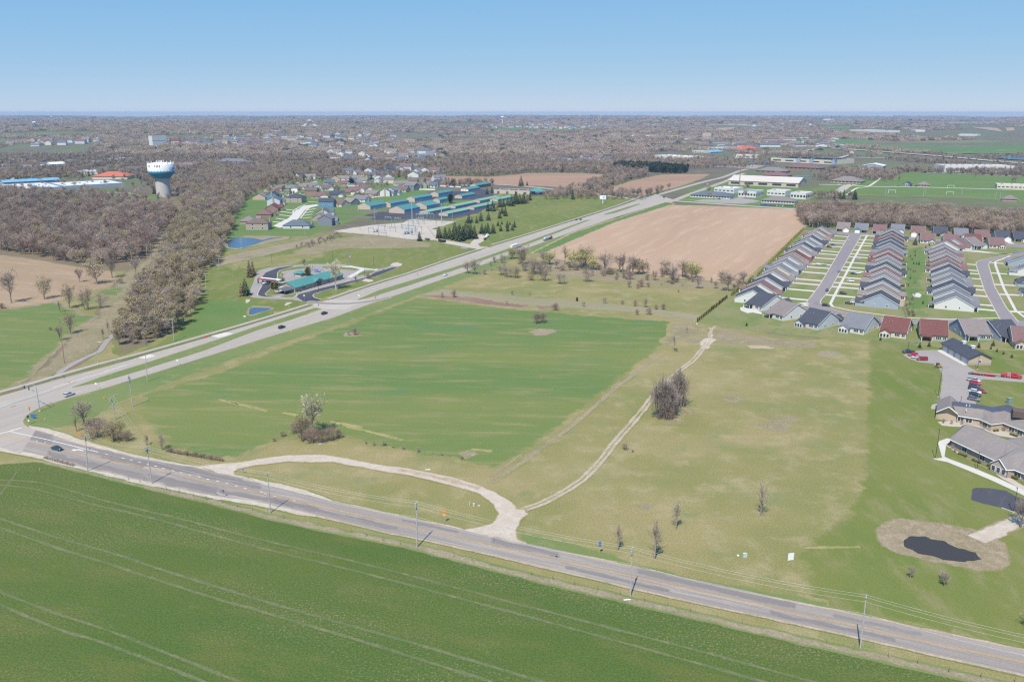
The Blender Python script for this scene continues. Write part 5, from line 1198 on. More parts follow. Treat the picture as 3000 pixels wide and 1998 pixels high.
for i, (c, e_, W, lb) in enumerate((((1035,1050),(1535,940),12.5,'low storage building with a pale green roof nearest the highway side spruces'),((585,1010),(1105,905),12.5,'low storage building with a pale green roof nearest the substation poles'),((1210,875),(1665,775),12,'low pale green roofed storage building in the second rank, middle'),((1640,905),(2150,800),12,'low pale green roofed storage building ending behind the spruce row'),((1770,745),(2180,650),12,'low pale green roofed storage building farthest along the spruce row'),((2180,720),(2500,640),12,'low pale green roofed storage building almost hidden by the spruce row'))):
    store(*q8(*c), *q8(*e_), W, 2.9, 1.7, LTEAL, lb, nd_=13)
for i, (c, e_, W, rh, h, n, lb, sd) in enumerate((((550,893),(830,840),21,4.2,4.4,6,'wide teal-roofed storage building with two round bushes at its end wall',BLUED),((275,727),(655,655),13,2.5,5.0,8,'tall teal-roofed storage building with eight big blue doors',BLUED),((820,608),(1215,552),13,2.4,5.0,9,'tall teal-roofed storage building beside the white fence',BLUED),((850,755),(1040,712),11,2.0,4.6,5,'short teal-roofed storage building half behind a pine',BLUED),((1360,648),(1730,592),12,2.0,3.6,10,'teal-roofed storage building with brown and blue doors in the middle',BLUED),((1510,482),(1690,432),14,2.6,3.2,6,'teal-roofed storage building with white doors on its end wall',BLUED),((1710,412),(2085,362),13,2.4,4.8,0,'teal-roofed storage building with a plain dark grey side by the service building',GREYM))):
    o = store(*q8(*c), *q8(*e_), W, h, rh, TEAL, lb, sd if n else None, max(n, 1))
    if sd is GREYM:
        L = (g(*q8(*e_)) - g(*q8(*c))).length; d = MB(); d.b2(W + .02, W + .1, 0, L, 0, h - .3); d.build('side_cladding', GREYM, o)
    if i == 5:
        for j in range(3): d = MB(); d.box((2.5 + j * 4.3, -.05, 1.4), (3.4, .1, 2.7)); d.build('roll_door', TRIM, o)
for i, (c, e_, W, h, n, lb) in enumerate((((1060,1302),(1450,1232),19,5.0,8,'teal-roofed storage building nearest the old houses, broad end wall'),((1525,1242),(1890,1165),12,5.0,8,'teal-roofed storage building behind the one nearest the old houses'),((1840,1385),(2140,1312),22,4.6,7,'wide teal-roofed storage building behind the brown thicket'))):
    store(*z8(*c), *z8(*e_), W, h, W * .19, TEAL, lb, nd_=n)
sheet('storage_yard', [(1070,630),(1180,610),(1260,580),(1330,562),(1400,553),(1440,560),(1460,590),(1400,625),(1330,640),(1262,642),(1225,640),(1150,646),(1090,645)], 'asphalt_dark', .06, 'brightlawn', 1.5, amp=1)
sheet('storage_lawn', [(1290,597),(1330,588),(1400,585),(1440,578),(1420,590),(1340,600),(1300,604)], 'brightlawn', .064, 'asphalt_dark', 1.0, amp=.6)
# ---------------------------------------------------------------- clinic with the green roof
k4 = lambda x, y: (720 + x / 5.12, 760 + y / 5.12)
CL = (g(*k4(1510, 300)) - g(*k4(740, 500))).length
p, ca = corner(*k4(740, 500), 14)
o = root('clinic', p, ca, 'long stone clinic with a green metal roof and arched green window awnings', 'building')
w_, r_ = gable_mesh(14, CL, 3.6, 3.0, 'y', .8, .6, .15); w_.build('wall', WM['stone'], o); r_.build('roof', TEAL, o)
ex, er = gable_mesh(5.0, 7.5, 4.0, 1.6, 'x', .6, .5, .15, x0=9.6, y0=CL * .40); ex.build('entrance_bay', WM['stone'], o); er.build('entrance_roof', TEAL, o)
d = MB(); d.b2(14.62, 14.68, CL * .40 + 1.2, CL * .40 + 6.3, .3, 3.2); d.build('glass_front', GLASS, o)
for f in (.17, .68, .90):
    window(o, (14.05, CL * f, 1.8), (3.2, 2.2), (1, 0), 3)
    aw = MB(); n = 8
    for i in range(n):
        a0, a1 = math.pi * i / n, math.pi * (i + 1) / n
        aw.add([(14.02, CL * f + 1.9 * math.cos(a0), 3.0 + .9 * math.sin(a0)), (14.02, CL * f + 1.9 * math.cos(a1), 3.0 + .9 * math.sin(a1)), (15.1, CL * f + 1.9 * math.cos(a1), 2.5 + .5 * math.sin(a1)), (15.1, CL * f + 1.9 * math.cos(a0), 2.5 + .5 * math.sin(a0))], [(0, 1, 2, 3)])
    aw.build('awning', pm('green_awning', (.03, .16, .13), .7), o)
gw = MB(); gw.b2(1, 13, -.1, -.02, 0, 3.2); gw.build('end_panel', WM['cream'], o)
cp = MB()
for i in range(8):                                   # arched entrance canopy at the end wall
    a0, a1 = -1 + 2 * i / 8, -1 + 2 * (i + 1) / 8; z = lambda a: 2.7 + 1.1 * (1 - a * a)
    cp.add([(8.5 + 5 * a0, -9.5, z(a0)), (8.5 + 5 * a1, -9.5, z(a1)), (8.5 + 5 * a1, -.1, z(a1)), (8.5 + 5 * a0, -.1, z(a0)), (8.5 + 5 * a0, -9.5, z(a0) - .3), (8.5 + 5 * a1, -9.5, z(a1) - .3)], [(0, 1, 2, 3), (4, 5, 1, 0)])
cp.build('entrance_canopy', GREYM, o)
for x, y in ((3.8, -9.2), (13.2, -9.2), (3.8, -4.5), (13.2, -4.5)):
    c = MB(); c.box((x, y, 1.35), (.25, .25, 2.7)); c.build('canopy_post', GREYM, o)
def at4(x, y): return g(*k4(x, y))
P = at4(300, 385); o = root('drive_through_canopy', P, ca, 'white drive-through canopy with a red sign band at the clinic drive', 'canopy')
m = MB(); m.b2(-9, 9, 2, 7, 3.0, 3.6); m.build('roof', TRIM, o); m = MB(); m.b2(-8.6, 8.6, 1.86, 1.98, 3.1, 4.2); m.build('sign_band', pm('dull_red', (.33, .09, .08)), o)
m = MB(); m.b2(-9.3, -8.7, 1.9, 2.6, 0, 3.4); m.build('post', pm('green_post', (.03, .13, .11)), o); m = MB(); m.b2(8.7, 9.3, 1.9, 2.6, 0, 3.4); m.build('post', pm('green_post', (.03, .13, .11)), o)
P = at4(815, 245); o = root('pavilion', P, ca, 'small pavilion with a green roof behind the clinic', 'pavilion')
w_, r_ = gable_mesh(7, 6, 2.6, 1.5, 'x', .6, .5, .12, hip=True, x0=-3.5, y0=-3); r_.build('roof', TEAL, o); m = MB(); m.b2(-3, 3, -2.6, 2.6, 0, 1.4); m.build('wall', WM['cream'], o)
for x, y in ((-3, -2.7), (3, -2.7), (-3, 2.7), (3, 2.7)): m = MB(); m.b2(x - .12, x + .12, y - .12, y + .12, 0, 2.7); m.build('post', GREYM, o)
P = at4(1050, 190); o = root('play_structure', P, ca, 'blue playground climbing frame behind the clinic', 'playground')
BP = pm('blue_play_plastic', (.05, .10, .38), .4)
for i in range(5):
    m = MB(); a = (i - 2) * 2.6; m.tube([(a, -1.5, 0), (a, -1.3, 1.6), (a + 1.0, 0, 2.4), (a + 1.2, 1.4, 1.6), (a + 1.2, 1.6, 0)], .12, 6); m.build('arch', BP, o)
m = MB(); m.b2(-1.2, 1.2, -1, 1, 1.3, 1.5); m.build('platform', BP, o); m = MB(); m.add([(1.2,-.5,1.4),(1.2,.5,1.4),(4.5,.5,.3),(4.5,-.5,.3),(1.2,-.5,1.3),(4.5,-.5,.2)], [(0,1,2,3),(0,3,5,4)]); m.build('slide', BP, o)
CK = [k4(*q) for q in ((30,545),(110,575),(300,590),(700,607),(900,640),(1010,665),(1060,620),(1140,604),(1060,575),(1010,555),(1015,530),(1090,500),(1300,440),(1500,375),(1750,300),(1950,255),(2140,190),(2300,110),(2330,95),(2180,95),(2100,125),(1950,160),(1750,120),(1500,85),(1250,70),(1000,72),(750,85),(500,105),(300,135),(200,170),(160,215),(120,330))]
sheet('clinic_drive', CK, 'asphalt_lot', .06, 'lawn', .4, step=2)
sheet('clinic_lot', [k4(*q) for q in ((1010,662),(860,630),(760,560),(800,520),(1100,440),(1500,345),(1800,275),(1960,190),(2200,120),(2290,115),(2130,188),(1940,258),(1750,303),(1500,378),(1300,443),(1090,503),(1015,532),(1008,556),(1050,580),(1130,606))], 'asphalt_dark', .066, 'asphalt_lot', .4, step=2)
sheet('clinic_lot', [k4(*q) for q in ((185,545),(180,500),(240,390),(250,260),(300,200),(480,130),(700,98),(720,105),(500,165),(470,230),(465,300),(480,330),(370,440),(285,520),(310,545),(480,560),(300,568))], 'asphalt_dark', .066, 'asphalt_lot', .4, step=2)
sheet('clinic_lot', [k4(*q) for q in ((540,240),(640,195),(780,165),(900,150),(1000,130),(1150,120),(1260,160),(1200,190),(1000,240),(850,262),(680,300),(560,280))], 'asphalt_lot', .066, 'lawn', .4, step=2)
sheet('pale_paving', [k4(*q) for q in ((1380,110),(1580,98),(1720,125),(1930,150),(1990,140),(1960,165),(1800,150),(1690,215),(1570,285),(1520,260),(1640,200),(1720,150),(1560,125))], 'white_walk', .07, step=2)
for q in (((290,520),(370,450),(480,500),(540,520),(430,540),(320,545)), ((500,560),(560,545),(770,505),(760,535),(720,568),(600,575)), ((470,300),(480,200),(560,150),(760,115),(990,100),(980,125),(760,150),(560,185),(520,240),(600,290),(520,312)), ((1130,115),(1250,105),(1600,128),(1690,150),(1650,165),(1400,150),(1200,140)), ((1690,215),(1760,180),(1900,170),(1955,178),(1900,205),(1750,240),(1660,250))):
    sheet('planted_island', [k4(*a) for a in q], 'lawn', .19, step=2, slab=.12, curve=True)
    ribbon('kerb', [k4(*a) for a in q] + [k4(*q[0])], .35, 'white_walk', .205, curve=False)
ribbon('kerb', [k4(*q) for q in ((1140,604),(1030,575),(1005,550),(1015,525),(1090,497),(1300,438))], .4, 'white_walk', .08, curve=True); ribbon('kerb', [k4(*q) for q in ((250,385),(185,500),(180,540),(230,560),(480,560),(540,575),(720,572),(775,530),(900,490),(1200,410),(1500,335),(1560,300))], .4, 'white_walk', .08, curve=True)
for q in (((0,600),(60,600),(50,640),(0,655)), ((580,690),(620,650),(700,648),(660,670),(600,695))): sheet('stone_rubble', [k4(*a) for a in q], 'gravel', .07, 'lawn', .4, step=1.5, amp=.4, curve=True)
sheet('gravel_patch', [k4(*q) for q in ((2160,95),(2200,60),(2260,45),(2350,70),(2330,100),(2230,105))], 'gravel', .07, 'lawn', .6, step=1.5, amp=.6); sheet('sign_bed', [k4(*q) for q in ((1740,325),(1800,290),(1900,310),(1915,330),(1840,342))], 'gravel', .07, 'lawn', .4, step=1.5, amp=.4)

# ---------------------------------------------------------------- substation
sheet('gravel_yard', [(975,678),(1010,672),(1030,668),(1090,660),(1180,653),(1200,644),(1251,644),(1277,647),(1327,649),(1330,652),(1300,662),(1262,671),(1279,674),(1278,698),(1315,706),(1376,716),(1385,706),(1397,694),(1400,688),(1412,688),(1425,695),(1418,705),(1400,716),(1406,722),(1440,726),(1419,734),(1300,713),(1276,704),(1200,702),(1110,690),(1020,683)], 'pad', .06, 'lawn', .8, step=3, amp=.6)
GAL = pm('substation_steel', (.24, .28, .31), .5, metal=.2); PORC = pm('insulator_porcelain', (.55, .60, .66), .3); TRF = pm('transformer_paint', (.40, .44, .46), .5)
def hframe(px, py, W, h, label):
    o = root('bus_frame', g(px, py), YAW - math.pi / 2, label, 'substation frame', 'steel frames of the substation')
    for s in (-1, 1):
        m = MB(); m.tube([(s * W / 2, 0, 0), (s * W / 2, 0, h)], .22, 5); m.build('post', GAL, o)
    m = MB(); m.box((0, 0, h - .2), (W + 1.2, .4, .5)); m.build('beam', GAL, o)
    for i in range(4):
        m = MB(); x = -W / 2 + W * (i + .5) / 4; m.lathe([(0, h), (.22, h), (.14, h + .3), (.22, h + .5), (.14, h + .8), (.05, h + 1.1)], 6, c=(x, 0)); m.build('insulator', PORC, o)
for i, (x, y, W, h) in enumerate(((190,1265,7,5.5),(300,1245,8,6),(420,1235,8,7),(560,1170,9,9),(640,1150,8,8),(480,1150,9,9),(380,1180,8,8.5),(150,1480,7,7),(260,1490,7,7),(360,1460,8,8),(60,1360,8,5),(210,1400,9,6))):
    hframe(1180 + x / 7.84, 500 + y / 7.84, W, h, 'grey steel bus frame with insulators on the substation gravel')
for i, (x, y, W, h) in enumerate(((1910,1495,6,5),(2030,1480,8,6),(2110,1440,8,11),(2160,1490,7,5),(2220,1440,8,10),(2040,1540,9,4))):
    hframe(600 + x / 3.92, 300 + y / 3.92, W, h, 'grey steel bus frame with insulators on the substation gravel')
for px, py, lb in ((1101,680,'grey transformer at the open end of the substation gravel'),(1183,687,'large grey transformer in the middle of the substation'),(1193,686,'grey transformer beside the large one in the substation'),(1203,683,'grey transformer under the lattice frames of the substation')):
    o = root('transformer', g(px, py), YAW, lb, 'transformer'); m = MB(); m.b2(-1.8, 1.8, -1.3, 1.3, .3, 3.0); m.build('tank', TRF, o)
    for s in (-1, 1):
        m = MB()
        for j in range(6): m.b2(-1.5 + j * .55, -1.35 + j * .55, s * 1.3 if s > 0 else -2.0, 2.0 if s > 0 else -1.3, .7, 2.6)
        m.build('radiator', TRF, o)
    for j in range(3): m = MB(); m.lathe([(.2, 3.0), (.3, 3.1), (.15, 3.5), (.25, 3.7), (.1, 4.3)], 6, c=(-1 + j, 0)); m.build('bushing', PORC, o)
def fence(px, h, label, post=3.0, solid=None, name='chain_link_fence', pc=None):
    P = resample([g(*q) for q in px], post, False); o = root(name, (P[0].x, P[0].y, 0), 0, label, 'fence'); b = P[0]
    m = MB()
    for a, c in zip(P, P[1:]):
        a, c = a - b, c - b
        if solid: 
            d = (c - a).normalized() * .03; q = Vector((-d.y, d.x)); m.prism([(a.x - q.x, a.y - q.y), (c.x - q.x, c.y - q.y), (c.x + q.x, c.y + q.y), (a.x + q.x, a.y + q.y)], .08, h)
        else:
            for z in (.15, h * .5, h): m.tube([(a.x, a.y, z), (c.x, c.y, z)], .03, 3)
    m.build('panel' if solid else 'rail', solid or GAL, o)
    for i, a in enumerate(P[:90]): q = MB(); a = a - b; q.tube([(a.x, a.y, 0), (a.x, a.y, h + .05)], .045 if not solid else .07, 4); q.build('post', pc or solid or GAL, o)
fence([(1010,674),(1030,668),(1090,660),(1180,653),(1200,644),(1251,644),(1277,647)], 2.4, 'grey chain link fence along the far side of the substation gravel', 6)
fence([(1277,700),(1252,668),(1277,663),(1278,647)], 2.4, 'grey chain link fence at the drive end of the substation', 5)
fence([(1020,685),(1110,692),(1200,703),(1276,705)], 2.4, 'grey chain link fence on the highway side of the substation gravel', 6)
BF = pm('brown_fence_wood', (.22, .19, .18), .8); WF = pm('white_vinyl', (.72, .72, .72), .5)
fence([(975,634),(1030,637),(1100,640)], 1.9, 'grey-brown board fence behind the old house gardens, nearer the substation', 2.5, BF, 'board_fence')
fence([(1010,618),(1080,619),(1130,622),(1175,626)], 1.9, 'grey-brown board fence between gardens and storage buildings', 2.5, BF, 'board_fence')
fence([(1200,558),(1240,557),(1275,558)], 1.9, 'white vinyl fence behind the gardens, near the tall storage buildings', 2.5, WF, 'vinyl_fence')
fence([(1279,546),(1320,549),(1350,550),(1352,545),(1375,545)], 1.9, 'white vinyl fence beside the storage building with white doors', 2.5, WF, 'vinyl_fence')

# ---------------------------------------------------------------- vehicles
PAINT = {}
def paint(k, c): PAINT[k] = pm('car_paint_' + k, c, .28, vary=.03, spec=.6); return PAINT[k]
for k, c in dict(black=(.018, .020, .026), navy=(.022, .040, .075), silver=(.42, .44, .47), white=(.72, .73, .74), red=(.42, .022, .032), darkred=(.24, .022, .030), blue=(.03, .16, .42), grey=(.14, .15, .17), teal=(.018, .060, .085)).items(): paint(k, c)
TYRE = pm('tyre_rubber', (.02, .02, .021), .85); RIM = pm('wheel_rim', (.38, .39, .40), .35, metal=.6); LAMP = pm('headlamp', (.75, .77, .80), .15, spec=.6); TAIL = pm('tail_lamp', (.35, .02, .02), .2)
def loft(mb, secs):
    n = len(secs[0]); vs = [p for s in secs for p in s]; fs = []
    for i in range(len(secs) - 1):
        for k in range(n): fs.append((i * n + k, (i + 1) * n + k, (i + 1) * n + (k + 1) % n, i * n + (k + 1) % n))
    fs.append(tuple(range(n))); fs.append(tuple((len(secs) - 1) * n + k for k in range(n - 1, -1, -1))); mb.add(vs, fs)
def sec(x, hw, z0, z1, c=.12): return [(x, -hw + c, z0), (x, hw - c, z0), (x, hw, z0 + c), (x, hw, z1 - c), (x, hw - c * 1.3, z1), (x, -hw + c * 1.3, z1), (x, -hw, z1 - c), (x, -hw, z0 + c)]
def wheels(o, xs, y, r, wd=.24):
    for x in xs:
        for s in (-1, 1):
            m = MB(); n = 12
            for (rr, mi) in ((r, 0),):
                m.tube([(x, s * y - wd / 2, r), (x, s * y + wd / 2, r)], rr, n)
            m.tube([(x, s * (y + wd / 2 - .02), r), (x, s * (y + wd / 2 + .015), r)], r * .62, 10, 1); m.build('wheel', [TYRE, RIM], o)
def car(kind_, label):
    o = root('car' if kind_ != 'pickup' else 'pickup_truck', (0, 0, 0), 0, label, 'car' if kind_ != 'pickup' else 'truck'); B = MB(); Gz = MB()
    if kind_ == 'sedan':
        loft(B, [sec(-2.35, .72, .45, .85), sec(-2.2, .86, .28, .98), sec(-1.2, .91, .22, 1.02), sec(.9, .91, .22, .98), sec(1.9, .88, .25, .86), sec(2.35, .70, .38, .68)])
        loft(Gz, [sec(-1.95, .66, .95, 1.02, .03), sec(-1.05, .72, .95, 1.38, .08), sec(.25, .72, .95, 1.38, .08), sec(1.15, .70, .95, 1.0, .02)]); roof = (-1.15, .35, .64, 1.37, 1.44); wx, r = (-1.4, 1.45), .33
    elif kind_ == 'suv':
        loft(B, [sec(-2.35, .80, .45, 1.0), sec(-2.25, .92, .30, 1.1), sec(-1.0, .95, .26, 1.1), sec(1.0, .95, .26, 1.08), sec(2.05, .92, .28, .98), sec(2.35, .76, .42, .80)])
        loft(Gz, [sec(-2.25, .76, 1.05, 1.15, .03), sec(-1.95, .80, 1.05, 1.62, .08), sec(.35, .80, 1.05, 1.64, .08), sec(1.2, .78, 1.05, 1.1, .02)]); roof = (-2.0, .45, .74, 1.62, 1.70); wx, r = (-1.4, 1.45), .37
    elif kind_ == 'van':
        loft(B, [sec(-2.5, .88, .42, 1.1), sec(-2.4, .97, .30, 1.2), sec(1.0, .98, .28, 1.15), sec(2.1, .93, .30, 1.0), sec(2.5, .78, .42, .85)])
        loft(Gz, [sec(-2.4, .84, 1.1, 1.75, .08), sec(.7, .84, 1.1, 1.78, .08), sec(1.7, .80, 1.05, 1.12, .02)]); roof = (-2.42, .85, .80, 1.74, 1.86); wx, r = (-1.5, 1.5), .35
    else:
        loft(B, [sec(-2.9, .90, .50, 1.05), sec(-2.8, .97, .42, 1.12), sec(.0, .98, .36, 1.12), sec(1.6, .97, .36, 1.12), sec(2.6, .94, .38, 1.02), sec(2.9, .82, .45, .85)])
        loft(Gz, [sec(-.75, .80, 1.08, 1.15, .03), sec(-.6, .82, 1.08, 1.72, .08), sec(.9, .82, 1.08, 1.74, .08), sec(1.6, .80, 1.06, 1.14, .02)]); roof = (-.68, .98, .76, 1.72, 1.80); wx, r = (-1.8, 1.9), .40
        bd = MB(); bd.b2(-2.78, -.85, -.80, .80, 1.105, 1.135); bd.build('cargo_bed', DARK, o)
    x0, x1, hw, z0, z1 = roof; loft(B, [sec(x0, hw - .06, z0, z1 - .02, .02), sec((x0 + x1) / 2, hw, z0, z1, .03), sec(x1, hw - .06, z0, z1 - .02, .02)])
    B.build('body', PAINT['black'], o, True); Gz.build('windows', GLASS, o)
    wheels(o, wx, .84, r); L = max(v[0] for v in B.v)
    for s in (-1, 1):
        m = MB(); m.box((L - .16, s * .62, .72 if kind_ == 'sedan' else .85), (.22, .30, .14)); m.build('headlight', LAMP, o); m = MB(); m.box((-L + .10, s * .66, .80 if kind_ == 'sedan' else .95), (.16, .24, .20)); m.build('tail_light', TAIL, o)
    return o
CARS = {}
def put_car(k, col, px, py, ang, label, group=None):
    p = g(px, py); p.z = .11
    if k not in CARS:
        CARS[k] = car(k, label); o = CARS[k]; o.location = p; o.rotation_euler = (0, 0, ang); b = [c for c in o.children if c.name.startswith('body')][0]; b.material_slots[0].link = 'OBJECT'; b.material_slots[0].material = PAINT[col]
    else: o = dup(CARS[k], p, ang, label, None, None, {'body': PAINT[col]})
    if 'group' in o: del o['group']
    if group: o['group'] = group
    return o
def pxa(a, b): d = g(*b) - g(*a); return math.atan2(d.y, d.x)
CR = pxa((100,1300),(255,1336))
put_car('sedan', 'teal', 168, 1318, CR, 'dark blue-green sedan driving on the county road past the stop line')
put_car('suv', 'silver', 203, 1160, YAW, 'silver SUV on the highway just past the traffic lights')
put_car('suv', 'black', 826, 962, YAW, 'black SUV on the highway, nearer the traffic lights of two'); put_car('suv', 'black', 951, 921, YAW, 'black SUV at the median gap opposite the clinic entrance')
put_car('suv', 'white', 1305, 808, YAW, 'white SUV on the highway beside the green field'); put_car('sedan', 'black', 1688, 646, YAW + math.pi, 'black sedan leading another dark car on the far highway lane'); put_car('sedan', 'navy', 1701, 645.5, YAW + math.pi, 'navy sedan close behind a black one on the far highway lane')
for i, (k, c, x, y, a, lb) in enumerate((('suv','silver',1890,583,YAW+math.pi,'silver SUV waiting at the far crossroads'),('suv','white',1904,581,YAW+math.pi,'white SUV second in line at the far crossroads'),('van','white',1943,585,YAW,'white van at the far crossroads beside a yellow sign'),('suv','black',1945,580,YAW,'black SUV ahead of the white van at the far crossroads'),('van','white',2073,542,YAW,'white van far up the highway past the crossroads'))): put_car(k, c, x, y, a, lb)
LA = pxa((2701,1052),(2645,1040))
fa = pxa((2706,1060), (2652,1060)) - .12
for k, c, x, y, lb in (('pickup','navy',2661,1034,'navy pickup at the end of four vehicles on the yard edge'),('suv','red',2674,1043,'bright red car beside the navy pickup on the yard edge'),('sedan','silver',2684,1050,'silver car between two red vehicles on the yard edge'),('van','darkred',2701,1056,'dark red minivan on the yard edge, nearest the skid loader')): put_car(k, c, x, y, fa, lb)
fb = pxa((2832,1141), (2876,1150))
for k, c, x, y, lb in (('pickup','silver',2852,1118,'silver pickup topmost in the row of cars beside the lawn'),('suv','red',2857,1126.5,'red SUV parked next to the silver pickup in the row'),('sedan','navy',2855,1134,'navy sedan between a red SUV and a dark SUV'),('suv','navy',2853,1142,'navy SUV in the middle of the row of parked cars'),('suv','white',2857,1152,'white SUV in the middle of the row of parked cars'),('suv','navy',2857,1160,'blue-black SUV next to the white one in the row'),('suv','grey',2852,1173,'dark grey SUV at the building end of the parked row'),('sedan','darkred',2873,1149,'dark red car nosing out behind the white SUV')): put_car(k, c, x, y, fb, lb)
D0 = YAW - math.pi / 2
for k, c, x, y, a, lb in (('suv','silver',2487,707,YAW,'silver SUV parked on the kerb near the top of the dark street'),('sedan','black',2441,720,D0,'black car on a drive of the hedge row, upper of two'),('suv','black',2429,726,D0,'black SUV on a drive of the hedge row, lower of two'),('suv','white',2398,777,D0,'white SUV on a drive of the hedge row'),('sedan','silver',2413,777,D0,'silver sedan behind the white SUV on the same drive'),('suv','blue',2458,798,YAW,'bright blue car driving on the dark street'),('suv','black',2423,853,YAW,'black SUV stopped at the bottom of the dark street'),('sedan','silver',2513,760,D0,'silver sedan on a drive across the footway, middle row'),('sedan','black',2501,804,D0,'black sedan on a drive of the middle row'),('suv','white',2512,802,D0,'white SUV beside the black sedan on a drive of the middle row'),('suv','white',2492,826,D0,'white SUV alone on a drive of the middle row'),('suv','black',2470,862,D0,'black SUV on a drive beside bare soil, middle row'),('sedan','black',2487,891,D0,'black sedan on the lowest drive of the middle row'),('suv','white',2501,888,D0,'white SUV on the lowest drive of the middle row'),('suv','black',2419,898,R(-40),'black SUV driving round the street corner'),('sedan','silver',2512,677,-YAW,'silver car on the drive of the blue-gabled house'),('pickup','silver',2978,740,R(20),'silver pickup parked on the bend of the curved street'),('suv','white',2834,832,D0,'white SUV on a drive of the curved street'),('van','white',777.6,832,YAW+math.pi,'white van under the drive-through canopy'),('suv','black',791,832,YAW+math.pi,'black car beside the white van at the drive-through'),('suv','black',826,824,YAW,'black car parked behind the clinic roof'),('sedan','navy',831,859,ca,'navy car under the clinic entrance canopy'),('van','white',872,614,YAW+math.pi,'white delivery van on the old residential street'),('sedan','red',1602,566,R(10),'red car on the forecourt of the service building'),('sedan','white',1587,567,R(10),'white car on the forecourt of the service building'),('suv','black',1131,569,R(-10),'black car on a drive among the old houses'),('suv','black',2107,585,R(5),'black car in front of the grey-roofed office'),('suv','silver',2150,581,R(5),'silver car in front of the grey-roofed office')): put_car(k, c, x, y, a, lb)
# lorries and plant
def truck(px, py, ang, label, load, cabm):
    o = root('semi_truck', g(px, py) + Vector((0, 0, .11)), ang, label, 'truck')
    if load == 'tank':
        m = MB(); m.tube([(-9.5, 0, 2.3), (-9.3, 0, 2.3), (2.8, 0, 2.4), (3.1, 0, 2.4)], [.9, 1.25, 1.25, .9], 14); m.build('tank', pm('polished_tank', (.62, .64, .66), .25, metal=.5), o); m = MB(); m.b2(-9.6, 3.2, -.5, .5, .9, 1.15); m.build('chassis', GREYM, o)
    else: m = MB(); m.b2(-10, 3.2, -1.27, 1.27, 1.1, 4.0); m.build('box_trailer', pm('trailer_white', (.66, .64, .60), .5, vary=.1), o)
    m = MB(); loft(m, [sec(3.6, 1.15, .7, 2.9), sec(4.0, 1.22, .7, 3.3), sec(5.6, 1.22, .7, 3.2), sec(6.3, 1.2, .7, 2.2), sec(8.2, 1.1, .7, 1.9)]); m.build('cab', cabm, o)
    m = MB(); m.b2(6.05, 6.12, -1.0, 1.0, 2.1, 2.9); m.build('windscreen', GLASS, o); wheels(o, (-8.4, -7.2, 4.0, 5.2, 7.4), 1.05, .5, .35)
truck(1606, 703, YAW, 'silver tanker lorry with a red cab on the highway beside the ploughed field', 'tank', REDP)
truck(1512, 728, YAW, 'white box lorry on the highway half behind the bare trees', 'box', pm('cab_white', (.6, .6, .6), .4))
ta = pxa((2860,1092), (2990,1106))
o = root('flatbed_trailer', g(2883, 1100) + Vector((0, 0, .1)), ta, 'long red flatbed trailer with a worn deck hitched behind the red truck', 'trailer')
m = MB(); m.b2(-4.6, 4.6, -1.2, 1.2, .85, 1.0); m.build('deck', pm('worn_deck', (.30, .21, .19), .8, vary=.2), o); m = MB(); m.b2(-4.6, 4.6, -1.26, -1.205, .6, 1.02); m.build('side_rail', REDP, o); m = MB(); m.b2(-4.6, 4.6, 1.205, 1.26, .6, 1.02); m.build('side_rail', REDP, o)
m = MB(); m.add([(-6.6, -1.1, .25), (-6.6, 1.1, .25), (-4.6, 1.1, .95), (-4.6, -1.1, .95), (-6.6, -1.1, .15), (-6.6, 1.1, .15), (-4.6, 1.1, .8), (-4.6, -1.1, .8)], [(0, 3, 2, 1), (4, 5, 6, 7), (0, 1, 5, 4), (3, 7, 6, 2), (0, 4, 7, 3), (1, 2, 6, 5)]); m.build('ramp', GREYM, o); m = MB(); m.b2(4.6, 6.6, -.3, .3, .6, .8); m.build('hitch', GREYM, o); wheels(o, (-1.6, -.5), 1.0, .36, .28)
o = root('work_truck', g(2962, 1107) + Vector((0, 0, .1)), ta, 'bright red work truck with a service bed on the yard drive', 'truck')
m = MB(); m.b2(-4.2, -.2, -1.15, 1.15, .8, 1.6); m.build('service_bed', REDP, o); m = MB(); m.b2(-1.9, -.3, -1.17, 1.17, .6, 2.1); m.build('tool_box', pm('faded_red', (.42, .17, .16), .6), o)
m = MB(); loft(m, [sec(0, 1.1, .6, 2.3), sec(.3, 1.15, .5, 2.5), sec(1.8, 1.15, .5, 2.4), sec(2.5, 1.12, .5, 1.7), sec(4.2, 1.0, .55, 1.45)]); m.build('cab', REDP, o); m = MB(); m.b2(.5, 1.75, -1.17, 1.17, 1.65, 2.25); m.build('windows', GLASS, o); wheels(o, (-2.6, 3.0), .98, .48, .3)
o = root('skid_loader', g(2747, 1077) + Vector((0, 0, .1)), pxa((2747,1077),(2731,1078)), 'yellow skid loader with a black cab on the yard corner', 'loader')
YELP = pm('machine_yellow', (.55, .30, .02), .4)
m = MB(); m.b2(-1.5, .3, -.8, .8, .5, 1.3); m.build('body', YELP, o); m = MB(); m.b2(-.5, .7, -.6, .6, 1.3, 2.2); m.build('cab', GLASS, o); m = MB(); m.add([(1.2,-.9,.1),(2.3,-.9,.05),(2.3,.9,.05),(1.2,.9,.1),(1.1,-.9,.7),(1.1,.9,.7)], [(0,1,2,3),(0,3,5,4)]); m.build('bucket', GREYM, o)
for s in (-1, 1): m = MB(); m.tube([(-1.3, s * .85, 1.4), (.2, s * .85, 1.5), (1.3, s * .85, .6)], .1, 5); m.build('arm', YELP, o)
wheels(o, (-1.1, .3), .85, .4, .3)
o = root('dump_trailer', g(1295, 710) + Vector((0, 0, .1)), pxa((1280,707),(1310,712)), 'long black dump trailer parked beside the substation drive', 'trailer')
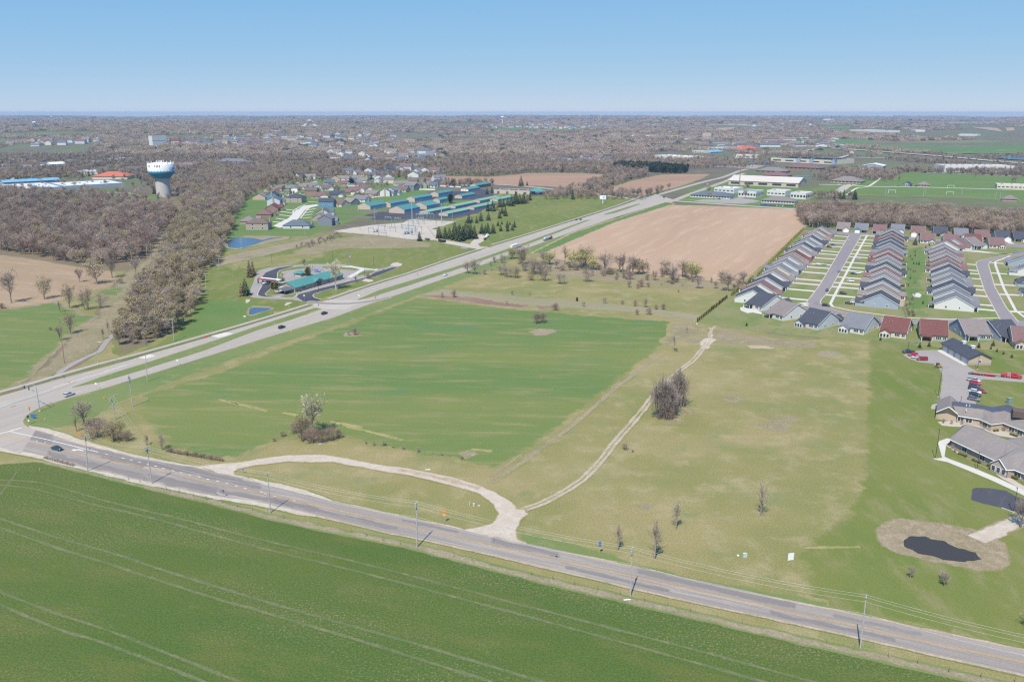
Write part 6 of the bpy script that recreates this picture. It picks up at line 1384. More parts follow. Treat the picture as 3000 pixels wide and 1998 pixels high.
m = MB(); m.b2(-4.6, 4.6, -1.2, 1.2, .6, 2.2); m.build('box', pm('black_steel', (.03, .03, .032), .6), o); wheels(o, (-1.2, 0), 1.05, .4)
o = root('utility_trailer', g(1252, 704) + Vector((0, 0, .1)), pxa((1242,702),(1262,706)), 'grey utility trailer beside the lone spruce of the substation', 'trailer')
m = MB(); m.b2(-3, 3, -1.1, 1.1, .6, 1.7); m.build('box', GREYM, o); wheels(o, (-.6, .6), 1.0, .36)
o = root('pipe_rack', g(1361, 730), pxa((1347,727),(1374,731)), 'grey rack of stacked pipes on the grass by the substation drive', 'rack')
for i in range(3):
    for j in range(4): m = MB(); m.tube([(-4.2, -.6 + j * .4, .25 + i * .36), (4.2, -.6 + j * .4, .25 + i * .36)], .17, 7); m.build('pipe', STEEL, o)
o = root('digger_truck', g(1427, 696) + Vector((0, 0, .1)), pxa((1418,701),(1437,692)), 'white lorry with a folded boom parked by the small spruce clump', 'truck')
m = MB(); m.b2(-3.5, 1.6, -1.2, 1.2, .7, 1.9); m.build('service_body', pm('truck_white', (.7, .7, .7), .4), o); m = MB(); loft(m, [sec(1.8, 1.15, .6, 2.7), sec(3.4, 1.15, .6, 2.6), sec(4.6, 1.05, .6, 1.7)]); m.build('cab', pm('truck_white', (.7, .7, .7), .4), o); m = MB(); m.tube([(-2.8, 0, 1.9), (-2.6, 0, 3.2), (3.0, 0, 3.4)], .28, 6); m.build('boom', TRIM, o); wheels(o, (-2.2, 3.4), 1.0, .48)
o = root('dark_trailer', g(1421, 703) + Vector((0, 0, .1)), pxa((1418,705),(1428,701)), 'small dark trailer behind the white boom lorry', 'trailer'); m = MB(); m.b2(-2, 2, -1, 1, .5, 1.4); m.build('box', pm('black_steel', (.03, .03, .032), .6), o); wheels(o, (0,), .95, .36)

# ---------------------------------------------------------------- poles, wires, lights and signs
WOODP = pm('weathered_pole', (.40, .385, .37), .8, vary=.2); WOODB = pm('brown_pole', (.27, .19, .14), .8, vary=.2)
def upole(px, py, tx, ty, label, arms=((.25, 2.4),), mat=None, cans=0, yaw=None, group=None, r=.17):
    """wooden pole from its foot to its (possibly leaning) tip; arms: (metres below the tip, length)"""
    B = g(px, py); h = high(px, py, ty); d = ray(tx, ty); t = B.y / d.y; tip = Vector((d.x * t - B.x, 0, h))
    o = root('utility_pole', B, 0, label, 'utility pole', group); mat = mat or WOODP
    m = MB(); m.tube([(0, 0, 0), tip * .5, tip], [r * 1.15, r, r * .72], 7); m.build('pole', mat, o)
    a = YAW if yaw is None else yaw; ax = Vector((math.cos(a), math.sin(a), 0)); out = []
    for dz, L in arms:
        c = tip + Vector((0, 0, -dz)); m = MB(); m.box(c + Vector((0, 0, .0)), (L, .16, .16), a); m.build('crossarm', mat, o)
        for s in (-.46, .46) if L < 1.6 else (-.46, .0, .46):
            q = c + ax * L * s; m = MB(); m.lathe([(.06, q.z + .08), (.10, q.z + .14), (.06, q.z + .22), (.10, q.z + .27), (.03, q.z + .34)], 6, c=(q.x, q.y)); m.build('insulator', PORC, o)
    for i in range(cans):
        m = MB(); q = tip + Vector((0, 0, -1.6 - .1 * i)) + ax * (.45 if i % 2 else -.45); m.lathe([(0, q.z), (.26, q.z), (.26, q.z + .8), (.0, q.z + .88)], 9, c=(q.x, q.y)); m.build('transformer_can', STEEL, o)
    return B, tip
RY = RD + math.pi / 2
POL = [(257,1380,250,1275,'utility pole with a crossarm beside the wheat corner, nearest the stop line',((.25,2.6),(1.1,1.2)),1),(445,1417,430,1308,'leaning utility pole with a transformer beside the turn lane',((.25,2.6),),3),(792,1502,783,1384,'grey utility pole opposite the gravel loop entrance',((.4,1.3),),0),(1222,1602,1220,1470,'grey utility pole on the field edge opposite the middle of the loop drive',((.4,1.3),),1),(1847,1746,1852,1603,'grey utility pole on the field edge, in front of the bare young trees',((.4,1.0),),1),(2520,1898,2538,1744,'grey utility pole on the field edge, nearest the pond',((.4,1.0),),0),(3350,2092,3395,1910,'grey utility pole on the field edge past the photo edge',((.4,1.0),),0)]
tips = []
for px, py, tx, ty, lb, ar, cn in POL:
    if px < 3000: tips.append(upole(px, py, tx, ty, lb, ar, None, cn, RY))
    else: b0 = g(px, py); tips.append((b0, Vector((.3, 0, 12.6))))
WIRE = pm('aluminium_wire', (.50, .51, .50), .5, spec=.3)
def wire(pts, label, group, r=.03, sag=.9, name='power_line'):
    m = MB()
    for a, b in zip(pts, pts[1:]):
        n = 14; P = [a.lerp(b, i / n) - Vector((0, 0, sag * 4 * (i / n) * (1 - i / n))) for i in range(n + 1)]; m.tube(P, r, 3, cap=False)
    tag(m.build(name, WIRE), label, 'power line', group)
rx = Vector((math.cos(RY), math.sin(RY), 0))
fx = [tips[0][0] + tips[0][1] - Vector((60, -26, 0))]
for off, dz, lb in ((-.55, -.12, 'upper overhead wire along the county road, field side'), (.55, -.12, 'upper overhead wire along the county road, meadow side'), (0, -1.6, 'middle overhead wire along the county road'), (0, -4.6, 'lowest overhead wire along the county road')):
    wire([b + t + rx * off + Vector((0, 0, dz)) for b, t in tips], lb, 'overhead wires along the county road', .018 if dz > -4 else .02, 1.1)
cn_ = [upole(337,1229,326,1163,'utility pole with two crossarms in the grass behind the corner thicket',((.25,2.6),(3.6,2.4)),None,1,RY), upole(389,1192,377,1096,'tall utility pole with crowded insulators beside the crop corner',((2.0,1.6),(2.8,1.6),(3.6,1.2)),None,1,RY), upole(432,1118,426,1040,'plain slim pole standing close to the highway edge',(),None,0)]
for off in (-1, 0, 1): wire([cn_[0][0] + cn_[0][1] + rx * off * 1.0, tips[1][0] + tips[1][1] + rx * off], 'overhead wire crossing the roadside thicket', 'wires over the roadside thicket', .016, .6)
for off in (-.7, .7): wire([cn_[1][0] + cn_[1][1] + rx * off - Vector((0, 0, 2)), cn_[0][0] + cn_[0][1] + rx * off], 'overhead wire between the two poles beside the crop corner', 'wires beside the crop corner', .016, .4)
wire([tips[0][0] + tips[0][1], cn_[0][0] + cn_[0][1]], 'overhead wire over the turn lane toward the thicket pole', None, .016, .8)
CP = [(435.5,799,428,713,'tall pole of the corridor pair nearest the tan field',()),(447.7,797,440,707,'brown tall pole of the corridor pair, beside a grey one',()),(485.5,784,479,720,'tall grey pole at the dark end of the corridor',((1.5,3),(3.5,3))),(491,771,487.5,713,'tall grey pole of the corridor against the wood',((2,3),(4,3))),(346,875,338,814,'slim pole in the corridor beside the thicket',()),(189,1065,173,939,'leaning tall brown pole on the bank of the pasture',()),(523,687,519,646,'pole among the trees beyond the corridor',()),(560,905,555.5,861,'pole with a crossarm at the edge of the mixed belt',((.2,2.4),)),(510,999,503.5,932,'pole with a crossarm at the foot of the mixed belt by the highway',((.3,2.6),(1.0,1.2))),(604,857,601.5,801,'pole with a crossarm on the bright lawn beside the belt',((.3,2.2),)),(641.6,794,639,746,'grey pole with three crossarms on the bright lawn',((.3,2.6),(1.0,2.0),(1.8,2))),(709.7,758,705,694,'tall pole with white crossarms in front of the blue pond',((.5,3),(2.5,3),(4.5,3))),(894.6,712,892.5,666,'pole with a crossarm among the thicket by the old houses',((.3,2.6),)),(1040,665,1038,618,'brown pole at the open corner of the substation',()),(1055,677,1053,608,'tall brown pole beside the substation corner',((6,3),(9,3))),(1099,655,1097,610,'pole with fanned crossarms behind the substation',((1.5,4),(4,4),(7,4))),(1325,656,1325,620,'slim pole at the far end of the substation fence',()),(1277,664,1276.5,646,'short pole at the substation fence corner',()),(1436,570,1435.6,552,'slim pole before the row of spruces by the service building',())]
cp = [upole(a, b, c, d_, lb, ar, WOODB if 'brown' in lb else None, 0, R(20)) for a, b, c, d_, lb, ar in CP]
for i, (a, b) in enumerate(((0, 2), (1, 3), (0, 2), (1, 3), (0, 2), (1, 3))):
    dz = Vector((0, 0, -1.5 - 3.5 * (i // 2))); wire([cp[a][0] + cp[a][1] + dz, cp[b][0] + cp[b][1] + dz], 'bright sagging cable between the corridor poles', 'cables of the corridor poles', .07, 1.6)
for px, py, ty, lb in ((1207.5,640,588,'tall blue-grey steel pole at the near end of the substation frames'),(1294,656,597,'tall blue-grey steel pole on the open substation gravel')):
    o = root('steel_pole', g(px, py), 0, lb, 'steel pole'); h = high(px, py, ty); m = MB(); m.tube([(0, 0, 0), (0, 0, h * .5), (0, 0, h)], [.62, .5, .36], 10); m.build('shaft', pm('painted_pole', (.30, .38, .46), .5), o); m = MB(); m.lathe([(.9, 0), (.9, .5), (0, .55)], 12); m.build('footing', CONC, o)
    m = MB(); m.box((0, 0, h * .55), (1.8, .2, .2)); m.build('bracket', STEEL, o)
def lamp(px, py, ty, label, mat=None, arm=1.2, ang=None, group=None, head=(.7, .3, .14)):
    o = root('street_lamp', g(px, py), ang if ang is not None else YAW, label, 'street lamp', group); h = high(px, py, ty); mat = mat or GREYM
    m = MB(); m.tube([(0, 0, 0), (0, 0, h)], [.12, .07], 6); m.build('post', mat, o); m = MB(); m.tube([(0, 0, h - .3), (arm * .5, 0, h), (arm, 0, h + .05)], .05, 5); m.build('arm', mat, o); m = MB(); m.box((arm + .2, 0, h + .05), head); m.build('lamp_head', mat, o); m = MB(); m.lathe([(.3, 0), (.3, .5), (0, .52)], 8); m.build('footing', CONC, o)
for px, py, ty, lb in ((797.6,781,747,'dark parking lamp at the bend of the clinic drive'),(1095,784,752,'dark parking lamp at the far end of the clinic drive'),(933.7,859,829,'dark lamp at the clinic driveway mouth'),(1069,817,784,'dark lamp on the clinic verge beside the stone bed'),(976,776,741,'dark parking lamp behind the clinic roof')): lamp(px, py, ty, lb, DARK, .6)
for px, py, ty, lb in ((2740,1345,1260,'dark lamp post on the lawn beside the lower wing walk'),(2862,1377,1328,'dark lamp post in front of the lower wing porch'),(2968,1502,1432,'dark lamp post at the asphalt court edge'),(2748,1164,1078,'dark lamp post along the parking yard edge'),(2660,1026,1003,'dark lamp post behind the navy pickup'),(2863,1083,1035,'dark lamp post beside the garage building'),(2814,1183,1164,'dark lamp post behind the flat roof strip')): lamp(px, py, ty, lb, DARK, .5)
lamp(287, 1065, 1002, 'silver street lamp with a long arm beside the field path', STEEL, 3.0, 0.1)
for px, py, ty, lb in ((1932,582,552,'silver street lamp at the far crossroads, ploughed field side'),(1898,577,550,'silver street lamp at the far crossroads, spruce side'),(1824,574,555,'slim street lamp on the side road near the billboard'),(1981,552,544,'street lamp on the far highway bend'),(2025,588,570,'street lamp in front of the grey-roofed office')): lamp(px, py, ty, lb, STEEL, 3.0, 1.0)
# traffic signals at the near junction
o = root('traffic_signal', g(117, 1205), 0, 'steel traffic signal mast with a long arm over the highway lanes', 'traffic signal'); h = high(117, 1205, 1133)
e_ = g(57, 1205) * 1.0; ad = (g(60, 1180) - g(117, 1205)); ad = Vector((ad.x, ad.y, 0)).normalized(); ML = 11.0
m = MB(); m.tube([(0, 0, 0), (0, 0, h)], [.20, .13], 8); m.build('mast', STEEL, o); m = MB(); m.tube([(0, 0, h - 2.6), ad * ML * .5 + Vector((0, 0, h - 2.1)), ad * ML + Vector((0, 0, h - 1.9))], [.13, .10, .07], 7); m.build('arm', STEEL, o)
m = MB(); m.tube([(0, 0, h - .1), ad * 2.5 + Vector((0, 0, h + .7)), ad * 4.5 + Vector((0, 0, h + 1.0))], [.07, .05, .05], 6); m.build('lamp_arm', STEEL, o); m = MB(); m.box(ad * 4.9 + Vector((0, 0, h + 1.0)), (.9, .35, .15), .3); m.build('lamp_head', STEEL, o)
for f in (.62, .98):
    m = MB(); c = ad * ML * f + Vector((0, 0, h - 2.2)); m.box(c, (.4, .35, 1.2), .3); m.build('signal_head', DARK, o)
m = MB(); c = ad * 3.2 + Vector((0, 0, h - 2.3)); m.box(c, (2.4, .06, .55), math.atan2(ad.y, ad.x)); m.build('street_sign', pm('sign_green', (.02, .22, .11), .5), o); m = MB(); m.lathe([(.5, 0), (.5, .35), (0, .36)], 10); m.build('footing', CONC, o)
o = root('signal_post', g(90, 1222), 0, 'short post with a yellow signal head on the junction corner', 'traffic signal'); m = MB(); m.tube([(0, 0, 0), (0, 0, 3.4)], .07, 6); m.build('post', STEEL, o); m = MB(); m.box((0, -.2, 3.9), (.4, .35, 1.2)); m.build('signal_head', pm('signal_yellow', (.62, .26, .03), .5), o)
o = root('signal_post', g(86, 1243), 0, 'short post with a dark walk signal and white sign on the junction corner', 'traffic signal'); m = MB(); m.tube([(0, 0, 0), (0, 0, 3.2)], .07, 6); m.build('post', STEEL, o); m = MB(); m.box((0, -.15, 3.3), (.55, .3, .9)); m.build('signal_head', DARK, o); m = MB(); m.box((0, -.12, 1.6), (.6, .05, .6)); m.build('sign', TRIM, o)
def sign(px, py, ty, label, size, col, shape='rect', ang=0.0, pm_=None, posts=1):
    o = root('road_sign', g(px, py), ang, label, 'sign'); h = high(px, py, ty); w_, hh = size
    for i in range(posts):
        m = MB(); x = 0 if posts == 1 else (-w_ * .4 + i * w_ * .8); m.tube([(x, .04, 0), (x, .04, h)], .04, 5); m.build('post', pm_ or STEEL, o)
    m = MB()
    if shape == 'rect': m.box((0, -.02, h - hh / 2), (w_, .04, hh))
    else:
        n = 4 if shape == 'diamond' else 8; a0 = math.pi / 2 if n == 4 else math.pi / 8; P = [(w_ / 2 * math.cos(a0 + 2 * math.pi * k / n), h - hh / 2 + hh / 2 * math.sin(a0 + 2 * math.pi * k / n)) for k in range(n)]
        m.add([(x, -.04, z) for x, z in P] + [(x, 0, z) for x, z in P], [tuple(range(n - 1, -1, -1)), tuple(range(n, 2 * n))] + [(k, (k + 1) % n, n + (k + 1) % n, n + k) for k in range(n)])
    return o, m.build('panel', col, o)
SW, SB, SY, SR_, SO, SG = TRIM, pm('sign_blue', (.05, .14, .42), .5), pm('sign_yellow', (.68, .42, .03), .5), pm('sign_red', (.50, .03, .04), .5), pm('sign_orange', (.75, .20, .03), .5), pm('sign_green', (.02, .22, .11), .5)
for a in ((283,1142,1121,'white sign on a dark post at the highway edge, nearer the junction',(.75,.9),SW),(521,1070,1053,'white sign on a dark post at the highway edge, by the pale slab',(.75,.9),SW),(156,1111,1096,'small green sign beside the footway at the junction',(.7,.6),SG),(98,1226,1213,'blue sign on the junction corner beside the signals',(1.9,1.4),SB),(428,1014,1004,'small blue sign in front of the mixed belt',(.9,.9),SB),(191,1125,1101,'dark-backed sign on the concrete nose of the traffic island',(.8,1.0),GREYM),(718,941,925,'white double sign on two posts beside the highway lawn',(1.3,.7),SW),(893,897,864,'red and white sign at the clinic driveway',(.8,.8),SW),(934,908,892,'dark-backed sign on the median nose at the clinic',(.7,.8),GREYM),(1052,879,864,'white sign on the median nose beyond the clinic gap',(.8,.9),SW),(1101,886,870,'dark-backed sign on the highway verge beyond the clinic gap',(.7,.8),GREYM),(847,902,896,'white marker post on the clinic lawn',(.3,.6),SW),(1757,1622,1585,'dark blue sign on a wooden post beside the county road',(.7,1.6),SB),(117,1379,1370,'small grey marker on the wheat field edge of the county road',(.2,.9),STEEL),(656,1456,1434,'dark-backed sign on the far shoulder of the county road',(.6,.9),GREYM),(713,1386,1371,'blue and yellow utility marker at the loop drive entrance',(.4,1.0),SB),(2685,1006,1003,'small blue sign on the lawn edge behind the red-roofed houses',(1.2,.6),SB)): sign(*a[:6], 'rect', 0.0)
sign(607, 1005, 985, 'red stop sign on the median seen from the near lane', (.9, .9), SR_, 'oct'); sign(1223, 810, 800, 'small red sign on the median beyond the white SUV', (.8, .8), SR_, 'oct')
o, p = sign(1302, 1532, 1493, 'orange diamond road works sign in the grass inside the loop', (1.25, 1.25), SO, 'diamond'); m = MB(); hh = high(1302, 1532, 1493); m.box((0, -.03, hh - 1.7), (.8, .04, .6)); m.build('panel', SY, o)
sign(234, 1280, 1264, 'orange road works sign in front of the dark thicket', (1.1, 1.1), SO, 'diamond')
for px, py, lb in ((854,976,'yellow marker post in the grass beside the highway, near the black SUV'),(1115,892,'yellow marker post in the grass opposite the clinic'),(1117,822,'yellow marker post on the clinic verge'),(1272,840,'yellow marker post at the highway edge of the bare strip'),(306,1171,'yellow marker post behind the corner utility poles'),(848,1270,'yellow marker beside the low shrubs of the thicket')):
    o = root('marker_post', g(px, py), 0, lb, 'marker'); m = MB(); m.lathe([(.0, 0), (.13, 0), (.13, 1.1), (.18, 1.15), (.0, 1.3)], 8); m.build('post', SY, o); m = MB(); m.box((0, -.15, .9), (.3, .06, .35)); m.build('tag_plate', SY, o)
for a in ((1763,662,'diamond'),(1817+40,634,'x'),(1663,658,'diamond')): pass
for px, py, ty, lb in ((1763,652,641,'yellow diamond sign on the highway verge beside the ploughed field'),(1664,664,656,'yellow sign on the median beyond the tanker'),(1699,672,664,'yellow sign on the near verge beyond the tanker')): sign(px, py, ty, lb, (1.5, 1.5), SY, 'diamond')
# blank white board, junction boxes and markers in the meadow
o = root('sign_board', g(2316, 1643), R(12), 'blank white sign board standing in the meadow near the county road', 'sign board'); m = MB(); m.box((0, 0, 1.35), (1.75, .05, 2.2)); m.build('board', SW, o)
for s in (-.8, .8): m = MB(); m.tube([(s, .06, 0), (s, .06, 2.4)], .05, 5); m.build('post', TRIM, o)
BOXG = pm('pale_green_box', (.46, .53, .47), .6)
for px, py, w_, h, lb, mt in ((2181,1631,.9,1.1,'pale green utility cabinet in the meadow near the white board',BOXG),(1388,1482,.55,.9,'small green utility pedestal inside the loop drive',BOXG),(2041,951,.8,.9,'pale green utility box at the end of the arborvitae row',BOXG),(2043,941,.6,.8,'second pale utility box by the end of the arborvitae row',BOXG),(2957,1182,2.2,2.4,'green transformer cabinet behind the care home roof',pm('cabinet_green',(.19,.26,.22),.6)),(1403,1482,.7,.15,'low concrete pad beside the utility pedestal',CONC),(2162,1628,.5,.25,'white base of the orange marker in the meadow',TRIM)):
    o = root('utility_box', g(px, py), R(10), lb, 'utility box'); m = MB(); m.box((0, 0, h / 2), (w_, w_ * .7, h)); m.build('cabinet', mt, o); m = MB(); m.box((0, 0, h + .03), (w_ * 1.08, w_ * .78, .06)); m.build('lid', mt, o)
for px, py, h, mt, lb in ((2159,1626,1.5,SO,'orange marker rod in the meadow beside the utility cabinet'),(1376,1481,1.6,TRIM,'white leaning post beside the utility pedestal in the loop'),(132,1232,1.1,TRIM,'white post on the grass of the junction corner'),(2188,1631,1.2,TRIM,'white post touching the utility cabinet in the meadow'),(2035,943,1.2,TRIM,'white post at the end of the arborvitae row'),(1509,893,1.2,TRIM,'white stub post among the maroon weeds'),(2232,967,1.3,SO,'orange rod on the lawn below the front houses')):
    o = tag(MB().tube([(0, 0, 0), (.1 if 'leaning' in lb else 0, 0, h)], .06, 6).build('rod', mt), lb, 'post'); o.location = g(px, py)
for px, py, lb in ((938,1300,'white plank lying in front of the brown thicket'),(1253,1376,'white board lying on the grass above the loop drive'),(1837,1757,'white plank lying at the foot of the pole on the field edge'),(1090,710,'white pipe lying on the dry grass by the substation')):
    o = tag(MB().box((0, 0, .09), (1.8, .28, .16)).build('plank', TRIM), lb, 'plank'); o.location = g(px, py); o.rotation_euler = (0, 0, .15)
o = root('flagpole', g(1023.5, 815.5), 0, 'flagpole with a striped flag in front of the clinic end', 'flagpole'); h = high(1023.5, 815.5, 744); m = MB(); m.tube([(0, 0, 0), (0, 0, h)], [.12, .06], 7); m.build('pole', STEEL, o)
fl = MB()
for i in range(7): fl.add([(.1, 0, h - .3 - i * .22), (1.6, .5, h - 1.6 - i * .22), (1.6, .5, h - 1.82 - i * .22), (.1, 0, h - .52 - i * .22)], [(0, 1, 2, 3)], i % 2)
fl.add([(.08, -.03, h - .28), (.75, .20, h - .9), (.75, .20, h - 1.75), (.08, -.03, h - 1.15)], [(0, 1, 2, 3)], 2); fl.build('flag', [SR_, TRIM, SB], o)
# field fence
FP = [(x / 3.136, 1250 + y / 3.136) for x, y in ((1180,490),(1285,515),(1530,578),(1648,603),(1775,640),(1900,672),(2040,700),(2180,740),(2320,775))] + [(750 + x / 3.136, 1300 + y / 3.136) for x, y in ((255,685),(873,812),(1012,852),(1163,892),(1325,925),(1820,1037),(1980,1075))] + [(1500 + x / 3.136, 1350 + y / 3.136) for x, y in ((175,1048),(375,1093),(572,1138),(785,1188),(993,1233),(1215,1288),(1430,1333),(1637,1383),(1890,1440),(2113,1494))] + [(2250 + x / 3.14, 1500 + y / 3.14) for x, y in ((538,1205),(790,1258),(1108,1338),(1380,1393),(1665,1470),(1958,1520),(2270,1562))]
pst = MB().tube([(0, 0, 0), (.03, 0, 1.35)], [.09, .07], 6).mesh('fence_post', WOODB)
for i, q in enumerate(FP):
    o = put('fence_post', pst); o.location = g(*q); o.rotation_euler = (random.uniform(-.08, .08), random.uniform(-.08, .08), random.random()); tag(o, 'brown wooden fence post on the dry strip between wheat field and road', 'fence post', 'fence posts along the wheat field')
for q in ((165,1478),(265,1492),(360,1508),(460,1528),(605,1552)):
    o = put('fence_post', pst); o.location = g(1200 + q[0] / 3.92, 950 + q[1] / 3.92); tag(o, 'grey fence post of the old fence line above the loop drive', 'fence post', 'posts of the old fence line')
WF_ = pm('fence_wire', (.4, .4, .4), .5)
# billboard by the side road
o = root('billboard', g(1766, 597), R(-15), 'white billboard on a single pole in the green field', 'billboard'); m = MB(); m.tube([(0, 0, 0), (0, 0, 6)], .45, 10); m.build('pole', TRIM, o); m = MB(); m.box((0, 0, 8.2), (8.5, .8, 5.0)); m.build('frame', TRIM, o); m = MB(); m.box((0, -.43, 8.2), (8.1, .05, 4.6)); m.build('face', pm('billboard_face', (.70, .76, .80), .5), o); m = MB(); m.box((1.2, -.47, 8.3), (2.6, .04, 1.0)); m.build('logo', GREYM, o)
# ---------------------------------------------------------------- water tower
WTB = g(481, 577)
o = root('water_tower', WTB, 0, 'large water tower with a white tank, blue band and concrete stem above the wood', 'water tower')
m = MB(); m.lathe([(10.6, 0), (10.0, 6), (9.9, 27)], 40); m.build('stem', pm('tower_concrete', (.46, .43, .40), .85, scale=.3), o, True)
m = MB(); m.lathe([(9.9, 26.6), (11.5, 27.5), (17.2, 33.2), (18.0, 34.2), (18.32, 36.6)], 40); m.build('tank_underside', pm('tower_blue', (.015, .25, .41), .5), o, True)
m = MB(); m.lathe([(18.3, 36.2), (18.3, 46.5), (17.4, 47.6), (9, 48.6), (0, 49)], 40); m.build('tank', pm('tower_white', (.74, .75, .76), .5, vary=.04), o, True)
m = MB()
for i in range(26):                                  # painted wave where the blue meets the white
    a = 2 * math.pi * i / 26; m.add([(18.36 * math.cos(a + q), 18.36 * math.sin(a + q), z) for q, z in ((-.12, 36.4), (.12, 36.4), (.06, 37.3), (-.02, 38.0))], [(0, 1, 2, 3)])
m.build('wave_band', pm('tower_blue', (.015, .25, .41), .5), o)
for i in range(15):
    a = 2 * math.pi * i / 15 + .2; m = MB(); z = 47 if i % 2 else 47.6; m.box((17.6 * math.cos(a), 17.6 * math.sin(a), z + 1.3), (.5, .9, 2.6), a); m.build('antenna', TRIM, o)
for i, a in enumerate((-2.25, -2.1, -1.62, -1.5, -1.40, -1.28)): m = MB(); m.box((18.5 * math.cos(a), 18.5 * math.sin(a), 44.6), (.3, .8, 3.0), a); m.build('antenna_shadow_mark', GREYM, o)  # dark boxes on the tank side, drawn as the shadows of the rim antennas

va = math.atan2(-WTB.y, -WTB.x)
for i, ch in enumerate('GEN'):                       # the letters that can be made out on the shaded side of the tank
    cu = bpy.data.curves.new('letter', 'FONT'); cu.body = ch; cu.size = 5.2; cu.align_x = 'CENTER'; cu.extrude = .05; cu.materials.append(pm('letter_blue', (.03, .10, .30), .5))
    l = bpy.data.objects.new('letter', cu); COL.objects.link(l); l.parent = o; a = va + R(43 + i * 12); l.location = (18.42 * math.cos(a), 18.42 * math.sin(a), 38.6); l.rotation_euler = (math.pi / 2, 0, a + math.pi / 2); me = bpy.data.meshes.new_from_object(l); q = put('letter', me, o); q.location = l.location; q.rotation_euler = l.rotation_euler; bpy.data.objects.remove(l)
for i in range(6): m = MB(); m.box((-4 + i * 1.7, -2 + (i % 3), 50.2), (.5, .5, 3.4 + i % 2)); m.build('antenna', TRIM, o)
# ---------------------------------------------------------------- the older houses
def oldhouse(p, ang, w_, d, st, rf, wl_, hip, label, grp):
    o = root('house', p, ang, label, 'house', grp); o.scale = (1, 1, 1.3); h = 2.9 * st; k = 3.6 if st == 1 else 3.0
    W_, R_ = gable_mesh(w_, d, h, k, 'x' if w_ >= d else 'y', .5, .4, .16, hip, -w_ / 2, -d / 2)
    gw = w_ * .45; a, b = gable_mesh(gw, 5, min(h, 3.2), 2.6, 'y', .4, .35, .14, False, w_ / 2 - gw - .6, -d / 2 - 4); W_.add(a.v, a.f); R_.add(b.v, b.f)
    W_.build('wall', WM[wl_], o); R_.build('roof', RF[rf], o)
    m = MB(); m.b2(w_ / 2 - gw + .1, w_ / 2 - 1.3, -d / 2 - 4.06, -d / 2 - 4.0, .05, 2.4); m.build('garage_door', TRIM, o)
    for s in range(st):
        for f in (-.32, -.08): window(o, (w_ * f, -d / 2 - .05, 1.6 + 2.8 * s), (1.5, 1.4), (0, -1), 1)
        window(o, (w_ / 2 + .05, d * .1, 1.6 + 2.8 * s), (1.4, 1.3), (1, 0), 1)
        for f in (-.25, .2): window(o, (w_ * f, d / 2 + .05, 1.6 + 2.8 * s), (1.8, 1.4), (0, 1), 1)
    if int(p.x) % 2: m = MB(); m.b2(-w_ / 2 - .9, -w_ / 2 + .02, -.8, .8, 0, h + k + .8); m.build('chimney', WM['stone'], o)
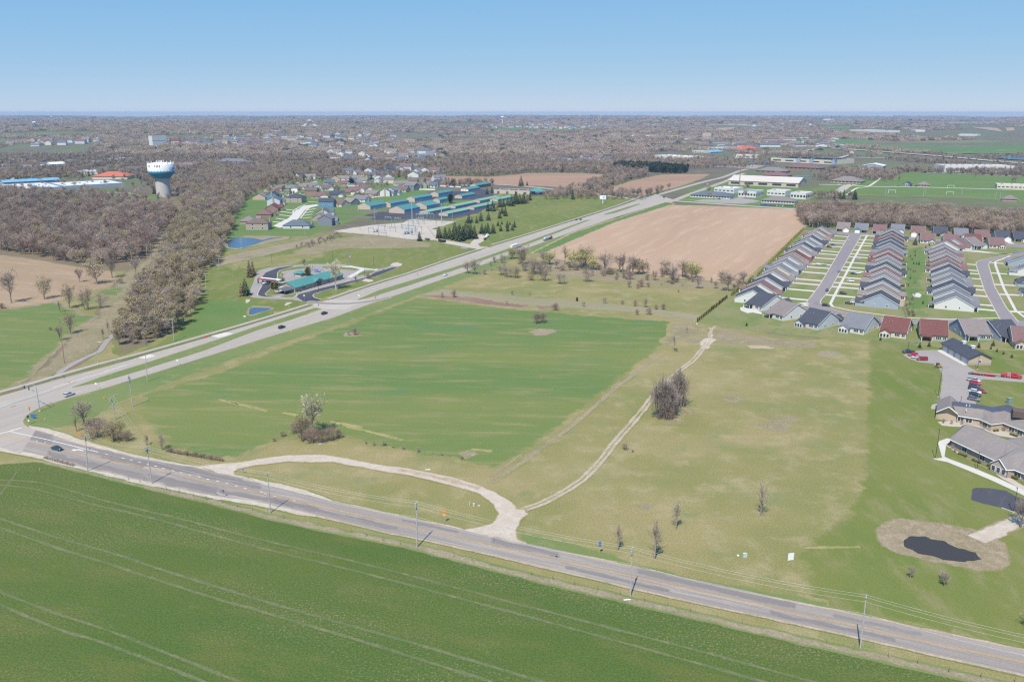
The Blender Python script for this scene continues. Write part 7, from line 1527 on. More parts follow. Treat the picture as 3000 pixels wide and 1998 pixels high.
OH = [(1,430,1520,180,18,11,2,'brown','stone',1),(1,1330,1490,178,22,13,1,'blue','pale',1),(1,1990,1420,90,15,12,2,'grey','slate',0),(1,200,1385,100,16,13,1,'taupe','stone',1),(1,560,1220,100,17,13,1,'redbrown','brick',1),(1,760,1085,95,17,12,1,'darkred','brick',0),(1,800,965,95,16,13,2,'blue','pale',0),(1,760,835,95,14,11,2,'charcoal','blue',0),(1,480,825,90,17,14,1,'taupe','tan',0),(1,690,655,95,14,12,1,'tan','cream',0),(1,770,640,90,14,13,1,'redbrown','tan',0),(1,940,620,60,16,12,1,'tan','cream',0),(1,1200,620,0,19,12,1,'grey','taupew',1),(1,1290,895,170,18,13,2,'charcoal','stone',1),(1,1500,585,20,15,12,1,'taupe','cream',0),(1,1660,560,40,15,12,1,'taupe','pale',0),(1,1660,730,180,14,12,2,'brown','brick',0),(1,1860,800,5,20,12,1,'redbrown','stone',1),(1,2240,765,15,17,12,1,'charcoal','slate',0),(1,1990,620,30,14,11,1,'redbrown','pale',0),(1,2060,530,20,14,12,2,'blue','bluegrey',0),(1,1400,330,60,16,12,1,'charcoal','white',0),(1,1620,352,15,15,12,1,'tan','pale',0),(1,2010,1000,180,15,11,2,'charcoal','blue',0),(1,1930,1200,95,15,12,1,'blue','pale',0),(1,1840,1310,95,14,12,1,'tan','taupew',0),
 (2,320,1220,150,17,12,1,'redbrown','cream',0),(2,600,1180,140,14,12,1,'tan','slate',0),(2,860,1115,150,17,12,1,'grey','white',0),(2,580,945,10,14,11,1,'redbrown','brick',0),(2,740,895,20,16,12,1,'redbrown','white',0),(2,930,855,25,13,11,1,'brown','tan',0),(2,480,745,20,18,12,1,'redbrown','tan',0),(2,1110,985,150,17,12,1,'taupe','taupew',0),(2,1400,985,90,13,11,2,'grey','white',0),(2,1560,965,70,14,11,2,'grey','pale',0),(2,1800,890,160,14,12,1,'brown','tan',0),(2,2000,850,150,15,11,2,'grey','slate',0),(2,2140,810,150,10,9,1,'brown','cream',0),(2,2240,800,100,11,11,2,'taupe','sage',0),(2,350,670,20,14,12,1,'grey','pale',0),(2,600,680,20,16,12,1,'blue','bluegrey',0),(2,720,625,10,15,12,1,'taupe','taupew',0),(2,540,480,10,15,11,2,'blue','white',0),(2,740,485,60,15,11,1,'grey','white',0),(2,880,525,10,12,11,1,'redbrown','cream',0),(2,1030,470,80,14,12,2,'grey','white',0),(2,1060,545,30,14,11,1,'blue','white',0),(2,1310,480,40,16,12,1,'charcoal','white',0),(2,1500,430,30,16,12,2,'charcoal','blue',0),(2,1660,400,30,15,11,1,'grey','pale',0),(2,1870,370,20,15,11,1,'taupe','white',0),(2,2180,435,30,14,11,1,'taupe','cream',0),(2,2250,485,60,14,11,1,'brown','white',0),(2,240,140,10,20,12,2,'redbrown','white',0),(2,600,150,20,24,14,2,'blue','bluegrey',0),(2,750,150,10,22,13,1,'redbrown','tan',0),(2,870,225,60,15,12,1,'taupe','cream',0),(2,1030,205,70,13,11,2,'charcoal','white',0),(2,1300,145,20,14,11,1,'redbrown','pale',0),(2,1480,160,20,14,11,2,'blue','white',0),(2,1870,100,20,20,12,1,'grey','white',0),(2,2110,90,20,16,12,1,'grey','pale',0),
 (3,680,395,150,15,11,1,'blue','white',0),(3,850,335,150,16,11,1,'charcoal','slate',0),(3,1010,345,150,14,11,1,'brown','brick',0)]
cnt = {}
OHW = []
for t, x, y, a, w_, d, st, rf, wl_, hip in OH:
    px, py = ((700 + x / 7.84, 480 + y / 7.84) if t == 1 else (950 + x / 7.84, 450 + y / 7.84) if t == 2 else (1180 + x / 7.84, 500 + y / 7.84))
    OHW.append((g(px, py), a, w_, d, st, rf, wl_, hip))
pond_c = g(740, 710)
OHW.sort(key=lambda q: (q[0] - pond_c).length)
WN = dict(white='white', pale='pale grey', bluegrey='blue-grey', slate='slate', tan='tan', sage='olive', cream='cream', blue='blue', brick='brick', stone='stone', taupew='taupe')
for q in OHW:
    rf = q[5]; cnt[rf] = cnt.get(rf, 0) + 1; n = cnt[rf]
    lb = '%s %s-storey house, the %s %s roof counted from the blue pond' % (WN[q[6]], ('one', 'two')[q[4] - 1], ordn[n - 1] if n <= 17 else 'last', RN[rf])
    y_ = Vector((-math.sin(R(q[1])), math.cos(R(q[1])), 0)); oldhouse(q[0] + Vector((0, q[3] * .5, 0)), R(q[1]), q[2] * 1.28, q[3] * 1.28, *q[4:], lb, 'older houses beyond the pond')
sheet('garden_lawn', [(655,705),(680,660),(700,600),(740,570),(800,540),(900,525),(1000,520),(1100,515),(1200,520),(1290,545),(1240,565),(1180,600),(1080,622),(1020,650),(960,668),(900,690),(850,692),(780,690),(720,690)], 'brightlawn', .04, 'lawn', 3, amp=2)
sheet('street', [(800,662),(845,640),(868,615),(890,603),(930,599),(930,604),(905,610),(893,616),(875,640),(850,660),(820,668)], 'white_walk', .07, step=3)
for pts, wd in (([(842,582),(862,563),(870,560)], 8), ([(930,602),(990,600),(1060,584),(1120,575)], 8), ([(835,660),(858,632),(860,618),(880,605),(900,598)], 1.6), ([(880,640),(900,615),(915,605)], 1.6), ([(828,578),(838,566)], 1.6), ([(874,578),(880,566)], 1.6), ([(830,532),(900,538),(925,532)], 6), ([(905,521),(960,518),(1010,519),(1060,524)], 6), ([(1060,585),(1110,568),(1200,562)], 5)): ribbon('street' if wd > 5 else 'footway', pts, wd, 'white_walk', .08)
for a, b in (((822,612),(862,617)),((822,620),(860,625)),((818,630),(855,634)),((808,640),(850,646)),((800,650),(845,655)),((888,632),(915,628)),((885,640),(912,637)),((896,617),(925,612)),((890,625),(918,620)),((822,566),(860,564)),((826,572),(855,571)),((870,571),(895,571)),((868,576),(892,575)),((1000,572),(1050,577)),((1055,565),(1085,568)),((885,590),(938,594))): ribbon('driveway', [a, b], 3.5, 'white_walk', .085, curve=False)

# ---------------------------------------------------------------- larger buildings
def bld(A, B, D, h, roof, rh, wm, rm, label, wins=0, wh=1.6, cat='building', far=False, doors=0, win2=0, mat=None):
    p, q = (gt if far else g)(*A), (gt if far else g)(*B); zz = max(p.z, q.z); d = q - p; d.z = 0; W = d.length; a = math.atan2(d.y, d.x)
    o = root('commercial_building', (p.x, p.y, min(p.z, q.z)), a, label, cat)
    if roof == 'flat':
        w_, r_ = MB(), MB(); w_.b2(0, W, 0, D, 0, h)
        for x0, x1, y0, y1 in ((0, W, 0, .4), (0, W, D - .4, D), (0, .4, .4, D - .4), (W - .4, W, .4, D - .4)): w_.b2(x0, x1, y0, y1, h, h + .8)
        r_.b2(.41, W - .41, .41, D - .41, h + .02, h + .2)
        for i in range(min(8, int(W / 14))):
            u = MB(); u.b2(6 + i * 14, 9 + i * 14, D * (.3 + .1 * (i % 4)), D * (.3 + .1 * (i % 4)) + 3, h + .2, h + 2.0); u.build('roof_unit', STEEL, o)
    else: w_, r_ = gable_mesh(W, D, h, rh, 'x' if W >= D else 'y', .9, .8, .25, roof == 'hip')
    w_.build('wall', WM[wm] if isinstance(wm, str) else wm, o); r_.build('roof', RF[rm] if isinstance(rm, str) else rm, o)
    for i in range(wins): m = MB(); s = W / wins; m.b2(s * (i + .18), s * (i + .82), -.08, -.01, h * .5 - wh / 2, h * .5 + wh / 2); m.build('window', mat or GLASS, o)
    for i in range(win2): m = MB(); s = D / win2; m.b2(W + .01, W + .08, s * (i + .2), s * (i + .8), h * .25, h * .75); m.build('window', GLASS, o)
    for i in range(doors): m = MB(); s = W / max(1, doors); m.b2(s * (i + .5) - 2, s * (i + .5) + 2, -.1, -.01, 0, min(4, h * .7)); m.build('door', GREYM, o)
    return o
o = bld((1447,567), (1552,571), 24, 5, 'flat', 0, 'beige', MEMB, 'long tan service building with a dark flat roof by the storage units', 0, doors=4)
o = root('forecourt_canopy', g(1553, 570), R(8), 'forecourt canopy with a green roof beside the tan service building', 'canopy')
w_, r_ = gable_mesh(24, 16, 4.6, 3.2, 'x', .5, .4, .3, True); r_.build('roof', TEAL, o)
for x, y in ((.5, .5), (23.5, .5), (.5, 15.5), (23.5, 15.5), (12, .5)): m = MB(); m.b2(x - .3, x + .3, y - .3, y + .3, 0, 4.6); m.build('post', WM['stone'], o)
sheet('forecourt', [(1540,575),(1560,566),(1610,560),(1680,566),(1672,571),(1600,574)], 'asphalt_dark', .065, step=4)
bld((2134,542), (2338,551), 62, 7.5, 'gable', 7, 'beige', BEIGER, 'very long building with a pale beige roof and dark window bays', 5, 3.4)
bld((2022,578), (2137,584), 26, 4, 'hip', 4.5, 'white', 'blue', 'single-storey office with a blue-grey hip roof at the crossroads', 14, 1.6)
bld((2162,577), (2214,580), 34, 8, 'flat', 0, 'white', GREYR, 'white two-storey block with a grey flat roof behind the grey-roofed office', 6, 3, win2=5); bld((2092,563), (2150,567), 30, 6.5, 'flat', 0, 'white', WHITER, 'white block with a pale roof behind the grey-roofed office, nearer the highway', 5)
bld((2246,573), (2300,576), 30, 7, 'flat', 0, 'white', BEIGER, 'white block with a beige roof in front of the long beige building', 5); bld((2315,582), (2360,585), 30, 8, 'flat', 0, 'white', BEIGER, 'white block with tall side windows at the wood corner', 5, 3, win2=5)
bld((2230,594), (2327,599), 24, 4, 'hip', 4, 'white', 'taupe', 'white single-storey office with a taupe hip roof beside the ploughed field', 12)
bld((2214,505), (2303,508), 40, 4, 'hip', 6, 'brick', 'taupe', 'low building with a broad taupe hip roof, farther of two', 6); bld((2236,519), (2303,522), 34, 4, 'hip', 6, 'brick', 'redbrown', 'low building with a broad red-brown hip roof behind the long beige one', 6)
o = bld((2258,474), (2446,483), 95, 9, 'flat', 0, 'cream', GREYR, 'huge supermarket with a striped solar roof', 5, 3)
W_ = (g(2446, 483) - g(2258, 474)).length
for i in range(24): m = MB(); x = 10 + i * (W_ - 20) / 24; m.add([(x, 8, 9.5), (x + 3, 8, 10.6), (x + 3, 86, 10.6), (x, 86, 9.5)], [(0, 1, 2, 3)]); m.build('solar_row', pm('solar_panel', (.03, .05, .10), .2), o)
for f in (.42, .62, .95): w2, r2 = gable_mesh(9, 9, 9.5, 4, 'y', .5, .4, .3, False, W_ * f, -2); w2.build('entrance_tower', WM['bluegrey'], o); r2.build('tower_roof', RF['blue'], o)
for A, B, D, h, rf, rh, wm, rm, lb, nw in (((2149,463),(2216,465),30,8,'flat',0,'cream',WHITER,'strip of shops with blue awnings facing the packed car park',8),((2101,440),(2176,442),50,9,'flat',0,'cream',GREYR,'long tan store beside the orange roofs',5),((2176,446),(2221,443),40,8,'hip',9,'brick',ORANGE,'building with a bright orange hip roof in the shopping district',5),((2168,452),(2200,451),20,5,'hip',5,'brick',ORANGE,'lower building with an orange roof in front of the bright orange one',4),((2085,426),(2178,428),45,8,'flat',0,'white',WHITER,'long white store behind the tan store',8),((2082,451),(2121,449),26,5,'hip',5,'pale',BLUER,'low building with a light blue roof in the shopping district',5),((1915,466),(2017,472),60,9,'flat',0,'cream',WHITER,'pale flat-roofed store at the edge of the pine wood',0),((2027,449),(2062,451),26,7,'flat',0,'cream',WHITER,'small pale store behind the flat-roofed store',5),((2272,429),(2353,432),40,8,'flat',0,'white',WHITER,'white and red row of shops on the slope',9),((2190,455),(2245,457),16,5,'flat',0,'brick',pm('dark_red_roof',(.25,.09,.08)),'low red-brown row of shops by the car park',6),((2766,504),(2970,505),52,12,'flat',0,'white',BEIGER,'long white warehouse with round vents beyond the sports fields',10),((2433,535),(2520,539),36,4,'hip',7,'tan','taupe','building with a broad taupe hip roof by the tree-lined field',8),((2688,547),(2724,548),18,3.5,'hip',4.5,'tan','taupe','taupe-roofed house on the green field by the road',4),((2645,546),(2666,547),14,3.5,'gable',4,'bluegrey','charcoal','small dark-roofed house among parked cars by the field',3),((2920,553),(3045,557),30,6,'flat',0,'cream',BEIGER,'long pale school-like building at the photo edge',10),((2935,589),(2979,591),20,3.5,'hip',4.5,'taupew','taupe','small taupe-roofed park shelter in front of the sports field',0),((2476,504),(2553,507),36,6,'flat',0,'beige',WHITER,'beige flat-roofed workshop near the far tree line',4),((2525,495),(2586,497),44,7,'gable',4,'bluegrey',WHITER,'workshop with a white metal roof near the far tree line',3),((2425,498),(2474,499),24,5,'hip',5,'brick','charcoal','dark hip-roofed building behind the beige workshop',4),((2300,495),(2400,500),30,5,'hip',5,'brick','redbrown','brick row with a red-brown roof in front of the supermarket',8),
 ((-60,571),(180,558),110,5,'flat',0,'bluegrey',WHITER,'huge low building with a white roof at the photo edge above the wood',0),((190,556),(365,546),85,5,'flat',0,'bluegrey',WHITER,'long white-roofed building continuing toward the water tower',0),((12,548),(176,539),26,7,'gable',3,'bluegrey',BLUER,'long building with a light blue metal roof behind the white roofs',0),((270,527),(373,526),44,6,'hip',7,'cream',ORANGE,'building with a large orange-red hip roof near the water tower',0),((-20,516),(33,516),26,5,'hip',5,'brick','redbrown','brown-roofed building at the photo edge',4),((74,479),(110,480),24,6,'flat',0,'brick',TEAL,'green-roofed building among the bare trees',4),((148,490),(192,488),26,6,'gable',4,'white',WHITER,'white building among the bare trees',4),((327,471),(413,472),20,6,'flat',0,'white',WHITER,'long white building in the trees behind the water tower',9),((513,495),(567,497),26,11,'flat',0,'brick',GREYR,'blue and brick apartment block right behind the water tower',7),((227,511),(288,511),30,6,'flat',0,'pale',WHITER,'flat white-roofed building behind the orange roof',0),((637,483),(715,485),28,8,'hip',6,'white','grey','white two-storey home with a grey hip roof among the trees',9),((60,500),(92,500),14,6,'gable',5,'white','grey','white gabled house among golden trees at the photo edge',2)):
    bld(A, B, D, h, rf, rh, wm, rm, lb, nw)
for A, B, D, h, rf, rh, wm, rm, lb, nw in (((448,427),(490,425),22,30,'flat',0,'white',GREYR,'white high-rise slab rising above the old town trees',9),((502,424),(525,424),22,12,'gable',9,'cream','darkred','cream church-like building with a red roof beside the high-rise',3),((567,417),(602,416),30,10,'flat',0,'brick',ORANGE,'red brick block in the old town',4),((545,424),(566,424),20,9,'flat',0,'cream',WHITER,'cream block between church and brick block',3),((766,389),(812,390),60,9,'flat',0,'white',WHITER,'wide white roof in the old town centre',0),((828,409),(850,409),30,10,'flat',0,'cream',WHITER,'cream block in the old town centre',3),((766,414),(802,414),30,8,'flat',0,'brick','redbrown','red-brown roof in the old town centre',4),((864,411),(914,411),40,9,'flat',0,'white',TEAL,'white and teal store in the old town centre',5),((2057,410),(2083,410),26,26,'flat',0,'tan',BEIGER,'brown hotel tower near the far motorway',5),((1790,400),(1815,400),40,8,'flat',0,'cream',WHITER,'pale apartment row on the far slope, end nearest the woods',3),((1850,403),(1935,404),40,9,'flat',0,'cream',BEIGER,'long pale apartment row on the far slope',9),((1945,404),(2010,406),40,9,'flat',0,'cream',BEIGER,'pale apartment row on the far slope near the hotel tower',7),((1560,400),(1590,400),40,9,'gable',5,'white','taupe','pale block among the woods below the far suburb',4),((2578,389),(2594,389),60,12,'flat',0,'white',WHITER,'white far shed, first beyond the long tree line',0),((2600,389),(2636,389),60,9,'flat',0,'white',WHITER,'long white far shed beyond the tree line',0),((2682,387),(2710,387),80,9,'flat',0,'white',WHITER,'white far shed beside the tan field',0),((2808,399),(2862,399),40,8,'flat',0,'white',WHITER,'long thin white shed in the far woods',0),((2446,354),(2463,354),120,16,'flat',0,'white',WHITER,'white far hall below the horizon',0),((2510,386),(2535,386),50,9,'flat',0,'cream',WHITER,'pale far block, left of the white sheds',0),((2545,386),(2563,386),50,9,'flat',0,'white',WHITER,'small white far block next to the pale one',0)):
    bld(A, B, D, h, rf, rh, wm, rm, lb, nw, 1.6, 'building', True)
for px, py, ty, r_, lb, blue in ((103,377,357,11,'far water tower with a white bowl and blue stem',1),(153,352,341,11,'far white water tower beside a thin mast on the horizon',0),(1472,364,341,12,'white water tower above the far suburb',0),(1129,341,332,14,'tiny white water tower on the horizon',0),(820,341,335,14,'tiny white tank on the horizon',0)):
    p = gt(px, py); d = ray(px, ty); z1 = H + d.z / d.y * p.y; h = max(20, z1 - p.z)
    o = root('water_tower', p, 0, lb, 'water tower', 'far water towers'); m = MB(); m.lathe([(2.6, 0), (2.2, h * .7), (r_ * .5, h * .76)], 12); m.build('stem', BLUER if blue else TRIM, o); m = MB(); m.lathe([(r_ * .5, h * .76), (r_, h * .86), (r_ * .9, h * .95), (0, h)], 16); m.build('tank', TRIM, o, True)
for px, py, ty, lb in ((154,350,324,'thin radio mast on the horizon'),(2617,440,412,'dark steel pole on the far hill field'),(2649,451,427,'dark steel pole beside the far motorway'),(2815,463,432,'tall brown pole beside the far motorway'),(2165,559,487,'very tall dark pole rising in front of the long beige building'),(2538,441,414,'dark pole on the far green field')):
    p = gt(px, py); d = ray(px, ty); m = MB(); m.tube([(0, 0, 0), (0, 0, H + d.z / d.y * p.y - p.z)], [.9, .5], 5); o = tag(m.build('mast', WOODB), lb, 'mast'); o.location = p

# ---------------------------------------------------------------- far ground
def proj(x, y, z=0.0):
    fz = y * cT - (z - H) * sT; up = y * sT + (z - H) * cT
    return CX + F * x / fz, CY - F * up / fz
def fsheet(name, px, cov, up=1.5, step=60):
    """patch that follows the rolling land"""
    P = [gt(*q) for q in px]; P = resample(P, step, True); n = len(P); c = sum(P, Vector((0, 0))) / n; vs = []; fs = []; K = 6
    for k in range(K):
        for p in P: q = c.lerp(p, (k + 1) / K); vs.append((q.x, q.y, elev(q.x, q.y) + up))
    vs.append((c.x, c.y, elev(c.x, c.y) + up))
    for k in range(K - 1): fs += [(k * n + i, k * n + (i + 1) % n, (k + 1) * n + (i + 1) % n, (k + 1) * n + i) for i in range(n)]
    fs += [(i, (i + 1) % n, len(vs) - 1) for i in range(n)]
    me = bpy.data.meshes.new(name); me.from_pydata(vs, [], fs); me.materials.append(cov if not isinstance(cov, str) else cmat(cov)); o = put(name, me); o['kind'] = 'structure'
def fribbon(name, px, wid, cov, up=2.0):
    C = resample([gt(*q) for q in px], 25, False, True); vs = []; n = len(C)
    for i in range(n):
        d = (C[min(i + 1, n - 1)] - C[max(i - 1, 0)]).normalized(); q = Vector((d.y, -d.x)) * wid / 2
        for s in (-1, 1): p = C[i] + q * s; vs.append((p.x, p.y, elev(C[i].x, C[i].y) + up))
    me = bpy.data.meshes.new(name); me.from_pydata(vs, [], [(2 * i, 2 * i + 1, 2 * i + 3, 2 * i + 2) for i in range(n - 1)]); me.materials.append(cmat(cov)); o = put(name, me); o['kind'] = 'structure'
OPEN = []
def opn(px, dens=0.0): OPEN.append((px, dens, min(p[0] for p in px), max(p[0] for p in px), min(p[1] for p in px), max(p[1] for p in px))); return px
sheet('stubble_field', opn([(1255,524),(1300,517),(1370,517),(1430,519),(1480,515),(1545,508),(1620,507),(1700,508),(1761,511),(1800,514),(1760,530),(1720,545),(1700,553),(1640,548),(1540,544),(1460,540),(1380,539),(1300,536),(1262,531)]), 'stubble_far', .05, 'leaf_floor', 3, amp=3)
sheet('stubble_field', opn([(1745,560),(1800,546),(1860,528),(1935,513),(2000,511),(2078,511),(2060,522),(2028,534),(1990,547),(1930,562),(1885,573),(1800,568)]), 'stubble_far', .05, 'lawn', 3, amp=3)
sheet('sports_field', opn([(2604,538),(2640,512),(2660,506),(2800,511),(3000,519),(3300,528),(3300,615),(3000,593),(2900,585),(2650,573),(2490,572),(2450,570),(2540,548)], .012), 'brightlawn', .05, 'lawn', 4, amp=2)
sheet('office_lawn', opn([(1980,588),(2030,560),(2090,540),(2135,527),(2340,552),(2370,560),(2420,545),(2480,530),(2620,530),(2600,545),(2520,560),(2460,572),(2380,578),(2345,612),(2200,604)], .03), 'brightlawn', .045, 'lawn', 3, amp=2)
sheet('office_lot', [(2030,590),(2060,585),(2150,583),(2165,578),(2230,590),(2180,598),(2120,597)], 'asphalt_lot', .06, step=5); sheet('office_lot', [(2225,598),(2330,602),(2341,607),(2230,604)], 'asphalt_dark', .06, step=5)
opn([(1400,580),(1440,545),(1480,535),(1620,545),(1870,585),(1990,585),(1985,560),(1890,580),(1800,575),(1650,560),(1480,620),(1250,660),(1080,640),(1180,600),(1290,560)]); opn([(655,740),(660,690),(700,600),(800,545),(900,530),(1000,520),(1250,525),(1300,560),(1180,610),(1060,640),(960,690)], .28)
opn([(0,560),(0,530),(180,530),(280,515),(390,518),(440,550),(445,590),(300,575)], .05); opn([(430,625),(430,570),(530,570),(540,625)], .06)
opn([(2150,452),(2270,455),(2450,478),(2450,500),(2420,510),(2200,525),(2160,505),(2200,490),(2150,480),(2050,470),(1920,475),(1915,450),(2030,440),(2100,420),(2220,424),(2380,425),(2350,445)], .10)
sheet('car_park', [(2150,466),(2215,467),(2258,476),(2262,484),(2200,482),(2140,476)], 'asphalt_dark', .06, step=10); sheet('car_park', [(1990,475),(2060,462),(2140,455),(2150,466),(2140,478),(2240,486),(2210,495),(2060,488)], 'asphalt_lot', .055, 'lawn', 3, step=10)
sheet('shopping_ground', [(2060,445),(2160,443),(2300,436),(2400,440),(2440,470),(2258,473),(2216,462),(2149,461),(2060,455)], 'greybare', .05, 'lawn', 4, step=12, amp=4)
ribbon('side_road', [(1385,541),(1450,541),(1520,545),(1613,554),(1700,564),(1800,576.5),(1872,586)], 9, 'concrete', .07); ribbon('footway', [(1608,546),(1700,555),(1800,566.5),(1890,576)], 3, 'walk', .07)
ribbon('side_road', [(1955,588),(2000,591),(2100,598),(2220,606),(2341,614),(2420,618)], 10, 'concrete', .075); ribbon('footway', [(1990,584),(2100,589),(2230,596)], 2.5, 'walk', .07)
ribbon('highway', [(1895,580),(1925,572),(1960,562),(2060,534),(2110,522),(2140,512),(2165,502),(2190,496)], 9.5, 'carriage', .08); ribbon('highway', [(1955,594),(1980,586),(2010,574),(2070,552),(2125,532),(2150,520),(2180,508)], 9.5, 'carriage', .08)
opn([(1850,600),(1980,550),(2110,512),(2170,498),(2210,500),(2150,525),(2000,600)])
ribbon('side_road', [(2400,541),(2480,543),(2560,547),(2700,549),(3000,557),(3100,560)], 7, 'white_walk', .08); ribbon('side_road', [(2432,573),(2460,560),(2480,546),(2500,541)], 14, 'concrete', .075); ribbon('footway', [(2480,572),(2510,552),(2545,546),(2580,522)], 4, 'white_walk', .085); ribbon('side_road', [(2655,504),(2800,509),(3000,517),(3100,521)], 6, 'white_walk', .08)
ribbon('dirt_strip', [(2440,571),(2600,573),(2800,577),(2990,585)], 4, 'dry', .08)
ribbon('footway', [(130,575),(200,567),(300,564),(380,567),(415,575)], 5, 'white_walk', .08); sheet('park_lawn', [(310,572),(400,570),(470,575),(470,585),(330,580)], 'brightlawn', .06, 'leaf_floor', 3, amp=2); sheet('park_lawn', [(0,545),(0,530),(60,522),(100,527),(60,540)], 'brightlawn', .06, 'leaf_floor', 3); ribbon('side_road', [(0,536),(40,522),(60,514)], 10, 'white_walk', .07)
fribbon('motorway', [(2250,415),(2330,425),(2400,431),(2500,440),(2630,450),(2780,462),(2900,473),(3050,485)], 26, 'concrete'); fribbon('motorway', [(2460,465),(2490,455),(2495,448),(2480,442),(2440,437)], 12, 'concrete'); fribbon('motorway', [(1990,382),(2030,392),(2060,400),(2080,405)], 22, 'gravel'); fribbon('motorway', [(2280,452),(2340,446),(2390,438),(2380,430),(2340,428)], 14, 'white_walk'); fribbon('motorway', [(2500,464),(2600,465),(2640,463)], 10, 'white_walk'); fribbon('motorway', [(2100,395),(2250,397),(2320,405)], 10, 'white_walk')
opn([(2250,412),(2330,422),(2400,428),(2630,446),(3050,480),(3050,495),(2640,470),(2440,470),(2330,445),(2280,455)], .1)
fsheet('far_field', opn([(2440,410),(2550,410),(2555,420),(2580,428),(2540,430),(2440,426)]), 'farfield_green'); fsheet('far_field', opn([(2588,426),(2700,426),(2850,428),(3050,428),(3050,452),(2900,452),(2780,452),(2640,444),(2480,428)]), 'farfield_green'); fsheet('far_field', opn([(2840,374),(2900,374),(2925,378),(2940,388),(2900,383)]), 'farfield_tan'); fsheet('far_field', opn([(2630,375),(2685,375),(2680,380),(2640,379)]), 'farfield_tan'); fsheet('far_field', opn([(2945,376),(2970,375),(2972,384),(2950,386)]), 'farfield_tan')
fsheet('far_field', opn([(2760,358),(2860,358),(2860,362),(2780,362)]), 'farfield_tan'); fsheet('far_field', opn([(2880,343),(3000,342),(3000,347),(2900,348)]), 'farfield_tan'); fsheet('far_field', opn([(2660,358),(2720,358),(2720,363),(2670,362)]), 'farfield_tan'); fsheet('far_field', opn([(2080,377),(2150,374),(2160,383),(2110,387)]), 'farfield_tan'); fsheet('far_field', opn([(2220,339),(2280,339),(2275,343),(2225,343)]), 'farfield_tan')
fsheet('far_field', opn([(945,360),(990,357),(995,363),(940,367)]), 'farfield_green'); fsheet('far_field', opn([(1395,382),(1500,376),(1800,376),(1780,386),(1600,386),(1420,390)], .25), 'farfield_green'); fsheet('far_field', opn([(2400,372),(2490,370),(2490,380),(2400,380)]), 'farfield_green'); fsheet('far_field', opn([(1200,340),(1330,340),(1330,343),(1210,343)]), 'farfield_tan'); fsheet('far_field', opn([(2340,408),(2400,404),(2440,412),(2330,424),(2290,415)], .1), 'farfield_green')
fsheet('far_pond', opn([(2910,465),(2960,462),(3050,464),(3050,474),(2960,470)]), W_BLUE, 2.2); fsheet('far_pond', opn([(2320,515),(2400,513),(2400,518),(2330,519)]), W_BLUE, .2)
fribbon('ski_run', [(906,352),(899,362),(890,375)], 24, 'pad', 8); fribbon('ski_run', [(909,352),(916,362),(925,375)], 24, 'pad', 8); fribbon('ski_run', [(903,352),(912,352)], 30, 'pad', 8)
opn([(880,376),(903,349),(913,349),(935,376),(918,376),(908,358),(896,376)])

# ---------------------------------------------------------------- small far houses and parked cars
rr = random.Random(11)
fh = []
for i in range(6):
    a, b = gable_mesh(13 + i % 3 * 3, 10, 3 + 2.6 * (i % 2), 3.4, 'x' if i % 3 else 'y', .4, .3, .15, False, -6.5, -5); m = MB(); m.add(a.v, a.f, 0); m.add(b.v, b.f, 1)
    fh.append([m.mesh('far_house', [WM[w1], RF[r1]]) for w1, r1 in (('white', 'grey'), ('cream', 'taupe'), ('pale', 'redbrown'), ('white', 'blue'), ('tan', 'brown'))])
def far_houses(px, n, label, grp, jx=0):
    P = [(q[0], q[1]) for q in px]; x0, x1, y0, y1 = min(p[0] for p in P), max(p[0] for p in P), min(p[1] for p in P), max(p[1] for p in P); k = 0
    while k < n:
        x, y = rr.uniform(x0, x1), rr.uniform(y0, y1)
        if not inside(P, x, y): continue
        k += 1; p = gt(x, y); o = put('house' if 'tiny' not in label else 'far_building', rr.choice(rr.choice(fh))); o.location = (p.x, p.y, p.z + .6); o.rotation_euler = (0, 0, rr.uniform(-.6, .6)); s = rr.uniform(.9, 1.25) * jx if jx else 1; o.scale = (s * 1.35, s, s * .5) if 'tiny' in label else (s, s, s); tag(o, label, 'house' if 'tiny' not in label else 'building', grp)
far_houses([(1404,378),(1440,368),(1500,362),(1640,358),(1700,360),(1795,364),(1780,374),(1700,380),(1600,381),(1500,376)], 84, 'small pale house in the far suburb below the white water tower', 'houses of the far suburb', 1.6)
far_houses([(0,425),(80,412),(160,418),(300,410),(330,425),(80,432)], 20, 'small white house among the trees of the hillside by the photo edge', 'hillside houses at the photo edge', 1.5)
far_houses([(600,415),(700,395),(1000,395),(1200,400),(1200,430),(1000,440),(700,430)], 58, 'small house under the trees of the old town', 'houses under the old town trees', 1.5)
far_houses([(960,450),(1280,445),(1300,470),(1200,475),(1000,465)], 26, 'house on the near side of the old town trees', 'houses before the old town trees', 1.4)
far_houses([(1150,488),(1290,484),(1310,510),(1250,520),(1180,512)], 10, 'pale house at the wood edge before the brown hill field', 'houses at the wood edge', 1.3)
far_houses([(900,526),(1290,521),(1290,546),(1150,558),(1000,544)], 14, 'house among the gardens at the far side of the old neighbourhood', 'houses at the far side of the old neighbourhood', 1.25)
far_houses([(1960,400),(2450,395),(2500,420),(2440,440),(2060,436)], 40, 'tiny pale store roof in the far shopping district', 'tiny roofs of the far shopping district', 2.2)
far_houses([(520,410),(940,392),(1100,405),(920,425),(560,428)], 30, 'tiny pale roof in the old town centre', 'tiny roofs of the old town centre', 2.2)
far_houses([(0,470),(420,465),(600,490),(430,505),(0,505)], 18, 'tiny roof among bare trees near the water tower', 'tiny roofs near the water tower', 1.5)
far_houses([(1540,470),(1790,465),(1790,474),(1560,478)], 9, 'grey-roofed house hidden in the bare woods', 'houses hidden in the bare woods', 1.3)
far_houses([(1900,358),(2100,352),(2400,362),(2420,390),(2150,370),(1950,362)], 16, 'white far house scattered in the woods beyond the shops', 'far houses beyond the shops', 1.5)
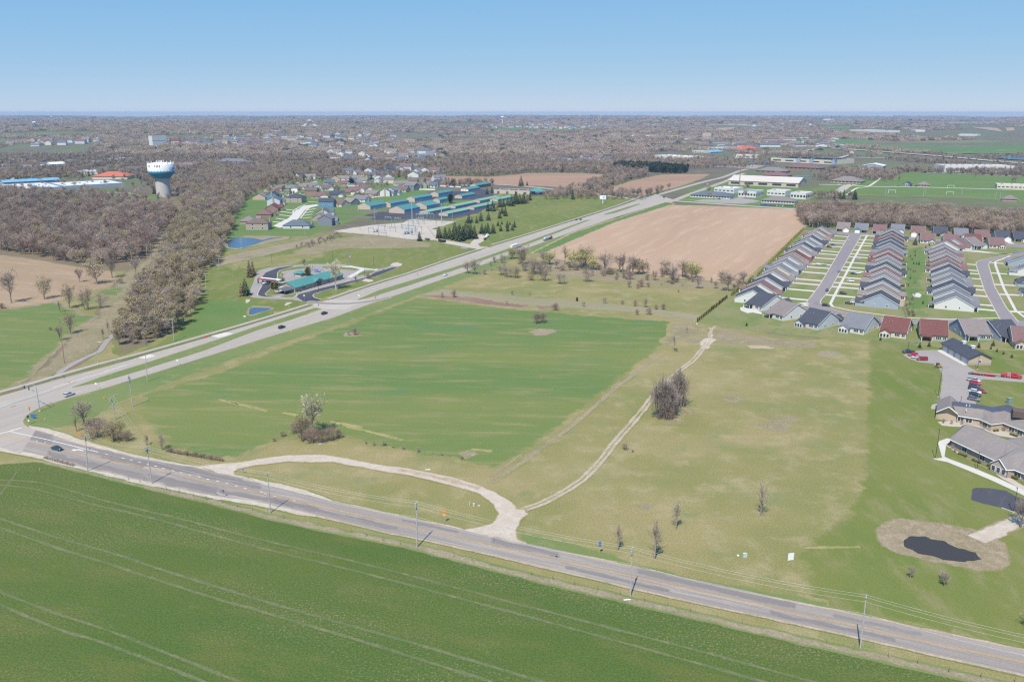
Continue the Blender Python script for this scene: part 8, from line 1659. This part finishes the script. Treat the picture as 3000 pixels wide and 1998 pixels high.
far_houses([(600,345),(1250,340),(1900,338),(2900,338),(2900,350),(1900,350),(1200,350),(600,352)], 40, 'tiny white building just below the horizon', 'tiny buildings below the horizon', 3.0)
cm = []
for k in ('black', 'navy', 'silver', 'white', 'red', 'blue', 'grey', 'silver', 'white'):
    m = MB(); loft(m, [sec(-2.3, .8, .3, .9), sec(-1.2, .92, .25, 1.0), sec(1.2, .92, .25, .98), sec(2.3, .78, .35, .8)]); nb = len(m.f); loft(m, [sec(-1.8, .7, .95, 1.0, .03), sec(-1.1, .75, .95, 1.45, .08), sec(.4, .75, .95, 1.45, .08), sec(1.2, .7, .95, 1.0, .02)]); m.mi = [0] * nb + [1] * (len(m.f) - nb); cm.append(m.mesh('far_car', [PAINT[k], GLASS]))
def park(a, b, n, rows_, gap, label, grp):
    A, B = g(*a), g(*b); d = (B - A).normalized(); q = Vector((-d.y, d.x, 0)); an = math.atan2(d.y, d.x) + math.pi / 2
    for r_ in range(rows_):
        for i in range(n):
            if rr.random() < .25: continue
            p = A.lerp(B, (i + .3 * rr.random()) / n) + q * r_ * gap; o = put('parked_car', rr.choice(cm)); o.location = (p.x, p.y, .08); o.rotation_euler = (0, 0, an); tag(o, label, 'car', grp)
park((2152,478), (2255,482), 22, 5, 14, 'car in the packed car park of the shopping district', 'cars in the packed car park')
park((2060,484), (2140,484), 9, 2, 16, 'car in the pale car park by the shops', 'cars in the pale car park'); park((2232,602), (2335,606), 12, 1, 10, 'car in front of the taupe-roofed office', 'cars at the taupe-roofed office'); park((2430,541), (2520,543), 10, 1, 8, 'car beside the broad hip-roofed building', 'cars at the hip-roofed building'); park((2610,545), (2690,547), 8, 1, 8, 'car along the road by the sports field', 'cars along the sports field road'); park((2660,503), (2760,506), 10, 1, 8, 'car beside the long white warehouse', 'cars beside the warehouse')
for px, py, ang in ((2613,566,.1),(2782,571,.1),(2785,552,.1)):
    o = root('soccer_goal', g(px, py), ang, 'white goal frame on the green sports field', 'goal', 'goals on the sports field')
    for s in (-5.5, 5.5): m = MB(); m.tube([(s, 0, 0), (s, 0, 4.5)], .22, 5); m.build('post', TRIM, o)
    m = MB(); m.tube([(-5.5, 0, 4.5), (5.5, 0, 4.5)], .22, 5); m.build('crossbar', TRIM, o)
for i, (px, py, ty) in enumerate(((2593,575,548),(2601,571,552),(2705,574,552),(2711,568,550),(2818,574,547),(2916,583,562),(2930,580,563))): o = tag(MB().tube([(0, 0, 0), (0, 0, high(px, py, ty))], [.4, .25], 6).build('floodlight_mast', STEEL), 'pale floodlight mast beside the sports field', 'mast', 'floodlight masts of the sports field'); o.location = g(px, py)

# ---------------------------------------------------------------- the wooded land to the horizon
HP = {}
for ob in COL.objects:
    if ob.name.startswith(('house', 'far_building')) and ob.parent is None: HP.setdefault((int(ob.location.x // 60), int(ob.location.y // 60)), []).append(ob.location)
def near_house(x, y, r_):
    i, j = int(x // 60), int(y // 60)
    for a in (-1, 0, 1):
        for b in (-1, 0, 1):
            for p in HP.get((i + a, j + b), ()):
                if abs(x - p.x) < r_ and -r_ * 1.5 - (30 if y > 2000 else 0) < y - p.y < r_ * .5: return True
    return False
def blocked(x, y, z):
    px, py = proj(x, y, z)
    for P, dn, x0, x1, y0, y1 in OPEN:
        if x0 <= px <= x1 and y0 <= py <= y1 and inside(P, px, py): return rr.random() > dn
    return False
WK = [WHOLE[k] for k in ('bare0', 'bare1', 'bare2', 'bare3', 'bud0', 'bud1', 'spruce0', 'pine')]
def ring(y0, y1, step, hs, cov, name, label, grow=0.0, kinds=None):
    pts = []; y = y0
    while y < y1:
        st = step * (1 + grow * (y - y0) / (y1 - y0)); half = .66 * y + 60; x = -half
        while x < half:
            a, b = x + rr.uniform(-.5, .5) * st, y + rr.uniform(-.5, .5) * st
            n = mnoise.noise(Vector((a / 330, b / 330, 1.7))) + .5 * mnoise.noise(Vector((a / 90, b / 90, 4.2)))
            px, py = proj(a, b)
            town = px < 1350 and y > 1400; right = px > 1900 and y < 2600
            th = cov + (.1 if town else 0) - (.35 if right else 0)
            if n < th and not (py > (586 if px > 620 else 599)) and not near_house(a, b, 20):
                z = elev(a, b)
                if not blocked(a, b, z):
                    n2 = mnoise.noise(Vector((a / 120, b / 120, 8.0))); r_ = rr.random()
                    if town: k = 4 + (rr.random() < .4) if r_ < .28 + .35 * n2 else (6 if r_ > .935 else rr.randrange(4))
                    else: k = 4 if r_ < .08 + .3 * n2 else (6 if r_ > .985 - max(0, mnoise.noise(Vector((a / 200, b / 200, 2.2))) - .35) * 1.5 else rr.randrange(4))
                    hh = rr.uniform(*hs) * (.8 if k in (4, 5) else 1.0); pts.append((a, b, z - .3, hh / (8 if k >= 6 else 10), k))
            x += st
        y += st * .86
    scatter(name, pts, WK, label, 'woodland'); return len(pts)
n1 = ring(960, 2300, 10.5, (9, 15), .34, 'town_trees', 'mass of bare and budding trees around the far town')
# the pine plantation beside the brown hill field and the brush in front of it
pp = [(x, y, 0, rr.uniform(11, 15) / 8, rr.choice((6, 7))) for x, y in fill([(1795,497),(1850,503),(1950,508),(2010,509),(2015,500),(1930,490),(1810,486)], 8)] + [(x, y, 0, rr.uniform(6, 10) / 10, rr.choice((1, 2, 4))) for x, y in fill([(1712,548),(1722,536),(1770,522),(1820,516),(1900,512),(1880,520),(1830,530),(1790,540),(1760,552),(1730,556)], 6)]
scatter('pine_plantation', pp, WK, 'dark green block of pines with bare brush at its foot', 'woodland')
def clump(seed, n=7, R_=14.0, ev=0):
    r = random.Random(seed); m = MB()
    for i in range(n):
        a, q = r.uniform(0, 6.28), R_ * math.sqrt(r.random()); c = Vector((q * math.cos(a), q * math.sin(a), 0)); h = r.uniform(9, 14); rad = r.uniform(3.5, 5.5)
        for k in range(150):
            v = Vector((r.gauss(0, 1), r.gauss(0, 1), r.gauss(0, 1))).normalized(); v = Vector((v.x, v.y, abs(v.z) * 1.2 - .15)); p = c + Vector((v.x * rad, v.y * rad, h * .45 + v.z * h * .5)) * 1.0
            u = Vector((r.gauss(0, 1), r.gauss(0, 1), r.gauss(0, 1))).normalized() * r.uniform(.5, 1.1); w_ = u.cross(v).normalized() * r.uniform(.22, .5)
            m.add([p - u, p - w_, p + u, p + w_], [(0, 1, 2, 3)])
    return m
CLM = []
for i, mt in enumerate((TW, TWG, TWR, BUD, NEE)):
    o = clump(40 + i).build('tree_clump', mt); p = gt((1100, 1500, 1950, 700, 1300)[i], 408); o.location = p; CLM.append(tag(o, '%s clump of trees on the far rolling land' % ('brown', 'grey', 'russet', 'olive', 'dark evergreen')[i], 'trees', None, 'stuff'))
def ring2(y0, y1, step, cov, sc, name, label):
    pts = []; y = y0
    while y < y1:
        half = .66 * y + 100; x = -half
        st = step * (1 + .6 * (y - y0) / (y1 - y0))
        while x < half:
            a, b = x + rr.uniform(-.5, .5) * st, y + rr.uniform(-.5, .5) * st
            n = mnoise.noise(Vector((a / 700, b / 900, 5.7))) + .6 * mnoise.noise(Vector((a / 240, b / 260, 1.2)))
            px, _ = proj(a, b)
            if n < cov - (.22 if px > 1900 else 0) and not near_house(a, b, 34):
                z = elev(a, b)
                if not blocked(a, b, z):
                    n2 = mnoise.noise(Vector((a / 400, b / 400, 8.0))); k = 3 if rr.random() < (.16 if px < 1300 else .05) + .2 * n2 else (4 if rr.random() < .05 + .12 * max(0, mnoise.noise(Vector((a / 500, b / 500, 3)))) else rr.randrange(3))
                    pts.append((a, b, z - .5, sc * rr.uniform(.8, 1.2), k))
            x += st
        y += st * .86
    scatter(name, pts, CLM, label, 'woodland'); return len(pts)
n2 = ring2(2300, 6000, 27, .28, 1.0, 'far_woods', 'rolling bare woods of the middle distance')
n3 = ring2(6000, 15400, 62, .34, 1.7, 'horizon_woods', 'blue-brown woods under the horizon')
print('instances', n1, n2, n3)
# ---------------------------------------------------------------- haze
m = bpy.data.materials.new('haze_air'); m.use_nodes = True; nt = m.node_tree; nt.nodes.clear()
ou = nt.nodes.new('ShaderNodeOutputMaterial'); pv = nt.nodes.new('ShaderNodeVolumePrincipled'); pv.inputs['Color'].default_value = (.49, .67, .89, 1); pv.inputs['Density'].default_value = 6.0e-5
pv.inputs['Anisotropy'].default_value = .0
nt.links.new(pv.outputs[0], ou.inputs['Volume'])
hz = MB(); hz.b2(-17000, 17000, -1500, 17000, -3, 126); o = hz.build('haze', m); o['kind'] = 'stuff'
